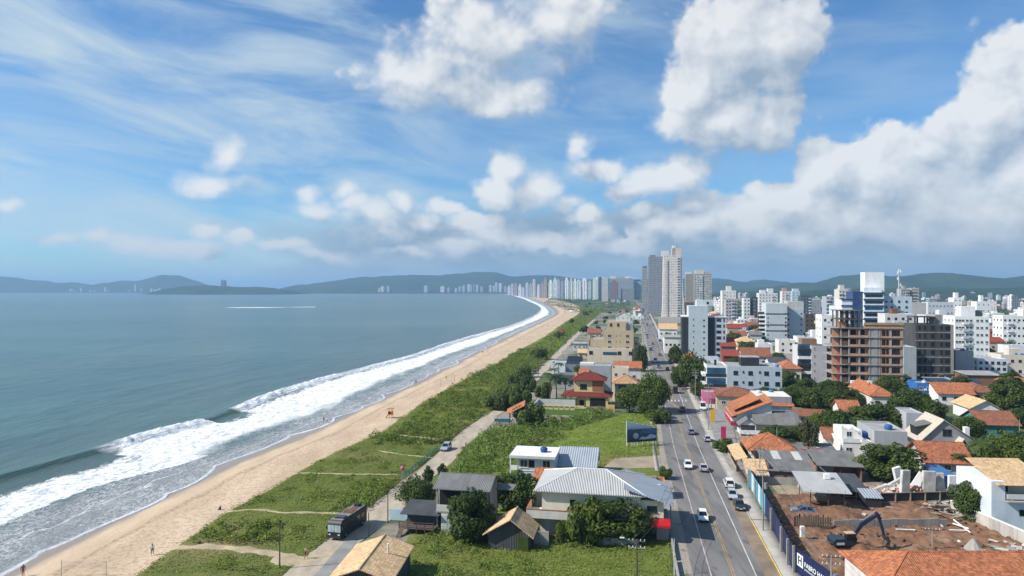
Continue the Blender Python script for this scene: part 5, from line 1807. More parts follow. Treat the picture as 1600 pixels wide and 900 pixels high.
def excavator():
    p = G(1322, 862)
    t = thing('excavator', 'dark blue excavator with raised arm digging the orange earth', 'excavator', (p.x, p.y, .25), R(3))
    t.scale = (.9, .9, .9)
    body = mat('machine_blue', (.022, .035, .055), .4, .2, spec=.5)
    arm = mat('machine_arm', (.03, .045, .075), .45, .2)
    for s, nm in ((-1.35, 'track'), (1.35, 'track')):
        prof = [(-2.0, .2), (-1.7, 0), (1.7, 0), (2.0, .2), (2.05, .55), (1.75, .85), (-1.75, .85), (-2.05, .55)]
        MB().ext_y(prof, s - .32, s + .32).build(nm, M_tyre, t, bevel=.04)
    MB().tube((0, 0, .85), (0, 0, 1.1), .9, n=14).build('turntable', M_steel, t)
    hb = MB().ext_y([(-2.6, 1.12), (1.3, 1.12), (1.3, 1.7), (.2, 1.9), (-.6, 2.25), (-2.5, 2.25), (-2.75, 1.9)], -1.3, 1.3)
    hs = hb.build('body', body, t, bevel=.08)
    MB().box(-2.79, -2.2, -1.1, 1.1, 1.25, 1.75).build('counterweight', body, hs, bevel=.1)
    MB().box(-2.3, -1.0, -1.325, -1.304, 1.35, 1.75).build('white_panel', M_white, hs)
    cb = MB().ext_y([(-.5, 1.75), (1.2, 1.72), (1.25, 2.4), (.8, 3.15), (-.5, 3.15)], -1.28, -.3).build('cab', M_carglass, t, bevel=.04)
    MB().box(-.6, .95, -1.34, -.24, 3.15, 3.28).build('cab_roof', mat('cab_roof', (.55, .42, .26), .6), cb)

    def beam(name, pts, w, h):
        mb = MB()
        for (a, b), (ha, hb_) in zip(zip(pts[:-1], pts[1:]), zip(h[:-1], h[1:])):
            a, b = Vector((a[0], 0, a[1])), Vector((b[0], 0, b[1]))
            n = (b - a).normalized(); u = Vector((-n.z, 0, n.x))
            y = Vector((0, w / 2, 0))
            mb.hexa([a + u * ha - y, a + u * ha + y, a - u * ha + y, a - u * ha - y], [b + u * hb_ - y, b + u * hb_ + y, b - u * hb_ + y, b - u * hb_ - y])
        return mb.build(name, arm, t)
    beam('boom', [(.7, 1.6), (2.6, 4.3), (5.6, 6.0)], .42, [.22, .38, .2])
    beam('stick', [(5.2, 6.3), (5.9, 5.2), (6.6, 2.3)], .34, [.25, .28, .16])
    MB().tube((1.2, .3, 1.5), (3.0, .3, 4.0), .09).tube((3.0, .0, 5.0), (5.1, .0, 6.5), .08).tube((6.05, -.3, 5.2), (6.75, -.3, 2.8), .08).build('hydraulic_ram', M_steel, t)
    MB().ext_y([(6.3, 2.4), (7.1, 2.3), (7.5, 1.6), (7.3, .9), (6.5, .7), (6.9, 1.5)], -.5, .5).build('bucket', mat('bucket_steel', (.09, .075, .06), .6, .3), t)


def hoarding():
    pts = [(48.5, 140.4), (44.9, 121.0), (40.0, 97.2), (41.3, 87.2), (43.5, 74)]
    t = thing('site_hoarding', 'long construction hoarding, pale blue then navy with a white builder logo', 'hoarding', (0, 0, 0))
    navy = mat('navy_panel', (.010, .018, .075), .5, .15, .4)
    teal = mat('teal_panel', (.10, .34, .46), .55, .2, .4)
    hh = 3.55
    for k, ((x0, y0), (x1, y1)) in enumerate(zip(pts[:-1], pts[1:])):
        d = Vector((x1 - x0, y1 - y0)); L = d.length
        n = max(2, round(L / 2.6))
        nr = Vector((d.y, -d.x)).normalized()
        for i in range(n):
            a, b = Vector((x0, y0)) + d * (i / n), Vector((x0, y0)) + d * ((i + 1) / n - .004)
            m = (teal if i % 3 != 2 else mat('poster_panel', (.60, .66, .72), .5, .25, 1.2)) if k == 0 else navy
            q = nr * .05
            MB().hexa([(a.x, a.y, .1), (b.x, b.y, .1), (b.x + q.x, b.y + q.y, .1), (a.x + q.x, a.y + q.y, .1)],
                      [(a.x, a.y, hh), (b.x, b.y, hh), (b.x + q.x, b.y + q.y, hh), (a.x + q.x, a.y + q.y, hh)]).build('panel', m, t)
    for k, (f, seg) in enumerate([(.35, 1), (.72, 1), (.93, 1), (.1, 2), (.6, 0), (.2, 0)]):
        (x0, y0), (x1, y1) = pts[seg], pts[seg + 1]
        x, y = x0 + (x1 - x0) * f - .45, y0 + (y1 - y0) * f
        MB().box(x - .14, x + .14, y - .14, y + .14, 0, 3.9).build('post', M_pole, t)
    # writing on the navy panels, facing the avenue
    (x0, y0), (x1, y1) = pts[2], pts[3]
    d = Vector((x1 - x0, y1 - y0, 0)).normalized()
    nrm = Vector((d.y, -d.x, 0))
    if nrm.x > 0:
        nrm = -nrm
    Mx = Matrix((d, Vector((0, 0, 1)), nrm)).transposed()

    def text(body, dist, z, size, name='lettering', bold=0.0):
        cu = bpy.data.curves.new(name, 'FONT'); cu.body = body; cu.size = size; cu.offset = bold; cu.extrude = .004
        tmp = bpy.data.objects.new('tmp', cu); COL.objects.link(tmp)
        me = bpy.data.meshes.new_from_object(tmp.evaluated_get(bpy.context.evaluated_depsgraph_get()))
        bpy.data.objects.remove(tmp)
        me.materials.clear(); me.materials.append(M_white)
        o = link(bpy.data.objects.new(name, me), t)
        o.matrix_world = Matrix.Translation(Vector((x0, y0, z)) + d * dist + nrm * .07) @ Mx.to_4x4()
        return o
    text('FABRO HAUS', 3.0, 1.75, .92, bold=.014)
    text('EMPREENDIMENTOS', 3.05, 1.25, .36)
    lg = MB().box(0, 1.5, 0, 1.7, 0, .02)
    o = lg.build('logo_plate', M_white, t); o.matrix_world = Matrix.Translation(Vector((x0, y0, 1.3)) + d * 1.2 + nrm * .06) @ Mx.to_4x4()
    lm = MB().box(.25, .5, .25, 1.45, .022, .03).box(.95, 1.2, .25, 1.45, .022, .03).box(.5, .95, .75, .95, .022, .03).box(.5, .72, 1.2, 1.45, .022, .03)
    o2 = lm.build('logo_mark', navy, t); o2.matrix_world = o.matrix_world.copy()

# ================================================================== TOWN SIDE, MIDDLE DISTANCE
def town_mid():
    # grey blue three storey building with dark roof box
    b = B('apartment_building', 'grey blue three storey apartment building with a black roof box behind the street tree', 'apartment building', 1136, 622, 1222, 572, 15)
    Wd, Ht = b.W, b.H
    gc = (.44, .50, .55)
    b.shell(gc, par=.5)
    st = (Ht - .5) / 3
    for z in (st * 2.5, st * 1.5, st * .5):
        b.grid('front', [Wd * .16, Wd * .43, Wd * .72, Wd * .92], [z], 1.6, 1.4, 'b')
        b.grid('front', [Wd * .30, Wd * .60], [z + .4], .6, .7, 'b')
    b.shell((.70, .71, .72), x0=-7.2, x1=-.01, y0=1, y1=15, z1=Ht + .1, par=.5, name='front_wing')
    for k in range(3):
        z = st * k
        b.box('black_band', -7.5, -.02, .88, .99, z + .1, z + 1.2, M_black)
        b.box('glazing', -7.0, -.4, .90, .99, z + 1.3, z + st - .3, M_blueglass if k else M_glass)
        b.box('balcony', -8.6, -7.21, 2, 12, z + .1, z + 1.2, None, (.68, .69, .70))
        b.grid('left', [4, 7, 10], [z + st * .6], 1.9, 1.5, 'b', -7.204)
    b.box('roof_box', Wd * .30, Wd * .64, 6, 12, Ht - .45, Ht + 2.7, M_black)
    b.box('roof_box_cap', Wd * .29, Wd * .65, 5.9, 12.1, Ht + 2.71, Ht + 2.95, M_roofcap)
    b.box('chimney', -4.0, -3.2, 5, 5.8, Ht - .4, Ht + 1.7, M_black)
    b.tank(Wd * .95, 5, Ht - .4, .8, (.10, .25, .5))
    # main grey block beside the avenue
    b = B('apartment_building', 'tall pale grey apartment block with a charcoal side and windowless front by the avenue', 'apartment building', 1076, 560, 1106, 478, 16)
    gl = (.48, .54, .57)
    Wd, Ht = b.W, b.H
    b.box('wall', 0, Wd, 0, b.D, 0, Ht, None, gl)
    b.box('stair_tower', Wd * .45, Wd * 1.35, 5, 14, Ht + .005, Ht + 3.4, None, (.52, .58, .60))
    b.box('charcoal_side', -3.6, -.02, .6, b.D, 0, Ht - 6.5, M_black)
    b.box('white_cap', -3.7, 0, .4, b.D, Ht - 6.49, Ht - 5.9, M_white)
    rw = b.box('right_wing', Wd + .01, Wd + 10.4, 2.0, 15, 0, Ht - 6.6, None, (.46, .52, .57))
    b.box('charcoal_strip', Wd + .02, Wd + 4.0, 1.7, 1.99, 0, Ht - 6.6, M_black)
    b.box('white_cap', Wd, Wd + 10.6, 1.6, 15.1, Ht - 6.59, Ht - 6.0, M_white)
    st = (Ht - 6.6) / 7
    for k in range(7):
        b.put_win('front', Wd + 6.3, st * (k + .55), 2.6, 1.6, 'b', 1.996)
        b.put_win('front', Wd + 9.2, st * (k + .55), .8, 1.6, 'b', 1.996)
        b.put_win('front', Wd * .26, st * (k + .6), .5, 1.0, 'd')
        b.put_win('front', Wd * .80, st * (k + .5), .9, .9, 'd')
    b.put_win('front', Wd * .9 + 1.5, Ht + 1.6, 1.3, 1.4, 'd', 4.99)
    # grey block with thin black bands
    b = B('apartment_building', 'grey apartment block with thin black bands and white side balconies', 'apartment building', 1197, 540, 1230, 474, 18)
    Wd, Ht = b.W, b.H
    b.box('wall', 0, Wd, 0, b.D, 0, Ht, None, (.50, .54, .57))
    for z in (Ht * .74, Ht * .48, Ht * .34, Ht * .1):
        b.box('black_band', -.5, Wd + .5, -.12, -.004, z, z + .7, M_black)
    for z in np.linspace(3, Ht - 9, 7):
        b.balcony(-3.8, -.1, z, 2.4, 1.1, WHITE, 6)
        b.box('recess', -3.6, -.01, 6.2, 12, z, z + 2.6, M_black)
        b.put_win('front', Wd * .06 + .5, z + 1.6, .8, .9, 'd')
        b.put_win('front', Wd * .93, z + 1.6, 1.0, 1.2, 'd')
    b.box('rear_wing', Wd + .01, Wd + 12, 5, 20, 0, Ht * .84, None, (.42, .48, .54))
    b.box('rear_wing', Wd + 2, Wd + 13, 9, 22, Ht * .845, Ht * 1.04, None, (.48, .47, .44))
    for z in np.linspace(3, Ht * .75, 6):
        b.put_win('front', Wd + 10.5, z, .8, 1.2, 'd', 4.99)
        b.put_win('front', Wd + 1.6, z, 1.6, 1.4, 'b', 4.99)
    # balcony block left of the construction site
    b = B('apartment_building', 'five storey block with dark balcony corners left of the brick construction', 'apartment building', 1268, 598, 1292, 540, 13)
    Wd, Ht = b.W, b.H
    b.shell((.47, .47, .49), par=.3)
    st = Ht / 5
    for k in range(5):
        b.put_win('front', Wd * .2, st * (k + .6), .6, .9, 'w')
        dk = k % 2 == 0
        b.balcony(-5.2, -.02, st * k + .6, 2.0, 1.1, DGREY if dk else WHITE, 2.2, M_black if dk else None)
        b.balcony(Wd + .02, Wd + 3.6, st * k + .6, 1.8, 1.1, DGREY, 2.0, M_black)
        b.box('glazing', -5.0, -.02, 2.21, 2.3, st * k + 1.7, st * (k + 1) + .4, M_blueglass)
    b.box('wing_wall', -5.2, -.01, 2.31, 12, 0, Ht - .4, None, (.55, .55, .55))
    b.box('wing_wall', Wd + .01, Wd + 3.6, 2.05, 12, 0, Ht - .3, None, GREY)
    b.box('roof_house', -3, Wd * .5, 4, 10, Ht - .29, Ht + 2.6, None, (.24, .15, .11))
    # brick building under construction
    b = B('construction_building', 'unfinished building of orange hollow brick with open concrete slabs and a red hoist', 'building under construction', 1313, 612, 1411, 512, 15)
    Wd, Ht = b.W, b.H
    st = Ht / 7.0
    for k in range(8):
        z = st * k
        if k:
            b.box('floor_slab', -3.0 if k < 8 else 0, Wd + .4, -.35, b.D, z - .22, z, M_conc)
        if k < 7:
            for x in (.0, Wd * .13, Wd * .30, Wd * .46, Wd * .62, Wd * .80, Wd - .5):
                b.box('column', x, x + .5, 0, .5, z + .004, z + st - .285, M_conc)
            b.box('brick_infill', Wd * .45 + .6, Wd * .62 - .1, .12, .4, z + .004, z + st - .285, M_conc)
            b.box('brick_infill', Wd * .62 + .51, Wd * .80 - .01, .12, .4, z + .004, z + st - .285, M_brick)
            b.box('brick_infill', Wd * .80 + .51, Wd - .51, .12, .4, z + .004, z + st - .285, M_brick)
            for xw_, ww in ((.695, 1.3), (.755, .9), (.865, 1.8), (.93, .9)):
                b.put_win('front', Wd * xw_, z + st * .46, ww, st * .62, 'd', .116)
            b.box('concrete_core', Wd * .52, Wd * .60, .02, .115, z + .004, z + st - .285, M_conc)
            b.box('brick_infill', -2.6, Wd * .0 - .05, 1.8, 2.1, z + .004, z + st - .285, M_brick)
            b.box('brick_infill', Wd * .16, Wd * .46, .9, 1.2, z + .004, z + st - .285, M_brick)
            b.box('brick_infill', .6, Wd * .12, .9, 1.2, z + .004, z + st * .55, M_brick)
            b.box('parapet', Wd * .15, Wd * .45, .02, .12, z + .004, z + .7, M_brick)
            for xw_ in (.22, .36):
                b.put_win('front', Wd * xw_, z + st * .5, 2.0, st * .55, 'd', .896)
            b.box('rear_wall', .2, Wd - .2, b.D - .4, b.D - .2, z + .004, z + st - .285, M_oldbrick)
            b.box('side_wall', Wd - .2, Wd - .005, .55, b.D - .5, z + .004, z + st - .285, M_brick)
    b.box('brick_parapet', Wd * .38, Wd, .02, .3, Ht + .004, Ht + 1.9, M_brick)
    b.box('timber_formwork', Wd * .38, Wd + .2, -.3, .015, Ht + 1.2, Ht + 2.1, M_pale_wood)
    for k in range(2):
        z = Ht + st * .95 * k
        for x in np.linspace(0, Wd * .34, 5):
            for y in (.5, 6, 11):
                b.box('column', x, x + .4, y, y + .4, z + .003, z + st * .95 - .25, M_wood)
        b.box('floor_slab', -.6, Wd * .38, 0, 12, z + st * .95 - .247, z + st * .95, M_wood)
    b.box('brick_infill', 0, Wd * .12, 3, 3.3, Ht + .01, Ht + 2.4, M_brick)
    hm = mat('hoist_red', (.50, .03, .02), .5, .15)
    hb = MB()
    for x in (-1.6, -.9):
        hb.box(x, x + .14, -1.9, -1.76, 0, Ht * .62)
    for z in np.arange(.5, Ht * .62, 1.2):
        hb.box(-1.46, -.9, -1.88, -1.78, z, z + .1)
    b.part('hoist', hb, hm)
    for k in range(4):
        b.box('canopy', Wd * .15 + k * 2.0, Wd * .15 + k * 2.0 + 1.5, -2.2, -.72, st + .02, st + 1.1, M_white)
    # grey concrete frame building
    b = B('construction_building', 'unfinished dark grey concrete building on stilts right of the brick construction', 'building under construction', 1431, 595, 1490, 507, 16)
    Wd, Ht = b.W, b.H
    dg = mat('dark_render', (.068, .066, .068), .92, .35, .35, True, dirt=.4)
    b.box('wall', 0, Wd, 0, b.D, Ht * .13, Ht, dg)
    for x in np.linspace(0, Wd - .6, 6):
        b.box('column', x, x + .6, .2, .8, 0, Ht * .13 - .005, M_conc)
    b.box('core', Wd * .4, Wd * .7, 4, 12, 0, Ht * .13 - .005, M_conc)
    st = Ht * .87 / 6
    for k in range(6):
        z = Ht * .13 + st * k
        b.box('floor_slab', -.15, Wd + .15, -.15, -.004, z, z + .3, M_conc)
        for x, w in ((.10, .8), (.24, .8), (.45, 1.5), (.68, .9), (.85, 2.2)):
            b.put_win('front', Wd * x, z + st * .58, w, st * .52, 'd')
    b.box('side_panel', Wd * .92, Wd, -.10, -.006, Ht * .13, Ht, M_conc)
    b.box('roof_frame', .5, Wd * .6, 3, 12, Ht + 3.0, Ht + 3.4, dg)
    for x in (.6, Wd * .3, Wd * .57):
        for y in (3.2, 11):
            b.box('column', x, x + .5, y, y + .5, Ht + .004, Ht + 2.99, dg)
    b.box('stair_tower', Wd * .62, Wd * .8, 4, 11, Ht + .004, Ht + 4.2, M_conc)
    block('low grey rendered house squeezed between the two unfinished buildings', 1412, 596, 1432, 542, 12, (.37, .40, .43), name='house', cat='house')
    # bright white block
    b = block('bright white six storey apartment block right of the grey unfinished building', 1492, 562, 1546, 494, 15, (.80, .80, .79), front=(8, 6), left=(3, 6), win=(1.4, 1.3), tower=[(.30, .72, .35, .8, 5.5), (.78, .99, .5, .9, 3.2, (.13, .16, .16))], fx=[.06, .15, .24, .36, .47, .66, .78, .92])
    for k in range(5):
        b.balcony(b.W * .40, b.W * .46, (b.H - .6) / 6 * (k + 1.1), .7, .9, LGREY)
    # blue banded tower
    b = B('apartment_building', 'white tower with dark blue floor bands and a tall white lift shaft', 'apartment building', 1350, 558, 1381, 458, 16)
    Wd, Ht = b.W, b.H
    bw, bb = (.72, .76, .78), mat('blue_band', (.030, .060, .16), .5, .2)
    b.box('wall', 0, Wd, 0, b.D, 0, Ht, None, bw)
    b.box('left_wing', -11.5, -5.5, 3, b.D, 0, Ht - 4, None, bw)
    b.box('blue_column', -5.4, -.02, 2, b.D, 0, Ht + 1.0, bb)
    st = Ht / 10
    for k in range(11):
        z = st * k
        if k:
            b.box('blue_band', -.3, Wd + .3, -.5, -.004, z - .45, z + .45, bb)
            if k < 10:
                b.box('blue_band', -11.8, -5.5, 2.5, 2.99, z - .45, z + .45, bb)
        if k < 10:
            b.box('glazing', .6, Wd - .6, -.08, -.005, z + 1.3, z + st - .7, M_blueglass if k % 3 == 1 else M_glass)
            b.box('balcony', 0, Wd, -.45, -.09, z + .46, z + 1.25, None, bw)
    b.box('lift_shaft', 2.2, Wd + 2.2, 6, 14, Ht + .004, Ht + 12.5, None, (.80, .80, .79))
    b.box('penthouse', .4, Wd - .5, 2, 5.9, Ht + .004, Ht + 3.2, None, bw)
    b.box('right_wing', Wd + .01, Wd + 17, 5, 20, 0, Ht - 2.0, None, (.50, .57, .63))
    b.grid('front', [Wd + 3, Wd + 6, Wd + 10, Wd + 14], [Ht - 5 - 3.3 * k for k in range(7)], 1.2, 1.2, 'b', 4.99)
    # radio mast
    p = G(1404.5, 545)
    t = thing('radio_mast', 'tall slender lattice radio mast with blue lower shaft rising over the town', 'radio mast', p, -T)
    hz = H - (420 - HZ) * p.y / F
    MB().tube((0, 0, 0), (0, 0, hz * .62), .8, .7, 10).build('shaft', bb, t)
    mb = MB()
    for a in range(3):
        c, s_ = math.cos(a * 2.09) * .55, math.sin(a * 2.09) * .55
        mb.tube((c, s_, hz * .62), (c * .4, s_ * .4, hz), .10, n=5)
    zs = np.linspace(hz * .62, hz * .98, 14)
    for i, (z0, z1) in enumerate(zip(zs[:-1], zs[1:])):
        a, c = i % 3 * 2.09, (i + 1) % 3 * 2.09
        mb.tube((math.cos(a) * .5, math.sin(a) * .5, z0), (math.cos(c) * .5, math.sin(c) * .5, z1), .07, n=4)
    MBs = mb.build('lattice', M_white, t)
    mb = MB()
    for k, z in enumerate((hz * .8, hz * .88, hz * .95, hz * .97)):
        a = k * 1.9
        mb.box(math.cos(a) * 1.0 - .35, math.cos(a) * 1.0 + .35, math.sin(a) - .3, math.sin(a) + .3, z - 1, z + 1)
    mb.build('antenna', M_white, t)
    # neighbours: explicit list  (label, px0, base, px1, top, depth, colour, front, left, window style, tower)
    L = [
        ('white four storey block with small windows left of the timber framed storeys', 1284, 560, 1305, 492, 14, (.72, .72, .71), (2, 5), (2, 5), 'b', None),
        ('low white block with a square picture window behind the timber framed storeys', 1305, 552, 1326, 478, 14, (.55, .62, .66), (1, 6), None, 'b', None),
        ('plain beige grey box block right of the radio mast', 1413, 540, 1447, 473, 16, (.46, .45, .43), None, None, 'b', None),
        ('brown and white balcony block behind the two unfinished buildings', 1383, 566, 1428, 490, 12, (.60, .58, .56), (4, 6), None, 'b', [(.3, .5, .2, .6, 2.5, (.20, .09, .05))]),
        ('white flat roofed building with long windows behind the grey unfinished building', 1447, 552, 1490, 492, 14, (.60, .61, .62), (5, 5), None, 'b', [(.55, .8, .2, .6, 3)]),
        ('slim pale block left of the dark glazed slab in the middle town', 1162, 510, 1172, 466, 14, (.66, .68, .66), (2, 8), (2, 8), 'b', None),
        ('dark glazed slab block with pale floor lines in the middle town', 1172.5, 510, 1184, 464, 14, (.07, .08, .09), (1, 8), None, 'c', None),
        ('white stepped block with many dark windows beyond the dark glazed slab', 1186, 500, 1215, 458, 20, (.68, .68, .68), (6, 9), (4, 9), 'b', [(.1, .4, .2, .6, 4), (.5, .8, .2, .6, 6)]),
        ('mauve grey block behind the charcoal sided block', 1134, 512, 1152, 467, 16, (.40, .38, .40), (4, 8), None, 'b', None),
        ('white stepped building with rounded top floor far behind the charcoal sided block', 1128, 492, 1150, 454, 20, (.72, .70, .66), (4, 7), None, 'b', [(.35, .7, .2, .6, 7)]),
        ('white house with a brick coloured arch front in front of the black banded block', 1217, 552, 1242, 531, 12, (.66, .65, .63), (2, 2), None, 'b', None),
        ('white cubic house with roof tanks left of the black banded block', 1184, 562, 1207, 537, 12, (.70, .69, .67), (2, 2), None, 'b', [(.1, .5, .2, .6, 2)]),
        ('long white flat block between the black banded block and the dark balcony corners', 1246, 552, 1284, 526, 12, (.64, .65, .64), (5, 2), None, 'b', [(.65, .85, .2, .7, 4)]),
        ('dark brown block right of the black banded block', 1258, 532, 1272, 490, 14, (.10, .085, .08), (2, 6), None, 'd', None),
        ('tall grey block behind the white four storey block', 1291, 516, 1309, 463, 16, (.34, .37, .42), (3, 9), None, 'b', None),
        ('cream tower with balconies behind the tall grey block', 1311, 520, 1325, 452, 16, (.58, .55, .50), (3, 11), None, 'b', [(.2, .7, .2, .6, 4)]),
        ('low modern grey and white building with ribbon windows at the right edge', 1528, 590, 1574, 560, 14, (.58, .62, .66), (5, 3), (3, 3), 'b', None),
        ('cream two storey building with large windows at the right edge', 1564, 588, 1612, 554, 12, (.62, .55, .46), (4, 2), None, 'b', [(.4, .8, .3, .7, 2.5)]),
        ('long white four storey block on the far right', 1567, 543, 1625, 493, 14, (.74, .74, .73), (8, 4), (3, 4), 'b', [(.6, .8, .2, .7, 4)]),
        ('white building with dark roof band above the cream building on the right', 1576, 566, 1620, 540, 12, (.62, .65, .68), (4, 2), None, 'b', None),
        ('small grey windowless building right of the grey unfinished building', 1493, 592, 1521, 548, 12, (.38, .39, .42), None, None, 'b', None),
        ('bright blue two storey house below the grey unfinished building', 1433, 626, 1457, 598, 9, (.035, .14, .42), (2, 2), None, 'w', None),
        ('white block with red brown upper floor in the distant town', 1222, 494, 1236, 455, 16, (.64, .60, .58), (3, 8), None, 'b', [(.1, .6, .2, .6, 5, (.45, .28, .22))]),
        ('pale blue narrow tower in the distant town', 1237, 492, 1250, 455, 16, (.50, .60, .66), (2, 9), None, 'b', [(.2, .9, .2, .7, 4)]),
        ('navy glazed block among the white roofs of the distant town', 1252, 500, 1268, 462, 16, (.06, .08, .11), (3, 8), None, 'c', None),
        ('grey ribbed tower left of the tall white lift shaft', 1312, 496, 1330, 450, 16, (.36, .36, .36), (5, 9), None, 'd', [(.1, .4, .2, .6, 4)]),
        ('grey ribbed tower right of the radio mast', 1408, 500, 1422, 451, 16, (.33, .33, .33), (4, 10), None, 'd', [(.3, .6, .2, .6, 4)]),
        ('beige ribbed tower at the end of the grey ribbed row', 1424, 500, 1436, 450, 16, (.42, .40, .36), (4, 10), None, 'd', None),
        ('white cross shaped block beyond the beige grey box', 1490, 504, 1503, 465, 14, (.78, .78, .77), (2, 5), None, 'b', [(.3, .7, .2, .6, 6)]),
        ('white church like block with short tower on the far right', 1526, 500, 1548, 471, 16, (.72, .72, .71), (3, 3), None, 'b', [(.4, .6, .3, .7, 8)]),
        ('long pale flat hall with a white roof beyond the white six storey block', 1450, 506, 1490, 472, 18, (.52, .55, .58), (7, 3), None, 'b', None),
    ]
    for (lab, a, pb, c, pt, D, col, fr, lf, sty, tw) in L:
        block(lab, a, pb, c, pt, D, col, front=fr, left=lf, style=sty, tower=tw,
              name='apartment_building' if pb - pt > 33 else 'town_building', cat='apartment building' if pb - pt > 33 else 'building')
    # houses with pitched roofs: label, px0, base, px1, eave, depth, wall, roof, rise, kind, windows
    Hs = [
        ('house with bright orange roof at the foot of the pale grey block', 1070, 582, 1092, 562, 12, CREAM, M_orange, 3.0, 'hip', 2),
        ('grey sheet roofed house right of the bright orange roof by the street tree', 1092, 588, 1122, 566, 12, BLUEG, M_greyroof, 2.2, 'gx', 2),
        ('long salmon red hall roof beside the charcoal strip block', 1127, 562, 1150, 541, 16, DGREY, M_red, 4.0, 'mono', 0),
        ('salmon roofed open hall in front of the long red hall', 1130, 574, 1155, 556, 8, (.25, .05, .04), M_red, 2.2, 'mono', 0),
        ('grey gabled house with faded maroon roof behind the black roof box', 1160, 576, 1204, 556, 14, BLUEG, M_brownt, 3.6, 'gx', 2),
        ('low blue grey sheet roof house left of the orange hip roof by the balcony block', 1203, 590, 1226, 566, 12, OFFW, M_darkroof, 1.8, 'gx', 2),
        ('cream house with orange hip roof left of the dark balcony corners', 1220, 600, 1252, 576, 14, (.66, .58, .46), M_orange, 2.6, 'hip', 3),
        ('house with an ochre tiled roof in the middle town beside the salmon halls', 1152, 549, 1182, 534, 14, CREAM, M_tan, 3.0, 'hip', 3),
        ('house with pinkish tiled roof left of the ochre tiled roof', 1146, 540, 1166, 524, 12, OFFW, M_brownt, 3.0, 'gx', 2),
        ('long old red roof among trees behind the salmon halls', 1136, 524, 1168, 512, 14, BEIGE, M_red, 3.0, 'gx', 3),
        ('brown roof among trees left of the black banded block', 1168, 522, 1190, 509, 14, BEIGE, M_brownt, 3.0, 'gx', 2),
        ('grey roof bungalow behind the ochre tiled roof', 1172, 540, 1190, 523, 12, LGREY, M_fibro, 2.0, 'gx', 2),
        ('white house with tan roof below the white flared tower', 1030, 530, 1058, 514, 20, WHITE, M_tan, 4.0, 'gx', 4),
        ('white veranda house with glass balconies next to the pale grey block', 1038, 552, 1064, 527, 18, (.70, .68, .64), M_roofcap, .5, 'mono', 4),
        ('house with twin orange gables under the brick construction', 1344, 630, 1372, 610, 12, WHITE, M_orange, 2.6, 'gy', 1),
        ('orange roofed bungalow right of the twin orange gables', 1362, 640, 1398, 619, 14, OFFW, M_orange, 2.6, 'hip', 2),
        ('orange roof peeping between the bushy trees below the twin gables', 1314, 654, 1344, 641, 9, OFFW, M_orange, 2.4, 'gx', 1),
        ('flat terracotta roof strip between bushes behind the white porch bungalow', 1244, 662, 1290, 649, 8, OFFW, M_brownt, 1.2, 'gx', 2),
        ('orange tiled bungalow right of the bright blue house', 1466, 632, 1522, 614, 13, WHITE, M_orange, 2.8, 'gx', 3),
        ('brown tiled bungalow behind the orange tiled bungalow on the right', 1519, 628, 1552, 613, 12, BEIGE, M_brownt, 2.4, 'hip', 2),
        ('white gabled house with worn tan roof and grey chimney block', 1517, 657, 1562, 637, 12, WHITE, M_tan, 2.2, 'gy', 2),
        ('teal walled house with a long terracotta roof below the worn tan roof', 1532, 684, 1592, 662, 11, (.07, .23, .20), M_brownt, 2.6, 'gx', 1),
        ('house with orange roof at the right edge above the dark trees', 1582, 616, 1612, 600, 12, (.10, .30, .14), M_orange, 2.4, 'hip', 1),
        ('house with red terrace roofs left of the long white block', 1546, 552, 1570, 534, 14, BEIGE, M_red, 2.4, 'gx', 2),
        ('narrow red brown house behind the red terrace roofs', 1547, 538, 1558, 518, 10, (.35, .12, .08), M_red, 1.5, 'gx', 1),
        ('long open shed with pale flat roof above the dark trees on the right', 1511, 602, 1566, 586, 12, (.20, .12, .08), M_roofcap, .5, 'mono', 0),
        ('dark blue roofed workshop left of the long pale open shed', 1504, 610, 1530, 598, 9, DGREY, corr_mat('navy_roof', (.03, .05, .10), .3, .6), 1.0, 'gx', 0),
        ('low pale roofed garage below the grey unfinished building', 1462, 608, 1500, 597, 12, LGREY, M_roofcap, .4, 'mono', 2),
    ]
    for (lab, a, pb, c, pe, D, col, rm, ri, kd, wn__) in Hs:
        house(lab, a, pb, c, pe, D, col, rm, ri, kd, wn__, style='b')
    # kiosk with pink front by the street
    b = B('kiosk', 'pink and white roadside kiosk under the street trees', 'kiosk', 1098, 636, 1117, 612, 6)
    b.shell((.60, .18, .30), par=.4)
    b.box('sign_board', -.5, b.W * .7, -1.2, -1.1, b.H * .6, b.H * 1.02, MATS['painted_metal'], (.62, .20, .34))
    b.box('counter', 0, b.W, -.9, -.01, 0, 1.1, PLA, WHITE)
    for x in (-.4, b.W * .6):
        b.box('post', x, x + .12, -1.09, -.95, 0, b.H * .6, M_frame)
    p = G(1126.5, 687)
    t = thing('banner_sign', 'tall crimson banner sign on the pavement beside the crimson sign shop', 'sign', p, -T)
    MB().box(0, 1.3, 0, .15, .3, 3.5).build('panel', mat('crimson_panel', (.46, .03, .10), .5, .15), t)
    MB().box(.2, .4, .02, .13, 0, .295).box(.9, 1.1, .02, .13, 0, .295).build('foot', M_steel, t)
    b = B('wall_panel', 'tall yellow panel beside the stacked orange roofs', 'panel', 1110, 660, 1117, 640, .3)
    b.box('panel', 0, b.W, 0, .2, 0, b.H, PLA, (.62, .36, .03))


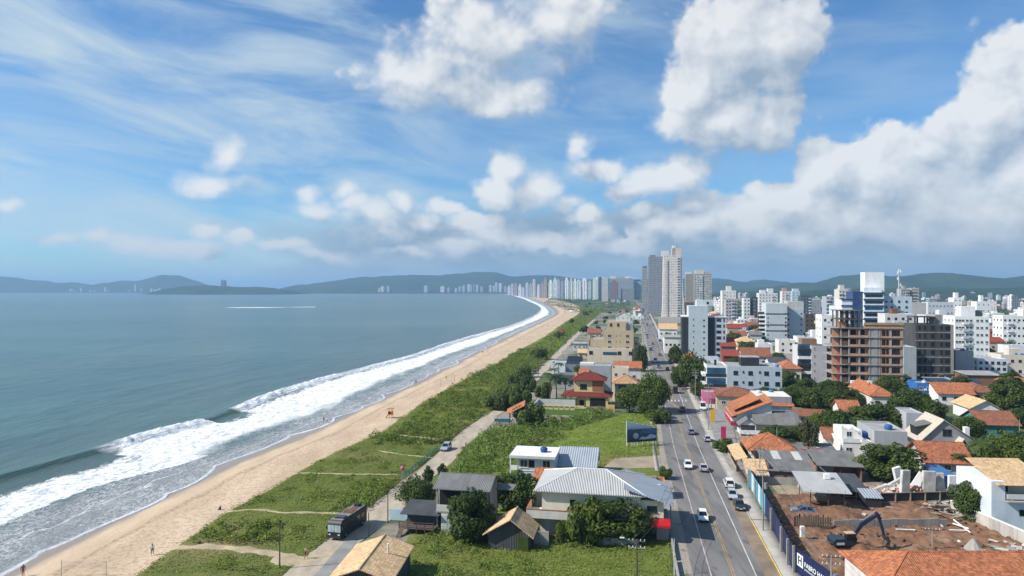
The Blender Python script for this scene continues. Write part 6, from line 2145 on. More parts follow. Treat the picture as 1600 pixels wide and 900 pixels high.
def tower(label, px0, pyb, px1, pyt, D, col, fac, tops=(), name='tower_block', group=None, shape=None, cat='tower'):
    b = B(name, label, cat, px0, pyb, px1, pyt, D, group)
    if shape:
        mb = MB().ext_y([(b.W * x, b.H * z) for x, z in shape], 0, D)
    else:
        mb = MB().box(0, b.W, 0, D, 0, b.H)
    b.part('wall', mb, MATS[fac], None, col)
    for (x0, x1, dz, c) in tops:
        b.box('roof_tower', b.W * x0, b.W * x1, D * .3, D * .7, b.H + .01, b.H + dz, None, c)
    return b


def towers():
    fl = [(-.10, 0), (-.07, .06), (-.035, .15), (-.01, .30), (0, .5), (.02, .97), (.05, 1), (.93, 1), (1.0, .93), (1.02, .6), (1.06, .4), (1.12, .2), (1.16, 0)]
    cwh = (.70, .63, .585)
    b = tower('pale pinkish curved tower, tallest of the skyline group, with a boxed lift top', 1036, 504, 1066, 399, 24, cwh, 'facade_g', [(.46, .98, 9, (.62, .50, .44)), (.50, .66, 12, (.70, .68, .66))], shape=fl)
    b.box('balcony_spine', b.W * .10, b.W * .24, -.8, -.01, b.H * .08, b.H * .93, MATS['facade_g'], (.60, .55, .52))
    b.box('glass_spine', b.W * .76, b.W * .92, -.6, -.01, b.H * .05, b.H * .97, MATS['facade_c'], (.30, .32, .34))
    b.box('podium', -b.W * .25, b.W * 1.1, -6, -.81, 0, 7, None, (.52, .48, .44))
    b.part('antenna', MB().tube((b.W * .75, 12, b.H + 9), (b.W * .75, 12, b.H + 19), .25, .1), M_steel)
    b = tower('dark blue grey tower with dotted windows behind the curved tower', 1013, 490, 1036, 401, 26, (.27, .28, .32), 'facade_d', [(.9, 1.4, 10, (.66, .66, .66)), (.1, .5, 3, (.2, .2, .22))], shape=[(-.10, 0), (-.05, .2), (0, .4), (0, 1), (1, 1), (1, 0)])
    tower('narrow unfinished tower left of the dark blue grey tower', 1003.5, 484, 1011.5, 418, 20, (.30, .29, .29), 'facade_e', [(.1, .9, 3, (.12, .12, .13))])
    b = tower('tan residential tower with pale balconies right of the curved tower', 1084, 488, 1112, 428, 24, (.50, .44, .37), 'facade_b', [(.1, .6, 7, (.56, .52, .46)), (.62, .9, 4, (.40, .36, .31))])
    b.box('side_wing', -b.W * .45, -.01, 4, 22, 0, b.H, MATS['facade_d'], (.34, .31, .27))
    b.box('roof_tower', -b.W * .42, -b.W * .12, 8, 16, b.H + .01, b.H + 4, None, (.62, .60, .56))
    b.box('balcony_stack', b.W * .12, b.W * .5, -.9, -.01, 6, b.H - 3, MATS['facade_c'], (.55, .52, .47))
    tower('small red brown building at the foot of the tan residential tower', 1068, 500, 1084, 472, 20, (.16, .07, .06), 'facade_d')
    # first row of towers left of the avenue
    L = [('slim black tower beside the white twin slab', 936, 470, 939.5, 433, (.05, .05, .06), 'facade_d', ()),
         ('white twin slab tower right of the slim black tower', 940, 471, 950, 434, (.66, .64, .61), 'facade_e', ((.1, .4, 3, WHITE),)),
         ('wide grey tower with two white roof boxes', 953, 468, 989, 435, (.36, .38, .40), 'facade_b', ((.0, .25, 9, OFFW), (.3, .6, 8, GREY), (.66, .95, 8, OFFW), (.85, 1.2, 3, WHITE))),
         ('red brown scaffolded tower in front of the wide grey tower', 953, 472, 965, 441, (.20, .09, .08), 'facade_e', ((.3, .8, 6, (.28, .12, .10)),)),
         ('dark concrete frame block in front of the wide grey tower', 970, 472, 990, 451, (.10, .085, .08), 'facade_c', ()),
         ('pale grey slab behind the dark concrete frame block', 991, 468, 1002, 437, (.36, .40, .42), 'facade_d', ())]
    for lab, a, pb, c, pt, col, fc, tp in L:
        tower(lab, a, pb, c, pt, 40, col, fc, tp)
    # far seafront skyline: px, top, width, shade
    S = [(597, 448, 4, 0), (592, 452, 3, 1), (606, 447, 3.5, 2), (665, 447, 5, 1), (691, 448, 6, 0), (700, 451, 4, 2), (712, 451, 3, 1), (718, 448, 3, 2), (724, 447, 3.5, 1), (732, 444.5, 3, 0),
         (735.5, 446, 3, 1), (740, 445.5, 3, 3), (745, 446, 4, 1), (752, 449, 4, 2), (766, 446, 4, 1), (771, 448, 3, 0), (775, 443, 4, 1), (781, 443.5, 5, 0), (789, 448, 4, 2), (795, 449, 4, 0), (800, 444, 4, 1), (805.5, 443.5, 5, 4),
         (812, 447, 4, 0), (817, 450, 4, 1), (823, 443, 5, 1), (829, 446, 4, 2), (834, 438, 5, 1), (841, 447, 4, 0), (847, 444, 5, 4), (852, 437, 5, 4), (860, 441, 6, 0), (867, 437, 5, 1), (872, 439, 5, 2), (878, 441, 5, 3), (885, 438, 6, 0), (892, 439, 4, 1), (898, 440, 5, 0),
         (904, 439, 7, 1), (913, 437, 8, 0), (921, 441, 5, 2), (928, 438, 4, 1), (932, 437, 5, 0)]
    cols = [(.84, .83, .81), (.66, .67, .68), (.50, .54, .58), (.30, .33, .37), (.46, .33, .28)]
    words = ['pale', 'light grey', 'blue grey', 'dark blue', 'brown']
    random.seed(5)
    for k, (x, pt, w, c) in enumerate(sorted(S)):
        pb = 458.6 if x < 790 else float(np.interp(x, [790, 800, 830, 860, 900, 935], [460.6, 461.8, 464.6, 466.6, 467.8, 468.6]))
        d = 'low' if pb - pt < 16 else ('tall' if pb - pt > 25 else 'mid height')
        tower(f'{d} {words[c]} tower, {nth(k + 1)} from the left in the far seafront skyline', x - w / 2, pb, x + w / 2, pt, 40, tuple(v * random.uniform(.9, 1.1) for v in cols[c]),
              random.choice(['facade_a', 'facade_d', 'facade_f', 'facade_f']), ((.2, .7, random.uniform(4, 12), cols[c]),), group='towers of the far seafront skyline')
    # towers across the bay and on the headland
    B2 = [(110, 451, 2), (117, 454, 2), (126, 449.5, 2), (141, 453, 2.5), (148, 454, 2.5), (164, 449, 2), (169, 453, 2), (202, 453, 2), (211, 444, 2.5), (220, 450, 2), (236, 451, 2), (242, 452, 2), (248, 450, 2)]
    for k, (x, pt, w) in enumerate(B2):
        b = B('tower_block', f'hazy pale tower across the bay, {nth(k + 1)} from the left below the hills', 'tower', x - w / 2, 457.5, x + w / 2, pt, 40, 'towers across the bay')
        b.box('wall', 0, b.W, 0, 40, 0, b.H, None, random.choice([(.6, .6, .6), (.45, .48, .5)]))
    b = B('tower_block', 'lone dark tower with forked top standing on the wooded headland', 'tower', 345, 459, 351, 443, 30)
    b.o.location.z = 18
    b.box('wall', 0, b.W, 0, 30, 0, b.H, MATS['facade_d'], (.10, .11, .12))
    b.box('roof_tower', 0, b.W * .3, 5, 20, b.H + .01, b.H + 16, None, DGREY)
    b.box('roof_tower', b.W * .65, b.W, 5, 20, b.H + .01, b.H + 12, None, DGREY)


FILL_ROWS = [(455.5, 463, 'the farthest roofs below the hills'), (463, 471, 'the far roofs beyond the ribbed towers'),
             (471, 481, 'roofs well behind the black banded block'), (481, 496, 'roofs behind the white six storey block'), (496, 520, 'roofs just behind the construction sites')]


def fillers():
    random.seed(11)
    made = []
    kinds = [('white', (.76, .76, .75)), ('white', (.74, .74, .73)), ('white', (.72, .71, .69)), ('pale grey', (.50, .51, .52)), ('cream', (.62, .55, .43)), ('slate', (.26, .28, .31)), ('rosy', (.55, .40, .33))]
    tries = 0
    while len(made) < 470 and tries < 60000:
        tries += 1
        u = random.random()
        pb = 464.2 + 80 * u ** 2.1
        px = random.uniform(1098, 1625) if random.random() < .88 else random.uniform(842, 1010)
        if pb > 522 and px < 1140:
            continue
        p = G(px, pb)
        if px < 1010:
            if p.x < XV(p.y) + 55 or p.x > np.interp(p.y, _ry, _rx) - 14 or pb > 500:
                continue
        elif p.x < np.interp(p.y, _ry, _rx) + 18:
            continue
        sz = random.uniform(9, 18)
        typ = random.random()
        fl = 1 if typ < .50 else (random.randint(2, 4) if typ < .80 else random.randint(5, 9))
        if pb > 500 and fl > 4:
            fl = random.randint(1, 3)
        if px < 1010 and fl > 3:
            fl = 2
        r = sz * .72
        if any((p.x - a) ** 2 + (p.y + r - b_) ** 2 < (r * .82 + c * .66) ** 2 for a, b_, c in OCC):
            continue
        made.append((px, pb, sz, fl, p))
        OCC.append((p.x, p.y + r, r * .8))
    made.sort(key=lambda m: m[0])
    cnt = {}
    todo = []
    for (px, pb, sz, fl, p) in made:
        side = 'left of the avenue' if px < 1010 else None
        row = side and 'roofs left of the far avenue' or next(t for a, c, t in FILL_ROWS if pb - 3.5 < c or c == 520)
        nm, col = random.choice(kinds)
        if fl == 1 and random.random() < .62:
            rt = random.choice(['orange', 'red', 'brown', 'tan'])
            typ = f'{rt} roofed house'
        elif fl <= 3:
            rt = None; typ = f'{nm} flat roofed house' if fl < 3 else f'{nm} three storey building'
        else:
            rt = None; typ = f'{nm} apartment block'
        cnt[(row, typ)] = cnt.get((row, typ), 0) + 1
        todo.append((px, pb, sz, fl, p, row, typ, rt, col, cnt[(row, typ)]))
    for (px, pb, sz, fl, p, row, typ, rt, col, k) in todo:
        n = cnt[(row, typ)]
        lab = f'{typ} among {row}' if n == 1 else f'{typ}, {nth(k)} from left among {row}'
        hh = fl * 3.0 + random.uniform(.2, 1.2)
        d = random.uniform(9, 15)
        rot = -T + random.choice([0, 0, 0, .35, -.5])
        col = tuple(v * random.uniform(.88, 1.04) for v in col)
        cat = 'apartment block' if 'block' in typ else ('house' if 'house' in typ else 'building')
        t = thing('town_house' if fl < 4 else 'apartment_block', lab, cat, (p.x, p.y, 0), rot, 'houses and blocks of the distant town')
        fac = 'facade_a' if fl < 4 else random.choice(['facade_a', 'facade_b', 'facade_e', 'facade_d'])
        paint(MB().box(0, sz, 0, d, 0, hh).build('wall', MATS[fac], t), col)
        if rt:
            m = {'orange': M_orange, 'red': M_red, 'brown': M_brownt, 'tan': M_tan}[rt]
            mb = MB(); o_ = .6; a, c_ = (-o_, -o_, hh + .02), (sz + o_, -o_, hh + .02)
            e, f = (sz + o_, d + o_, hh + .02), (-o_, d + o_, hh + .02)
            R1, R2 = (sz * .3, d / 2, hh + 2.8), (sz * .7, d / 2, hh + 2.8)
            mb.face([a, c_, R2, R1]); mb.face([c_, e, R2]); mb.face([e, f, R1, R2]); mb.face([f, a, R1]); mb.face([f, e, c_, a])
            mb.build('roof', m, t)
        else:
            x0 = random.uniform(.1, .6)
            paint(MB().box(sz * x0, sz * (x0 + .3), d * .3, d * .7, hh + .01, hh + random.uniform(1.8, 3.6)).build('roof_tower', PLA, t), col)
            MB().box(-.1, sz + .1, -.1, d + .1, hh - .35, hh + .005).build('parapet', M_white, t)


dune_side()
town_near()
site()
town_mid()
towers()
fillers()


# ================================================================== VEGETATION
def leaf_quads(c, n, size, rng, jit=.55):
    """One bent-free leaf spray (quad) per point c with outward normal n."""
    m = len(c)
    n = n + rng.normal(0, jit, (m, 3))
    n /= np.linalg.norm(n, axis=1, keepdims=True) + 1e-9
    r = rng.normal(size=(m, 3))
    a = np.cross(n, r); a /= np.linalg.norm(a, axis=1, keepdims=True) + 1e-9
    b = np.cross(n, a)
    s = (size * rng.uniform(.6, 1.4, m))[:, None]
    return np.stack([c - a * s, c - b * s * .6, c + a * s, c + b * s * .6], 1)


def crown_quads(seed, nl, R_, z0, z1, clumps, leaf, cr=.34, flat=1.):
    rng = np.random.default_rng(seed)
    zc, hz_ = (z0 + z1) / 2, (z1 - z0) / 2
    d = rng.normal(size=(clumps, 3)); d /= np.linalg.norm(d, axis=1, keepdims=True)
    d[:, 2] = np.abs(d[:, 2]) * rng.choice([1, 1, -.9], clumps)
    rad = rng.uniform(.45, .86, clumps)
    cc = d * rad[:, None] * np.array([R_, R_, hz_]) + np.array([0, 0, zc])
    cs = R_ * cr * rng.uniform(.65, 1.35, clumps)
    w = cs ** 2 / (cs ** 2).sum()
    k = rng.choice(clumps, nl, p=w)
    v = rng.normal(size=(nl, 3)); v /= np.linalg.norm(v, axis=1, keepdims=True)
    rr = cs[k] * rng.uniform(.55, 1.08, nl) ** .6
    p = cc[k] + v * rr[:, None] * np.array([1, 1, flat * .85])
    lump = vnoise(p[:, 0] * 1.7 / R_ * 4, p[:, 1] * 1.7 / R_ * 4 + p[:, 2], seed)
    keep = lump > .18
    return leaf_quads(p[keep], v[keep] + np.array([0, 0, .35]), leaf, rng), cc


TREE = {}


def tree_protos():
    for k, (R_, z0, z1, cl, nl, m) in {'round': (3.6, -.5, 7.0, 40, 9500, M_leaf), 'spread': (4.6, .9, 6.6, 40, 9500, M_leaf2), 'tall': (2.7, .5, 8.6, 26, 5600, M_leaf),
                                       'olive': (3.4, 1.6, 6.4, 20, 3600, M_leaf3), 'low': (2.8, -.4, 2.7, 26, 5000, M_leaf2)}.items():
        q, cc = crown_quads(hash(k) % 1 + len(k) * 7 + nl, nl, R_, z0, z1, cl, .21)
        cr = quads_mesh('crown', q, m)
        mb = MB()
        mb.tube((0, 0, -.1), (.1, .05, z0 + .6), .24, .16, 7).tube((.1, .05, z0 + .6), (0, .1, (z0 + z1) / 2), .16, .09, 6)
        for c in cc[:9]:
            mb.tube((.05, .05, z0 * .8 + .3), tuple(c * .9), .09, .03, 5)
        TREE[k] = (cr, mb.mesh('trunk', M_bark), R_, z1)
    # far tree: one light mesh
    q, _ = crown_quads(99, 620, 3.6, .6, 7, 12, .62)
    TREE['far'] = (quads_mesh('tree', q, M_leaf), None, 3.6, 7)
    q, _ = crown_quads(77, 620, 4.0, 1, 6, 12, .62)
    TREE['far2'] = (quads_mesh('tree', q, M_leaf2), None, 4.0, 6)
    # palm
    rng = np.random.default_rng(4)
    Q = []
    for f in range(15):
        az = f / 15 * 6.283 + rng.uniform(-.2, .2); up = rng.uniform(.25, 1.1)
        L = rng.uniform(2.2, 3.0)
        pts = []
        for i in range(9):
            t_ = i / 8
            rr = L * t_ * math.cos(up * .6); z = L * (math.sin(up) * t_ - .95 * t_ * t_ * (1.2 - up * .4))
            pts.append(np.array([rr * math.cos(az), rr * math.sin(az), 7.0 + z]))
        side = np.array([-math.sin(az), math.cos(az), 0])
        for i in range(8):
            w = .62 * math.sin(math.pi * (i + .8) / 9.2)
            for s in (-1, 1):
                dz = np.array([0, 0, -.28 * w])
                for j in range(2):
                    a = pts[i] * (1 - j * .5) + pts[i + 1] * j * .5; b_ = pts[i] * (.62 - j * .5) + pts[i + 1] * (.38 + j * .5)
                    tip = side * s * w + dz + (pts[i + 1] - pts[i]) * .35
                    Q.append(np.stack([a, b_, b_ + tip, a + tip]))
    mb = MB(); pz = np.linspace(0, 7, 8)
    for i in range(7):
        mb.tube((.25 * math.sin(pz[i] * .25), 0, pz[i]), (.25 * math.sin(pz[i + 1] * .25), 0, pz[i + 1]), .17 - .008 * i, .165 - .008 * i, 7)
    Q = np.array(Q); Q[..., 0] += .25 * math.sin(7 * .25)
    TREE['palm'] = (quads_mesh('crown', Q, M_palm), mb.mesh('trunk', M_bark), 2.4, 8.2)


def tree(kind, px, pyb, wpx, hpx, label, name='tree', cat='tree', group=None, loc=None):
    p = G(px, pyb) if loc is None else Vector(loc)
    cr, tr, R_, z1 = TREE[kind]
    w, h = wpx * p.y / F, hpx * p.y / F
    sx, sz = w / (2.0 * R_), h / (z1 * .96)
    t = thing(name, label, cat, (p.x, p.y, 0), random.uniform(0, 6.28), group)
    t.scale = (sx, sx, sz)
    link(bpy.data.objects.new('crown', cr), t)
    link(bpy.data.objects.new('trunk', tr), t)
    OCC.append((p.x, p.y, w * .5))
    return t


def hero_trees():
    for a in [
        ('round', 738, 846, 74, 84, 'big dark bushy tree in front of the grey veranda house'),
        ('round', 806, 797, 66, 62, 'dark rounded tree between the grey veranda house and the balcony house'),
        ('tall', 776, 800, 30, 55, 'slim dark tree squeezed against the grey veranda house wall'),
        ('round', 968, 842, 102, 68, 'broad dark tree hiding the right half of the cream house'),
        ('low', 916, 848, 62, 56, 'smaller round tree left of the broad tree at the cream house'),
        ('low', 880, 848, 26, 30, 'leafy bush at the foot of the cream house balcony'),
        ('spread', 650, 800, 60, 48, 'pale leaved sea grape tree beside the wooden shack'),
        ('tall', 669, 762, 18, 34, 'spiky dark shrub beside the dirt road above the shack'),
        ('tall', 691, 752, 16, 28, 'narrow dark shrub right of the spiky shrub by the dirt road'),
        ('low', 828, 664, 48, 28, 'round dark bush beside the orange pool hut'),
        ('spread', 1021, 645, 54, 56, 'big spreading street tree overhanging the avenue from the left'),
        ('spread', 984, 644, 48, 38, 'lower spreading tree in front of the peach tiled house'),
        ('spread', 1012, 654, 34, 34, 'dark undergrowth tree between the two spreading street trees'),
        ('spread', 1085, 612, 52, 54, 'spreading street tree right of the avenue before the grey blue building'),
        ('round', 1062, 604, 30, 36, 'rounder street tree at the left end of the right hand pair'),
        ('round', 1001, 580, 22, 44, 'dense tall tree beside the tan apartment building'),
        ('round', 1056, 568, 22, 30, 'street tree below the charcoal side of the pale grey block'),
        ('round', 1372, 680, 84, 52, 'huge dark tree behind the curved parapet house'),
        ('round', 1306, 674, 48, 36, 'dark tree left of the huge dark tree behind the parapets'),
        ('round', 1392, 750, 96, 58, 'large bushy tree in front of the blank grey extension'),
        ('round', 1420, 654, 66, 50, 'large brownish green tree below the grey unfinished building'),
        ('round', 1458, 664, 36, 42, 'dark tree right of the large brownish green tree'),
        ('round', 1512, 690, 46, 42, 'dark tree left of the teal walled house'),
        ('round', 1575, 642, 58, 46, 'dense tree at the right edge below the open shed'),
        ('round', 1588, 668, 40, 32, 'low tree at the right edge above the teal walled house'),
        ('spread', 1562, 734, 78, 52, 'broad tree with visible leaf fans right of the palm'),
        ('round', 1594, 722, 40, 50, 'dark tree cut by the right edge above the broad leaf fans'),
        ('low', 1516, 772, 34, 30, 'bright bush beside the blue container'),
        ('round', 1519, 812, 58, 62, 'dark round tree beside the white and pale blue house'),
        ('round', 1219, 704, 62, 40, 'dark tree behind the orange pyramid roof'),
        ('spread', 1246, 700, 40, 34, 'lighter tree right of the dark tree behind the pyramid roof'),
        ('olive', 1264, 714, 32, 56, 'sparse half bare tree rising beside the lean-to'),
        ('spread', 1284, 682, 40, 34, 'leafy banana clump behind the half bare tree'),
        ('round', 1200, 632, 44, 28, 'tree left end of the dense row behind the blank grey block'),
        ('round', 1234, 634, 44, 32, 'second tree from left in the dense row behind the blank grey block'),
        ('round', 1266, 638, 48, 34, 'third tree from left in the dense row behind the blank grey block'),
        ('round', 1300, 640, 46, 32, 'fourth tree from left in the dense row behind the blank grey block'),
        ('round', 1330, 634, 36, 28, 'right end tree of the dense row behind the blank grey block'),
        ('round', 1232, 604, 32, 26, 'tree in front of the orange hip roof by the balcony block'),
        ('round', 1146, 542, 26, 24, 'tree beside the pale grey block and the old red roof'),
        ('round', 1267, 526, 20, 22, 'tree right of the black banded block'),
        ('low', 1168, 712, 24, 22, 'shrub at the left corner of the pyramid roof bungalow'),
        ('low', 1039, 748, 22, 16, 'low sea grape bush beside the avenue at the bare lot'),
        ('low', 1130, 706, 30, 18, 'shrub beside the white porch railing'),
        ('low', 1030, 660, 40, 18, 'tall grass like bush behind the billboard'),
        ('low', 816, 632, 34, 26, 'dark tree behind the orange pool hut'),
        ('low', 826, 612, 26, 22, 'dark tree between the beach road and the garden wall'),
        ('low', 800, 640, 30, 24, 'dark shrub left of the pool hut by the beach road'),
        ('low', 790, 628, 32, 20, 'dark dune tree at the bend above the pool hut'),
        ('low', 808, 604, 28, 19, 'dune tree beside the wooden pole left of the palms'),
        ('low', 778, 640, 40, 22, 'broad dune bush left of the turquoise pool'),
        ('low', 820, 590, 24, 16, 'dune tree left of the black car on the beach road'),
        ('low', 842, 562, 26, 16, 'dune bush left of the dark grey car'),
        ('round', 912, 596, 34, 28, 'tree between the solar panel house and grey rendered wall'),
    ]:
        tree(*a)
    for (px, pb, w, h, lab) in [(859, 628, 30, 46, 'first palm from the left in the villa garden'), (870, 626, 28, 44, 'middle palm of the three in the villa garden'), (884, 626, 26, 38, 'right hand palm of the three in the villa garden'),
                                (874, 592, 20, 26, 'small palm beside the terrace house pool'), (866, 600, 18, 26, 'leaning palm left of the low grey garage house'), (1531, 748, 46, 62, 'tall coconut palm beside the patchy red roof'),
                                (1003, 640, 34, 40, 'low palm under the big spreading street tree'), (1585, 536, 20, 26, 'palm in front of the long white block'), (1500, 742, 26, 34, 'short palm beside the blue container roof')]:
        tree('palm', px, pb, w, h, lab, 'palm_tree', 'palm')
    t = tree('low', 850, 626, 26, 24, 'dense round shrub under the garden palms', 'shrub', 'shrub')


def town_trees():
    random.seed(3)
    out = []
    tries = 0
    while len(out) < 300 and tries < 12000:
        tries += 1
        pb = 463.5 + 190 * random.random() ** 1.9
        px = random.uniform(1040, 1625) if random.random() < .8 else random.uniform(835, 1015)
        p = G(px, pb)
        w = random.uniform(4.5, 10)
        if px < 1016:
            if pb > 566 or p.x < XV(p.y) + 12 or p.x > np.interp(p.y, _ry, _rx) - 9:
                continue
            if abs(p.x - BEACH_ROAD(p.y)) < 6 and pb > 495:
                continue
        elif p.x < np.interp(p.y, _ry, _rx) + 11:
            continue
        if p.y < 150 or (1300 < px < 1500 and pb > 640) or pb > 640:
            continue
        if any((p.x - a) ** 2 + (p.y - b_) ** 2 < (w * .4 + c * .9) ** 2 for a, b_, c in OCC):
            continue
        out.append((px, pb, w, p)); OCC.append((p.x, p.y, w * .3))
    # labels by the landmark nearest in view
    marks = [(1090, 'the pale block'), (1145, 'the salmon red halls'), (1210, 'the black banded block'), (1275, 'the dark balcony block'), (1360, 'the brick construction'),
             (1460, 'the grey unfinished frame'), (1520, 'the white six storey block'), (1590, 'the long white block'), (1680, 'the right picture edge'), (975, 'the tan apartments'), (1000, 'the far avenue'), (900, 'the far beach parking')]
    cnt = {}
    out.sort(key=lambda o: o[0])
    for (px, pb, w, p) in out:
        mk = min(marks, key=lambda m: abs(m[0] - px))[1]
        dz = 'far behind' if pb < 476 else ('behind' if pb < 505 else ('near' if pb < 560 else 'well before'))
        far = p.y > 420
        k = (random.choice(['far', 'far', 'far2']) if far else random.choice(['round', 'round', 'spread', 'olive', 'tall']))
        ad = {'far': 'dark', 'far2': 'light green', 'round': 'round dark', 'spread': 'broad green', 'olive': 'olive', 'tall': 'tall dark'}[k]
        key = (mk, dz, ad)
        cnt[key] = cnt.get(key, 0) + 1
        lab = f'{ad} tree {dz} {mk}, {nth(cnt[key])} such from the left'
        h = w * random.uniform(.6, 1.05)
        if far:
            o = link(bpy.data.objects.new('tree', TREE[k][0]))
            s = w / (2.2 * TREE[k][2])
            o.location = (p.x, p.y, -.2); o.scale = (s, s, h / TREE[k][3]); o.rotation_euler = (0, 0, random.uniform(0, 6.28))
            single(o, lab, 'tree', 'trees among the houses of the town')
        else:
            tree(k, 0, 0, w * F / p.y, h * F / p.y, lab, group='trees among the houses of the town', loc=(p.x, p.y, 0))


def cover(name, regions, leaf, n, m, hgt, lump, seed, dune=False, minl=.42):
    """Low scrub: leaf sprays following an uneven surface of humps; regions are pixel polygons."""
    rng = np.random.default_rng(seed)
    pts = []
    for poly in regions:
        P = np.array([(G(x, y).x, G(x, y).y) for x, y in poly])
        lo, hi = P.min(0), P.max(0)
        a = .5 * abs(np.dot(P[:, 0], np.roll(P[:, 1], 1)) - np.dot(P[:, 1], np.roll(P[:, 0], 1)))
        k = int(n * a * np.prod(hi - lo) / max(a, 1) )
        c = rng.uniform(lo, hi, (k, 2))
        ins = np.zeros(len(c), bool)
        j = len(P) - 1
        for i in range(len(P)):
            hit = ((P[i, 1] > c[:, 1]) != (P[j, 1] > c[:, 1])) & (c[:, 0] < (P[j, 0] - P[i, 0]) * (c[:, 1] - P[i, 1]) / (P[j, 1] - P[i, 1] + 1e-9) + P[i, 0])
            ins ^= hit; j = i
        pts.append(c[ins])
    c = np.concatenate(pts)
    if dune:
        c = c[(c[:, 0] < BEACH_ROAD(c[:, 1]) - 3.0) & (c[:, 0] > XV(c[:, 1]) + .6)]
    for (tx, ty, tw) in TRACKS if dune else []:
        o_ = np.argsort(tx)
        yy, hw = np.interp(c[:, 0], tx[o_], ty[o_]), np.interp(c[:, 0], tx[o_], tw[o_])
        c = c[~((c[:, 0] > tx.min()) & (c[:, 0] < tx.max()) & (np.abs(c[:, 1] - yy) < hw * 1.35))]
    f = fbm(c[:, 0] / lump, c[:, 1] / lump, seed, 4)
    k = f > minl
    c, f = c[k], f[k]
    top = np.clip((f - minl) / .28, 0, 1) ** .7 * hgt * (.6 + .8 * vnoise(c[:, 0] / lump * 3, c[:, 1] / lump * 3, seed + 3))
    z = (dune_z(c[:, 0], c[:, 1]) if dune else .06) + top * rng.uniform(.15, 1.05, len(c)) ** .5 + .05
    e = .25
    gx = (fbm((c[:, 0] + e) / lump, c[:, 1] / lump, seed, 4) - f) / e
    gy = (fbm(c[:, 0] / lump, (c[:, 1] + e) / lump, seed, 4) - f) / e
    nrm = np.stack([-gx * hgt * 3, -gy * hgt * 3, np.ones(len(c))], 1)
    nrm /= np.linalg.norm(nrm, axis=1, keepdims=True)
    q = leaf_quads(np.column_stack([c, z]), nrm, leaf, rng, .28 if name == 'grass' else .42)
    o = link(bpy.data.objects.new(name, quads_mesh(name, q, m)))
    tag(o, kind='stuff')
    return len(q)


def M_scrub2():
    return MATS.get('leaf_woods') or leaf_mat('leaf_woods', (.018, .042, .010), (.075, .115, .026), None, .05)


def ground_cover():
    cover('woods', [[(1085, 470), (1140, 520), (1630, 520), (1630, 463.2), (1300, 462.6), (1085, 463.5)]], 1.25, .085, M_scrub2(), 5.5, 46., 31, minl=.50)
    cover('woods', [[(850, 474), (930, 500), (985, 500), (985, 468), (860, 466)]], 1.0, .07, M_scrub2(), 4.5, 36., 32, minl=.50)
    edge = lambda y, d=0: (800 + F * (float(XV(F * H / (y - HZ))) + d) / (F * H / (y - HZ)), y)
    road = lambda y, d=-3.2: (800 + F * (float(BEACH_ROAD(F * H / (y - HZ))) + d) / (F * H / (y - HZ)), y)
    def dune(y0, y1, a=1.0, d=-3.2, n=8):
        ys = np.linspace(y0, y1, n)
        return [edge(y, a) for y in ys] + [road(y, d) for y in ys[::-1]]
    # dense scrub on the dunes from the lifeguard tower towards the far end
    cover('dune_scrub', [dune(548, 640, 3)], .27, 8.0, M_scrub, 2.1, 5., 5, minl=.38, dune=True)
    cover('dune_scrub', [dune(640, 700, 5)], .24, 11.0, M_scrub, 1.4, 4.5, 15, minl=.46, dune=True)
    cover('dune_scrub', [dune(484, 548, 6)], .55, 1.2, M_scrub, 1.8, 9., 6, minl=.40, dune=True)
    cover('dune_scrub', [[(520, 800), (548, 770), (600, 752), (640, 748), (622, 772), (588, 800), (560, 806)], [(290, 862), (352, 822), (440, 822), (440, 850), (340, 868)], [(560, 688), (700, 668), (700, 694), (640, 700)],
                         [(372, 852), (384, 822), (432, 826), (436, 848)]], .21, 16.0, M_scrub, 1.3, 2.6, 7, minl=.36, dune=True)
    cover('dune_scrub', [dune(700, 900, 1.5)], .17, 14.0, M_scrub, .8, 3.2, 41, minl=.62, dune=True)
    cover('lot_scrub', [[(692, 764), (720, 706), (770, 672), (850, 660), (935, 642), (960, 650), (900, 668), (850, 698), (800, 700), (790, 745), (730, 745)]], .24, 14.0, M_scrub, 2.0, 3.6, 8, minl=.37)
    cover('lot_scrub', [[(640, 850), (700, 820), (770, 850), (760, 870), (690, 880)], [(870, 850), (920, 838), (1010, 846), (1000, 860), (900, 866)], [(640, 880), (820, 872), (860, 900), (660, 915)]], .17, 16.0, M_scrub, .9, 2.0, 9, minl=.47)
    cover('grass', [dune(690, 905, .6, -2.6, 14)],   .13, 9.0, M_tuft, .20, 4., 21, minl=.30, dune=True)
    cover('grass', [dune(600, 690, .6, -2.6, 10)], .2, 7.0, M_tuft, .25, 5., 22, minl=.34, dune=True)
    cover('grass', [[(600, 912), (650, 838), (760, 845), (1050, 850), (1056, 912)]], .12, 20.0, M_tuft, .26, 2.5, 23, minl=.30)
    cover('grass', [[(790, 740), (842, 700), (905, 668), (985, 646), (1022, 642), (1030, 712), (950, 718), (940, 735), (940, 745)]], .17, 10.0, M_tuft, .35, 4., 24, minl=.32)
    cover('grass', [[(1163, 752), (1170, 748), (1196, 800), (1190, 803)], [(1490, 800), (1508, 800), (1590, 848), (1560, 846)]], .12, 30.0, M_tuft, .3, 2., 25, minl=.3)


# ================================================================== VEHICLES
CAR = {}


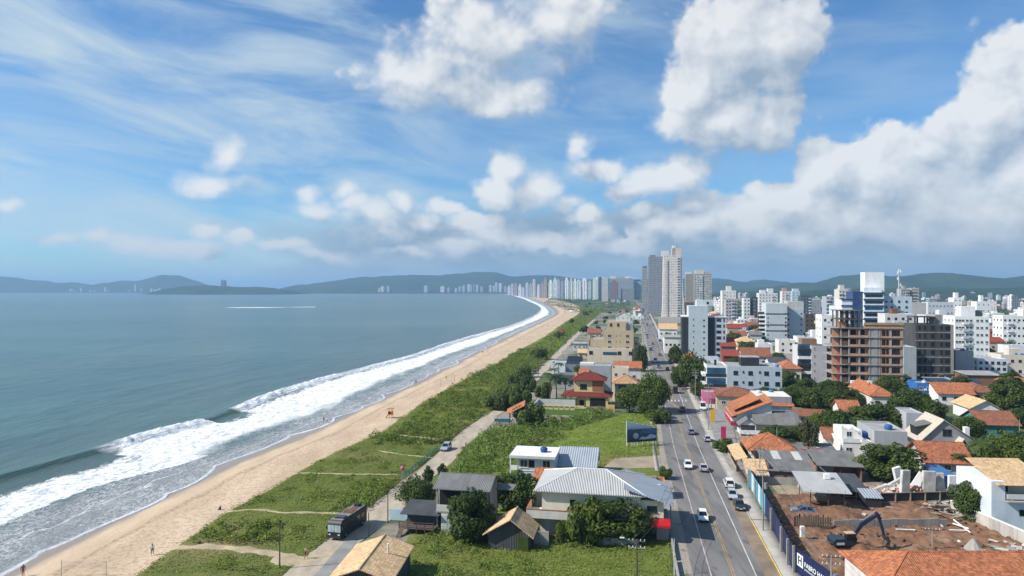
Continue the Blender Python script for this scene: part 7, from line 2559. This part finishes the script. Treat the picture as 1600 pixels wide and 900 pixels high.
def car_proto(kind):
    """Meshes of one car; front towards +y."""
    L, Wd, Hh, belt = {'hatch': (3.9, 1.70, 1.50, .92), 'sedan': (4.4, 1.74, 1.46, .92), 'suv': (4.5, 1.82, 1.68, 1.02), 'van': (5.2, 1.95, 2.4, 1.15)}[kind]
    a, w = L / 2, Wd / 2
    prof = [(-a + .04, .28), (-a, .55), (-a + .05, belt), (a * .42, belt + .02), (a - .35, belt - .12), (a - .02, belt - .28), (a, .45), (a - .08, .26)]
    if kind == 'van':
        prof = [(-a, .3), (-a, belt), (a * .62, belt + .05), (a - .05, belt - .2), (a, .5), (a - .05, .3)]
    body = MB().ext_x(prof, -w, w).mesh('body', MATS['car_paint'], bevel=.07, smooth=False)
    back, top0, top1, fr = {'hatch': (-a + .12, -a + .55, a * .12, a * .46), 'sedan': (-a + .62, -a + 1.15, a * .10, a * .46), 'suv': (-a + .10, -a + .42, a * .14, a * .46), 'van': (-a + .02, -a + .1, a * .40, a * .66)}[kind]
    lw, tw = w - .06, w - .22 if kind != 'van' else w - .1
    cab = MB().hexa([(-lw, back, belt - .01), (lw, back, belt - .01), (lw, fr, belt + .0), (-lw, fr, belt + .0)],
                    [(-tw, top0, Hh - .04), (tw, top0, Hh - .04), (tw, top1, Hh - .04), (-tw, top1, Hh - .04)]).mesh('glasshouse', M_carglass)
    rf = MB()
    rf.box(-tw - .02, tw + .02, top0 - .04, top1 + .04, Hh - .045, Hh)
    for s in (-1, 1):                                          # pillars
        for (y0, y1) in ((back, top0), (fr, top1), ((back + fr) / 2 - .1, (top0 + top1) / 2)):
            rf.hexa([(s * (lw + .012), y0 - .07, belt), (s * (lw + .012), y0 + .07, belt), (s * (lw - .08), y0 + .07, belt), (s * (lw - .08), y0 - .07, belt)],
                    [(s * (tw + .022), y1 - .05, Hh - .05), (s * (tw + .022), y1 + .05, Hh - .05), (s * (tw - .06), y1 + .05, Hh - .05), (s * (tw - .06), y1 - .05, Hh - .05)])
    roof = rf.mesh('roof', MATS['car_paint'])
    r = .32
    wm = MB().tube((-.1, 0, 0), (.1, 0, 0), r, n=14).mesh('wheel', M_tyre)
    rm = MB().tube((-.112, 0, 0), (.112, 0, 0), r * .6, n=10).mesh('rim', M_rim)
    hl = MB().box(-.2, .2, -.06, .06, -.08, .08).mesh('headlight', M_lamp)
    tl = MB().box(-.16, .16, -.05, .05, -.1, .1).mesh('tail_light', M_tail)
    pl = MB().box(-.25, .25, -.02, .02, -.08, .08).mesh('number_plate', M_frame)
    bp = MB().box(-w + .08, w - .08, -.05, .05, -.1, .12).mesh('bumper_trim', M_black)
    mr = MB().box(-.1, .1, -.06, .06, -.07, .07).mesh('mirror', MATS['car_paint'])
    parts = [('body', body, (0, 0, 0)), ('glasshouse', cab, (0, 0, 0)), ('roof', roof, (0, 0, 0))]
    for x in (-w + .08, w - .08):
        for y in (-a * .62, a * .64):
            parts.append(('wheel', wm, (x, y, r)))
    for s in (-1, 1):
        parts += [('headlight', hl, (s * (w - .3), a - .10, belt - .30)), ('tail_light', tl, (s * (w - .22), -a + .02, belt - .16)), ('mirror', mr, (s * (w + .06), fr - .15, belt + .1))]
    parts += [('number_plate', pl, (0, a + .015, .5)), ('bumper_trim', bp, (0, a - .02, .38)), ('bumper_trim', bp, (0, -a + .02, .38))]
    CAR[kind] = (parts, rm)


def car(kind, px, pyb, col, label, cat='car', toward=False, rot=None, name='car', group='cars on the avenue', loc=None):
    p = G(px, pyb) if loc is None else Vector(loc)
    rz = (-T if rot is None else rot) + (math.pi if toward else 0)
    t = thing(name, label, cat, (p.x, p.y, .05), rz, group)
    parts, rim = CAR[kind]
    for n, me, l in parts:
        o = link(bpy.data.objects.new(n, me), t)
        o.location = l
        paint(o, col)
        if n == 'wheel':
            link(bpy.data.objects.new('rim', rim), o)
    return t


def vehicles():
    for k in ('hatch', 'sedan', 'suv', 'van'):
        car_proto(k)
    W_, S_, K_, R_, G_ = (.78, .78, .78), (.42, .44, .46), (.02, .02, .023), (.30, .018, .022), (.10, .13, .17)
    for (k, px, pb, c, lab, tw) in [
        ('hatch', 1098, 812, W_, 'white car driving towards the viewer through the cream house shadow', True),
        ('hatch', 1075, 731, W_, 'white car driving towards the viewer level with the bare lot', True),
        ('sedan', 1099, 735, S_, 'silver car driving away beside an oncoming white car', False),
        ('suv', 1139, 760, W_, 'white car parked at the far end of three kerbside cars', False),
        ('hatch', 1144, 778, S_, 'silver car parked between a white and a black car', True),
        ('sedan', 1155, 794, K_, 'black car parked nearest in the row of three at the kerb', True),
        ('sedan', 1080, 678, (.17, .21, .26), 'dark blue grey car driving away past the billboard', False),
        ('hatch', 1105, 689, (.50, .53, .56), 'pale silver car parked alone beside the crimson banner', False),
        ('suv', 1066, 643, R_, 'red car driving away near the tree shadow', False),
        ('van', 1055, 614, K_, 'dark truck standing in the shade of the big street tree', False),
        ('suv', 1066, 601, W_, 'white car parked under the right hand street trees', True),
        ('hatch', 1069, 608, (.16, .03, .05), 'maroon car parked behind the white car under street trees', True),
        ('van', 1024, 566, W_, 'white van coming along the far avenue before the crossing', True),
        ('sedan', 1029, 575, (.05, .07, .14), 'dark blue car behind the white van at the crossing', True),
        ('hatch', 1047, 566, K_, 'black car parked right of the white van', True),
        ('hatch', 1052, 577, (.45, .03, .02), 'bright red car at the right side of the crossing', False),
        ('sedan', 1031, 556, (.06, .06, .07), 'dark car on the far avenue above the white van', True),
        ('hatch', 1038, 550, W_, 'white car far along the avenue beside the veranda house', False),
        ('sedan', 1043, 578, (.10, .10, .12), 'charcoal car crossing beside the bright red car', False),
        ('suv', 1017, 548, K_, 'black car parked in tree shade beside the tan apartments', True),
        ('van', 1098, 640, W_, 'white van parked by the pink kiosk', True),
    ]:
        car(k, px, pb, c, lab, toward=tw)
    random.seed(21)
    ws = [('white', W_), ('silver', S_), ('black', K_), ('dark red', R_), ('grey', G_)]
    n = {}
    L = sorted([(random.uniform(440, 1150), random.choice([-6.2, -1.6, 1.6, 4.8, 4.8, -4.2])) for _ in range(30)])
    for Y, d in L:
        nm, c = random.choice(ws)
        n[nm] = n.get(nm, 0) + 1
        x, y = road_pt(Y, d)
        car(random.choice(['hatch', 'sedan', 'suv']), 0, 0, c, f'tiny {nm} car on the far avenue, {nth(n[nm])} of that colour by distance', toward=d < 0, loc=(x, y, 0))
    car('suv', 697, 703, (.30, .36, .42), 'silver blue car standing on the dirt road by the turquoise rail', toward=True, group='cars on the beach road')
    car('suv', 836, 584, (.03, .03, .035), 'black car parked on the beach road near the palms', toward=True, group='cars on the beach road')
    car('sedan', 846, 571, (.12, .13, .15), 'dark grey car parked farther up the beach road', toward=True, group='cars on the beach road')
    car('hatch', 1000, 645, (.75, .78, .76), 'white car half hidden by bushes beside the beige house', rot=R(70), group='cars by the houses')
    car('hatch', 950, 832, (.60, .66, .76), 'pale blue car under the broad tree of the cream house', rot=R(60), group='cars by the houses')
    car('sedan', 1256, 803, (.10, .16, .24), 'blue car parked inside the builders yard', rot=R(75), group='cars by the houses')
    car('sedan', 1530, 668, (.55, .57, .60), 'light car parked near the teal walled house', rot=R(60), group='cars by the houses')
    # the dark motorhome
    p = Vector((-27.1, 112.8, 0))
    t = thing('motorhome', 'old black motorhome bus with rusty roof parked on the dirt road', 'motorhome', (p.x, p.y, .08), R(165.5))
    bc = mat('bus_black', (.020, .020, .022), .45, .3, 1., dirt=.2)
    L, w = 9.0, 1.2
    bd = MB().ext_x([(-L / 2, .35), (-L / 2, 2.9), (-L / 2 + .15, 3.05), (L / 2 - .35, 3.05), (L / 2 - .05, 2.7), (L / 2, 1.2), (L / 2, .4)], -w, w).build('body', bc, t, bevel=.06)
    MB().box(-w + .1, -.05, L / 2 - .02, L / 2 + .03, 1.35, 2.45).box(.05, w - .1, L / 2 - .02, L / 2 + .03, 1.35, 2.45).build('windscreen', mat('bus_glass', (.42, .50, .52), .1, .3, 1.5), t)
    MB().box(-w + .05, w - .05, L / 2 + .0, L / 2 + .08, .4, .75).build('bumper', M_black, t)
    for s in (-1, 1):
        MB().box(s * .8 - .16, s * .8 + .16, L / 2 + .01, L / 2 + .06, .85, 1.05).build('headlight', M_lamp, t)
        MB().box(s * (w + .18) - .1, s * (w + .18) + .1, L / 2 - .15, L / 2 - .02, 1.7, 2.2).build('mirror', M_black, t)
        for y in (-2.8, 2.9):
            o = MB().tube((s * (w - .14), y, .5), (s * (w + .02), y, .5), .5, n=14).build('wheel', M_tyre, t)
            MB().tube((s * (w - .1), y, .5), (s * (w + .035), y, .5), .27, n=10).build('rim', M_rim, o)
        for y in (-3.4, -1.9, .4, 1.7):
            MB().box(s * w - .02, s * w + .02, y, y + 1.0, 1.6, 2.3).build('window', M_carglass, t)
    rust = mat('rusty_roof', (.17, .075, .04), .85, .5, 1.4, dirt=.5)
    MB().box(-w + .12, w - .12, -L / 2 + .3, L / 2 - .6, 3.06, 3.11).build('roof_panel', mat('grey_roof_sheet', (.22, .20, .19), .8, .4, 1.2, dirt=.5), t)
    MB().box(-.8, .8, -1.2, .4, 3.115, 3.17).box(-.7, .5, -2.6, -1.5, 3.115, 3.16).build('rust_patch', rust, t)
    MB().box(-.5, .5, -L / 2 + .6, -L / 2 + 1.6, 3.115, 3.5).build('roof_vent', M_black, t, bevel=.08)
    MB().box(-.9, .7, 2.0, 3.2, 3.115, 3.28).build('solar_panel', M_carglass, t)


# ================================================================== STREET FURNITURE AND PEOPLE
def pole(px, pb, pt, label, mt=None, arms=0, lamp=False, transformer=False, r=.14, name='utility_pole', cat='utility pole', group=None, ang=0.):
    p = G(px, pb)
    h = H - (pt - HZ) * p.y / F
    t = thing(name, label, cat, p, -T + ang, group)
    MB().tube((0, 0, -.1), (0, 0, h), r, r * .65, 8).build('shaft', mt or M_pole, t)
    for k in range(arms):
        z = h - .25 - k * .9
        mb = MB().box(-1.1, 1.1, -.06, .06, z, z + .12)
        a = mb.build('cross_arm', M_wood if k == 0 else M_pole, t)
        iz = MB()
        for x in (-1.0, -.5, .5, 1.0):
            iz.tube((x, 0, z + .12), (x, 0, z + .32), .06, n=6)
        iz.build('insulator', M_lamp, a)
    if transformer:
        MB().tube((.45, 0, h - 3.2), (.45, 0, h - 2.2), .32, n=10).build('transformer', M_steel, t)
    if lamp:
        a = MB().tube((0, 0, h - .6), (-1.7, 0, h + .1), .04, n=5).build('lamp_arm', M_steel, t)
        MB().box(-2.2, -1.6, -.12, .12, h + .06, h + .18).build('lamp_head', M_lamp, a)
    return Vector((p.x, p.y, h))


def wires(a, b, label, n=3, sag=1.0, dx=1.0):
    mb = MB()
    for k in range(n):
        off = Vector((math.cos(-T), math.sin(-T), 0)) * (dx * (k / max(1, n - 1) * 2 - 1)) if n > 1 else Vector()
        pts = []
        for i in range(13):
            u = i / 12
            q = a * (1 - u) + b * u + off
            q.z -= sag * 4 * u * (1 - u) - .05
            pts.append(q)
        for u, v in zip(pts[:-1], pts[1:]):
            mb.tube(u, v, .028, n=3)
    single(mb.build('power_line', M_black), label, 'power line', 'power lines along the streets')


def person_mesh(pose, skin, top, bottom, hair):
    """One continuous skinned figure."""
    J = {'pel': (0, 0, .95), 'wai': (0, 0, 1.12), 'che': (0, .01, 1.35), 'nec': (0, 0, 1.52), 'hd0': (0, .01, 1.60), 'hd1': (0, .02, 1.74)}
    rad = {'pel': .15, 'wai': .135, 'che': .165, 'nec': .06, 'hd0': .085, 'hd1': .08}
    E = [('pel', 'wai'), ('wai', 'che'), ('che', 'nec'), ('nec', 'hd0'), ('hd0', 'hd1')]
    for s, n in ((-1, 'l'), (1, 'r')):
        sw = {'walk': .26 * s, 'stand': .03 * s, 'sit': 0}[pose]
        J.update({'sh' + n: (s * .18, 0, 1.43), 'el' + n: (s * .25, -sw * .6 - .02, 1.16), 'wr' + n: (s * .27, -sw + .08, .93), 'hn' + n: (s * .27, -sw + .11, .84),
                  'hp' + n: (s * .09, 0, .90), 'kn' + n: (s * .10, sw * .8 + .03, .50), 'an' + n: (s * .11, sw - (.08 if sw < 0 else 0), .09), 'to' + n: (s * .12, sw + .16, .04)})
        if pose == 'sit':
            J.update({'kn' + n: (s * .14, .38, 1.02), 'an' + n: (s * .13, .45, .62), 'to' + n: (s * .13, .62, .58), 'el' + n: (s * .26, .12, 1.2), 'wr' + n: (s * .12, .34, 1.08), 'hn' + n: (s * .07, .42, 1.06)})
        rad.update({'sh' + n: .075, 'el' + n: .05, 'wr' + n: .036, 'hn' + n: .045, 'hp' + n: .105, 'kn' + n: .065, 'an' + n: .045, 'to' + n: .045})
        E += [('che', 'sh' + n), ('sh' + n, 'el' + n), ('el' + n, 'wr' + n), ('wr' + n, 'hn' + n), ('pel', 'hp' + n), ('hp' + n, 'kn' + n), ('kn' + n, 'an' + n), ('an' + n, 'to' + n)]
    ks = list(J)
    me = bpy.data.meshes.new('body')
    me.from_pydata([J[k] for k in ks], [(ks.index(a), ks.index(b)) for a, b in E], [])
    o = bpy.data.objects.new('tmp', me); COL.objects.link(o)
    o.modifiers.new('skin', 'SKIN')
    for k, v in zip(ks, me.skin_vertices[0].data):
        v.radius = (rad[k], rad[k]); v.use_root = k == 'pel'
    s = o.modifiers.new('sub', 'SUBSURF'); s.levels = 1; s.render_levels = 1
    dg = bpy.context.evaluated_depsgraph_get()
    m2 = bpy.data.meshes.new_from_object(o.evaluated_get(dg)); m2.name = 'body'
    bpy.data.objects.remove(o)
    m2.materials.clear()
    for x in (skin, top, bottom, hair):
        m2.materials.append(x)
    for p in m2.polygons:
        z, x = p.center.z, abs(p.center.x)
        mi = 0
        if 1.08 < z < 1.47 and x < .27: mi = 1
        if (.62 < z <= 1.08 and x < .22): mi = 2
        if z > 1.70 or (z > 1.58 and p.center.y < -.02 and x < .12): mi = 3
        p.material_index = mi; p.use_smooth = True
    return m2


def people():
    sk, sk2 = mat('skin_tan', (.42, .24, .15), .6, .1), mat('skin_dark', (.22, .12, .075), .6, .1)
    hr = mat('dark_hair', (.02, .015, .012), .7, .1)
    blk, wht, red, blu = mat('black_cloth', (.02, .02, .024), .9), mat('white_cloth', (.7, .7, .68), .9), mat('red_cloth', (.45, .05, .05), .9), mat('blue_cloth', (.06, .10, .25), .9)
    P = {'jog': person_mesh('walk', sk, sk, blk, hr), 'std': person_mesh('stand', sk2, sk2, red, hr), 'blk': person_mesh('walk', sk, blk, blk, hr), 'wht': person_mesh('walk', sk2, wht, blu, hr), 'sit': person_mesh('sit', sk2, blk, blu, hr)}
    D = [('jog', 478, 874, 'shirtless person in black shorts walking on the dirt road beside the paved yard', R(170)), ('std', 36, 900, 'shirtless person in red shorts standing on the sand at bottom left', R(40)),
         ('sit', 344, 801, 'person sitting at the edge of the dune grass', R(80)), ('wht', 238, 873, 'person in a white top at the edge of the lower dune', R(20)),
         ('blk', 506, 658, 'person in black walking along the wet sand left of the lifeguard tower', R(-20)), ('wht', 511, 659, 'person in white top walking beside the person in black', R(-20)),
         ('blk', 650, 599, 'dark dressed person alone at the water edge beyond the lifeguard tower', R(10)), ('blk', 697, 594, 'dark dressed person standing on dry sand far beyond the tower', R(90)),
         ('blk', 754, 552, 'left person of the far pair on the wet sand', R(0)), ('wht', 762, 551, 'right person of the far pair, in white', R(10)), ('wht', 807, 528, 'lone distant person near the bend of the beach', R(5)),
         ('jog', 847, 513, 'tiny shirtless person far along the beach', R(0)), ('blk', 857, 512, 'tiny dark dressed person right of the tiny shirtless person', R(0)),
         ('blk', 1039.5, 666, 'person in black walking at the left edge of the avenue by the billboard', R(-8)), ('wht', 1093, 645, 'person in white standing near the pink kiosk', R(60)), ('jog', 1100, 640, 'person in shorts beside the pink kiosk', R(120))]
    for k, px, pb, lab, rz in D:
        p = G(px, pb)
        z = .05
        if p.x < XV(p.y):
            z = -.42 + .95 * max(0, (p.x - XW(p.y)) / (XV(p.y) - XW(p.y))) ** .8 + .03
        elif px < 500:
            z = .12
        t = thing('person', lab, 'person', (p.x, p.y, z - (.55 if k == 'sit' else 0)), rz, 'people on the beach and streets')
        link(bpy.data.objects.new('body', P[k]), t)


def furniture():
    top = {}
    A = pole(1192, 830, 733, 'tall utility pole beside the navy hoarding with double cross arms', arms=2, transformer=True)
    Bp = pole(1187, 758, 700, 'thin utility pole at the start of the pale blue hoarding', arms=1)
    C = pole(1107, 672, 600, 'utility pole on the pavement by the crimson sign shop', arms=2)
    D = pole(1086.5, 624, 578, 'utility pole left of the pink kiosk with three cross arms', arms=3, transformer=True)
    E = pole(1074, 602, 572, 'utility pole under the right hand street trees', arms=2)
    Fp = pole(1061, 563, 530, 'utility pole before the pale grey block', arms=2)
    Gp = pole(1047, 545, 518, 'utility pole next to the veranda house', arms=2)
    pole(1214, 720, 668, 'bare pole beside the orange pyramid roof', r=.1)
    N = pole(1299, 962, 868, 'transformer pole standing over the builder logo', arms=2, transformer=True)
    L0 = pole(1048, 828, 759, 'lamp pole at the right end of the cream house', lamp=True)
    L1 = pole(1018, 640, 600, 'slim street lamp behind the billboard', lamp=True, name='street_lamp', cat='street lamp')
    Bt = pole(995, 930, 843, 'weathered utility pole with a broad cross arm on the near grass', mt=M_woodpole, arms=2, lamp=True)
    pole(1053.5, 900, 842, 'thin white post at the edge of the near grass', mt=M_white, r=.06, name='post', cat='post')
    dl = [(437, 889, 812, 'bare wooden pole on the grass left of the motorhome'), (576, 840, 801, 'leaning wooden pole in the motorhome shadow'), (606, 817, 771, 'wooden pole at the corner of the pale blue wall'),
          (772, 634, 600, 'wooden pole behind the pool hut'), (797, 626, 592, 'wooden pole right of the pool hut'), (841, 590, 560, 'wooden pole near the black car on the beach road'), (845, 577, 545, 'wooden pole beside the terrace house'),
          (862, 552, 522, 'wooden pole at the bend of the beach road'), (803, 590, 566, 'wooden pole in the dune scrub'), (1457, 862, 826, 'steel test stand with short arm on the orange earth'), (1593, 690, 655, 'pole beside the teal walled house')]
    for a in dl:
        pole(*a, mt=M_woodpole if 'wood' in a[3] else M_pole, arms=1 if a[0] in (841, 845, 1457) else 0, r=.11)
    random.seed(9)
    for k in range(12):
        x = 902 + k * 3.6
        pole(x, 510 + random.uniform(-5, 5), 484 + random.uniform(-3, 3), f'thin lamp post at the far beach parking, {nth(k + 1)} from the left', r=.12, name='lamp_post', cat='lamp post', group='lamp posts of the far parking')
    for k, Y in enumerate((470, 560, 660, 780)):
        for s, d in (('left', -8.2), ('right', 8.3)):
            x, y = road_pt(Y, d)
            px, py = pix((x, y, 0))
            pole(px, py, py - 10.5 * F / y, f'utility pole on the {s} of the far avenue, {nth(k + 1)} by distance', arms=2, group='utility poles of the far avenue')
    wires(A, Bp, 'power line spanning along the hoarding to the thin pole', sag=.8)
    wires(Bp, C, 'power line from the thin hoarding pole to the crimson shop pole')
    wires(C, D, 'power line between the crimson shop pole and the kiosk pole', sag=.6)
    wires(D, E, 'power line between the kiosk pole and the tree pole', sag=.5)
    wires(E, Fp, 'power line running up the far avenue from the street trees')
    wires(N, A, 'power line from the logo pole to the tall hoarding pole', sag=.6)
    wires(Bt, Vector((L0.x, L0.y, L0.z)), 'power line from the near grass pole to the lamp pole', n=2, dx=.5)
    # billboard: a dark panel and the struts of a second panel behind it
    p = G(980, 700); q = G(1026, 697)
    d = q - p; L = d.length
    t = thing('billboard', 'dark blue picture billboard with a white framed panel behind it on the grass', 'billboard', p, math.atan2(d.y, d.x))
    for x in np.linspace(.1, L - .1, 5):
        MB().tube((x, .25, 0), (x, .25, 4.6), .07, n=6).build('post', M_white, t)
    bp = MB().box(0, L, 0, .16, 1.35, 4.6).build('panel', mat('billboard_navy', (.05, .07, .15), .45, .4, .5), t)
    sw = mat('billboard_pale', (.42, .50, .60), .5, .2); dk = mat('billboard_dark', (.012, .014, .03), .5, .2); bl = mat('billboard_blue', (.06, .12, .30), .5, .2)
    art = MB()
    art.ext_y([(2.4 + .75 * math.cos(a), 2.95 + .75 * math.sin(a)) for a in np.linspace(0, 6.28, 17)[:-1]], -.012, -.002)
    art.ext_y([(3.2, 2.1), (4.2, 2.7), (5.2, 2.4), (6.4, 3.2), (L - .2, 2.8), (L - .2, 2.2), (4.6, 1.9)], -.010, -.002)
    art.build('picture', sw, bp)
    art = MB()
    for k in range(7):
        x = .4 + k * .3
        art.box(x, x + .2, -.008, -.002, 1.5, 2.2 + (k * 37 % 5) * .25)
    art.box(2.0, L - .1, -.009, -.002, 1.42, 1.75)
    art.build('picture', dk, bp)
    MB().ext_y([(3.4, 3.4), (L - .2, 3.5), (L - .2, 4.4), (4.2, 4.4)], -.008, -.002).build('picture', bl, bp)
    MB().hexa([(0, .5, 3.6), (L, 1.9, 3.6), (L, 2.0, 3.6), (0, .6, 3.6)], [(0, .5, 6.7), (L, 1.9, 4.75), (L, 2.0, 4.75), (0, .6, 6.7)]).build('rear_panel', mat('pale_panel', (.60, .70, .68), .6, .1), t)
    mb = MB()
    for u in np.linspace(0, 1, 6):
        x, y, z = L * u, .42 + 1.4 * u, 6.7 - 1.95 * u
        mb.tube((x, y, 0), (x, y, z), .06, n=5)
    mb.tube((0, .4, 5.2), (L, 1.8, 4.2), .05, n=5)
    mb.build('frame', M_white, t)
    # turquoise rail beside the dirt road
    P0, P1 = G(629, 750), G(684, 703)
    d = P1 - P0; L = d.length; n = 12
    t = thing('guard_rail', 'turquoise wooden rail fence along the dirt road', 'fence', P0, math.atan2(d.y, d.x))
    tq = mat('turquoise_paint', (.05, .22, .22), .7, .3)
    for k in range(n + 1):
        MB().box(k * L / n - .08, k * L / n + .08, -.08, .08, 0, 1.15).build('post', tq, t)
    MB().box(0, L, .09, .15, .9, 1.05).build('rail', tq, t); MB().box(0, L, .09, .15, .45, .6).build('rail', tq, t)
    # wire fence posts along the lot
    k = 0
    for u in np.linspace(0, 1, 17):
        p = G(696 + (766 - 696) * u, 748 - 76 * u ** .9)
        o = MB().tube((0, 0, 0), (0, 0, 1.5), .06, n=5).build('fence_post', M_woodpole, None, p)
        k += 1
        single(o, f'thin wooden fence post edging the scrubby lot, {nth(k)} from the shack end', 'fence post', 'fence posts of the scrubby lot')
    # pink round sign on a post
    p = G(629, 752)
    t = thing('round_sign', 'bright pink ball shaped sign on a post beside the turquoise rail', 'sign', p)
    MB().tube((0, 0, 0), (0, 0, 2.4), .07, n=6).build('post', M_pole, t)
    MB().lathe(0, 0, [(.45 * math.sin(a), 2.75 - .45 * math.cos(a)) for a in np.linspace(0.01, 3.13, 9)], 12).build('ball', mat('pink_paint', (.60, .10, .26), .6, .2), t, smooth=True)
    # lifeguard tower
    p = G(606, 656)
    t = thing('lifeguard_tower', 'orange wooden lifeguard tower standing on the sand', 'lifeguard tower', (p.x, p.y, .25), -T)
    t.scale = (.72, .72, .85)
    om = mat('orange_wood', (.50, .20, .05), .8, .25)
    for x, y in ((0, 0), (1.6, 0), (0, 1.6), (1.6, 1.6)):
        MB().box(x, x + .14, y, y + .14, -.3, 3.6).build('post', om, t)
    MB().box(-.3, 2.0, -.3, 2.0, 1.5, 1.65).build('platform', om, t)
    MB().box(-.35, 2.1, -.4, 2.1, 3.6, 3.75).build('roof', om, t)
    MB().box(0, .08, .14, 1.6, 1.66, 2.6).box(.14, 1.6, 1.55, 1.62, 1.66, 2.6).build('side_panel', om, t)
    MB().hexa([(-1.6, .3, 0), (-1.6, 1.1, 0), (-1.4, 1.1, 0), (-1.4, .3, 0)], [(-.3, .3, 1.5), (-.3, 1.1, 1.5), (-.1, 1.1, 1.5), (-.1, .3, 1.5)]).build('ladder', om, t)
    # volleyball net at the bottom left, and goal posts further along the sand
    p, q = G(96, 904), G(166, 905)
    d = q - p; L = d.length
    t = thing('volleyball_net', 'beach volleyball net on slim posts at the bottom left', 'net', (p.x, p.y, .1), math.atan2(d.y, d.x))
    MB().tube((0, 0, 0), (0, 0, 2.4), .035, n=6).build('post', M_pole, t); MB().tube((L, 0, 0), (L, 0, 2.4), .035, n=6).build('post', M_pole, t)
    mb = MB()
    for z in np.linspace(1.5, 2.3, 6):
        mb.box(0, L, -.006, .006, z, z + .012)
    for x in np.linspace(0, L, 30):
        mb.box(x, x + .01, -.005, .005, 1.5, 2.3)
    mb.build('net', M_conc, t)
    for k, (px, py) in enumerate([(689, 606), (710, 599)]):
        p = G(px, py)
        o = MB().tube((0, 0, 0), (0, 0, 3.4), .06, n=6).build('goal_post', M_woodpole, None, (p.x, p.y, .2))
        single(o, ('left' if k == 0 else 'right') + ' one of two thin posts standing in the sand past the tower', 'post')
    p = G(893, 488.5)
    t = thing('beach_tent', 'white beach tent at the far bend of the beach', 'tent', p)
    for x, y in ((-3, -3), (3, -3), (3, 3), (-3, 3)):
        MB().tube((x, y, 0), (x, y, 2.4), .08, n=5).build('leg', M_white, t)
    MB().lathe(0, 0, [(5.0, 2.2), (2.4, 3.3), (0, 4.6)], 8).build('canopy', M_white, t)
    # low wall and litter along the near road edge
    strip_posts = [(1061, 858), (1064, 880), (1060, 842)]
    t = thing('boundary_wall', 'low broken kerb wall along the near grass beside the avenue', 'wall', (0, 0, 0))
    for Y0, Y1 in ((84, 92), (92.4, 100), (100.5, 108)):
        a, b_ = road_pt(Y0, -7.9), road_pt(Y1, -7.9)
        MB().hexa([(a[0], a[1], 0), (a[0] + .25, a[1], 0), (b_[0] + .25, b_[1], 0), (b_[0], b_[1], 0)], [(a[0], a[1], .8), (a[0] + .25, a[1], .8), (b_[0] + .25, b_[1], .8), (b_[0], b_[1], .8)]).build('wall_panel', M_conc, t)


tree_protos()
hero_trees()
town_trees()
ground_cover()
vehicles()
people()
furniture()
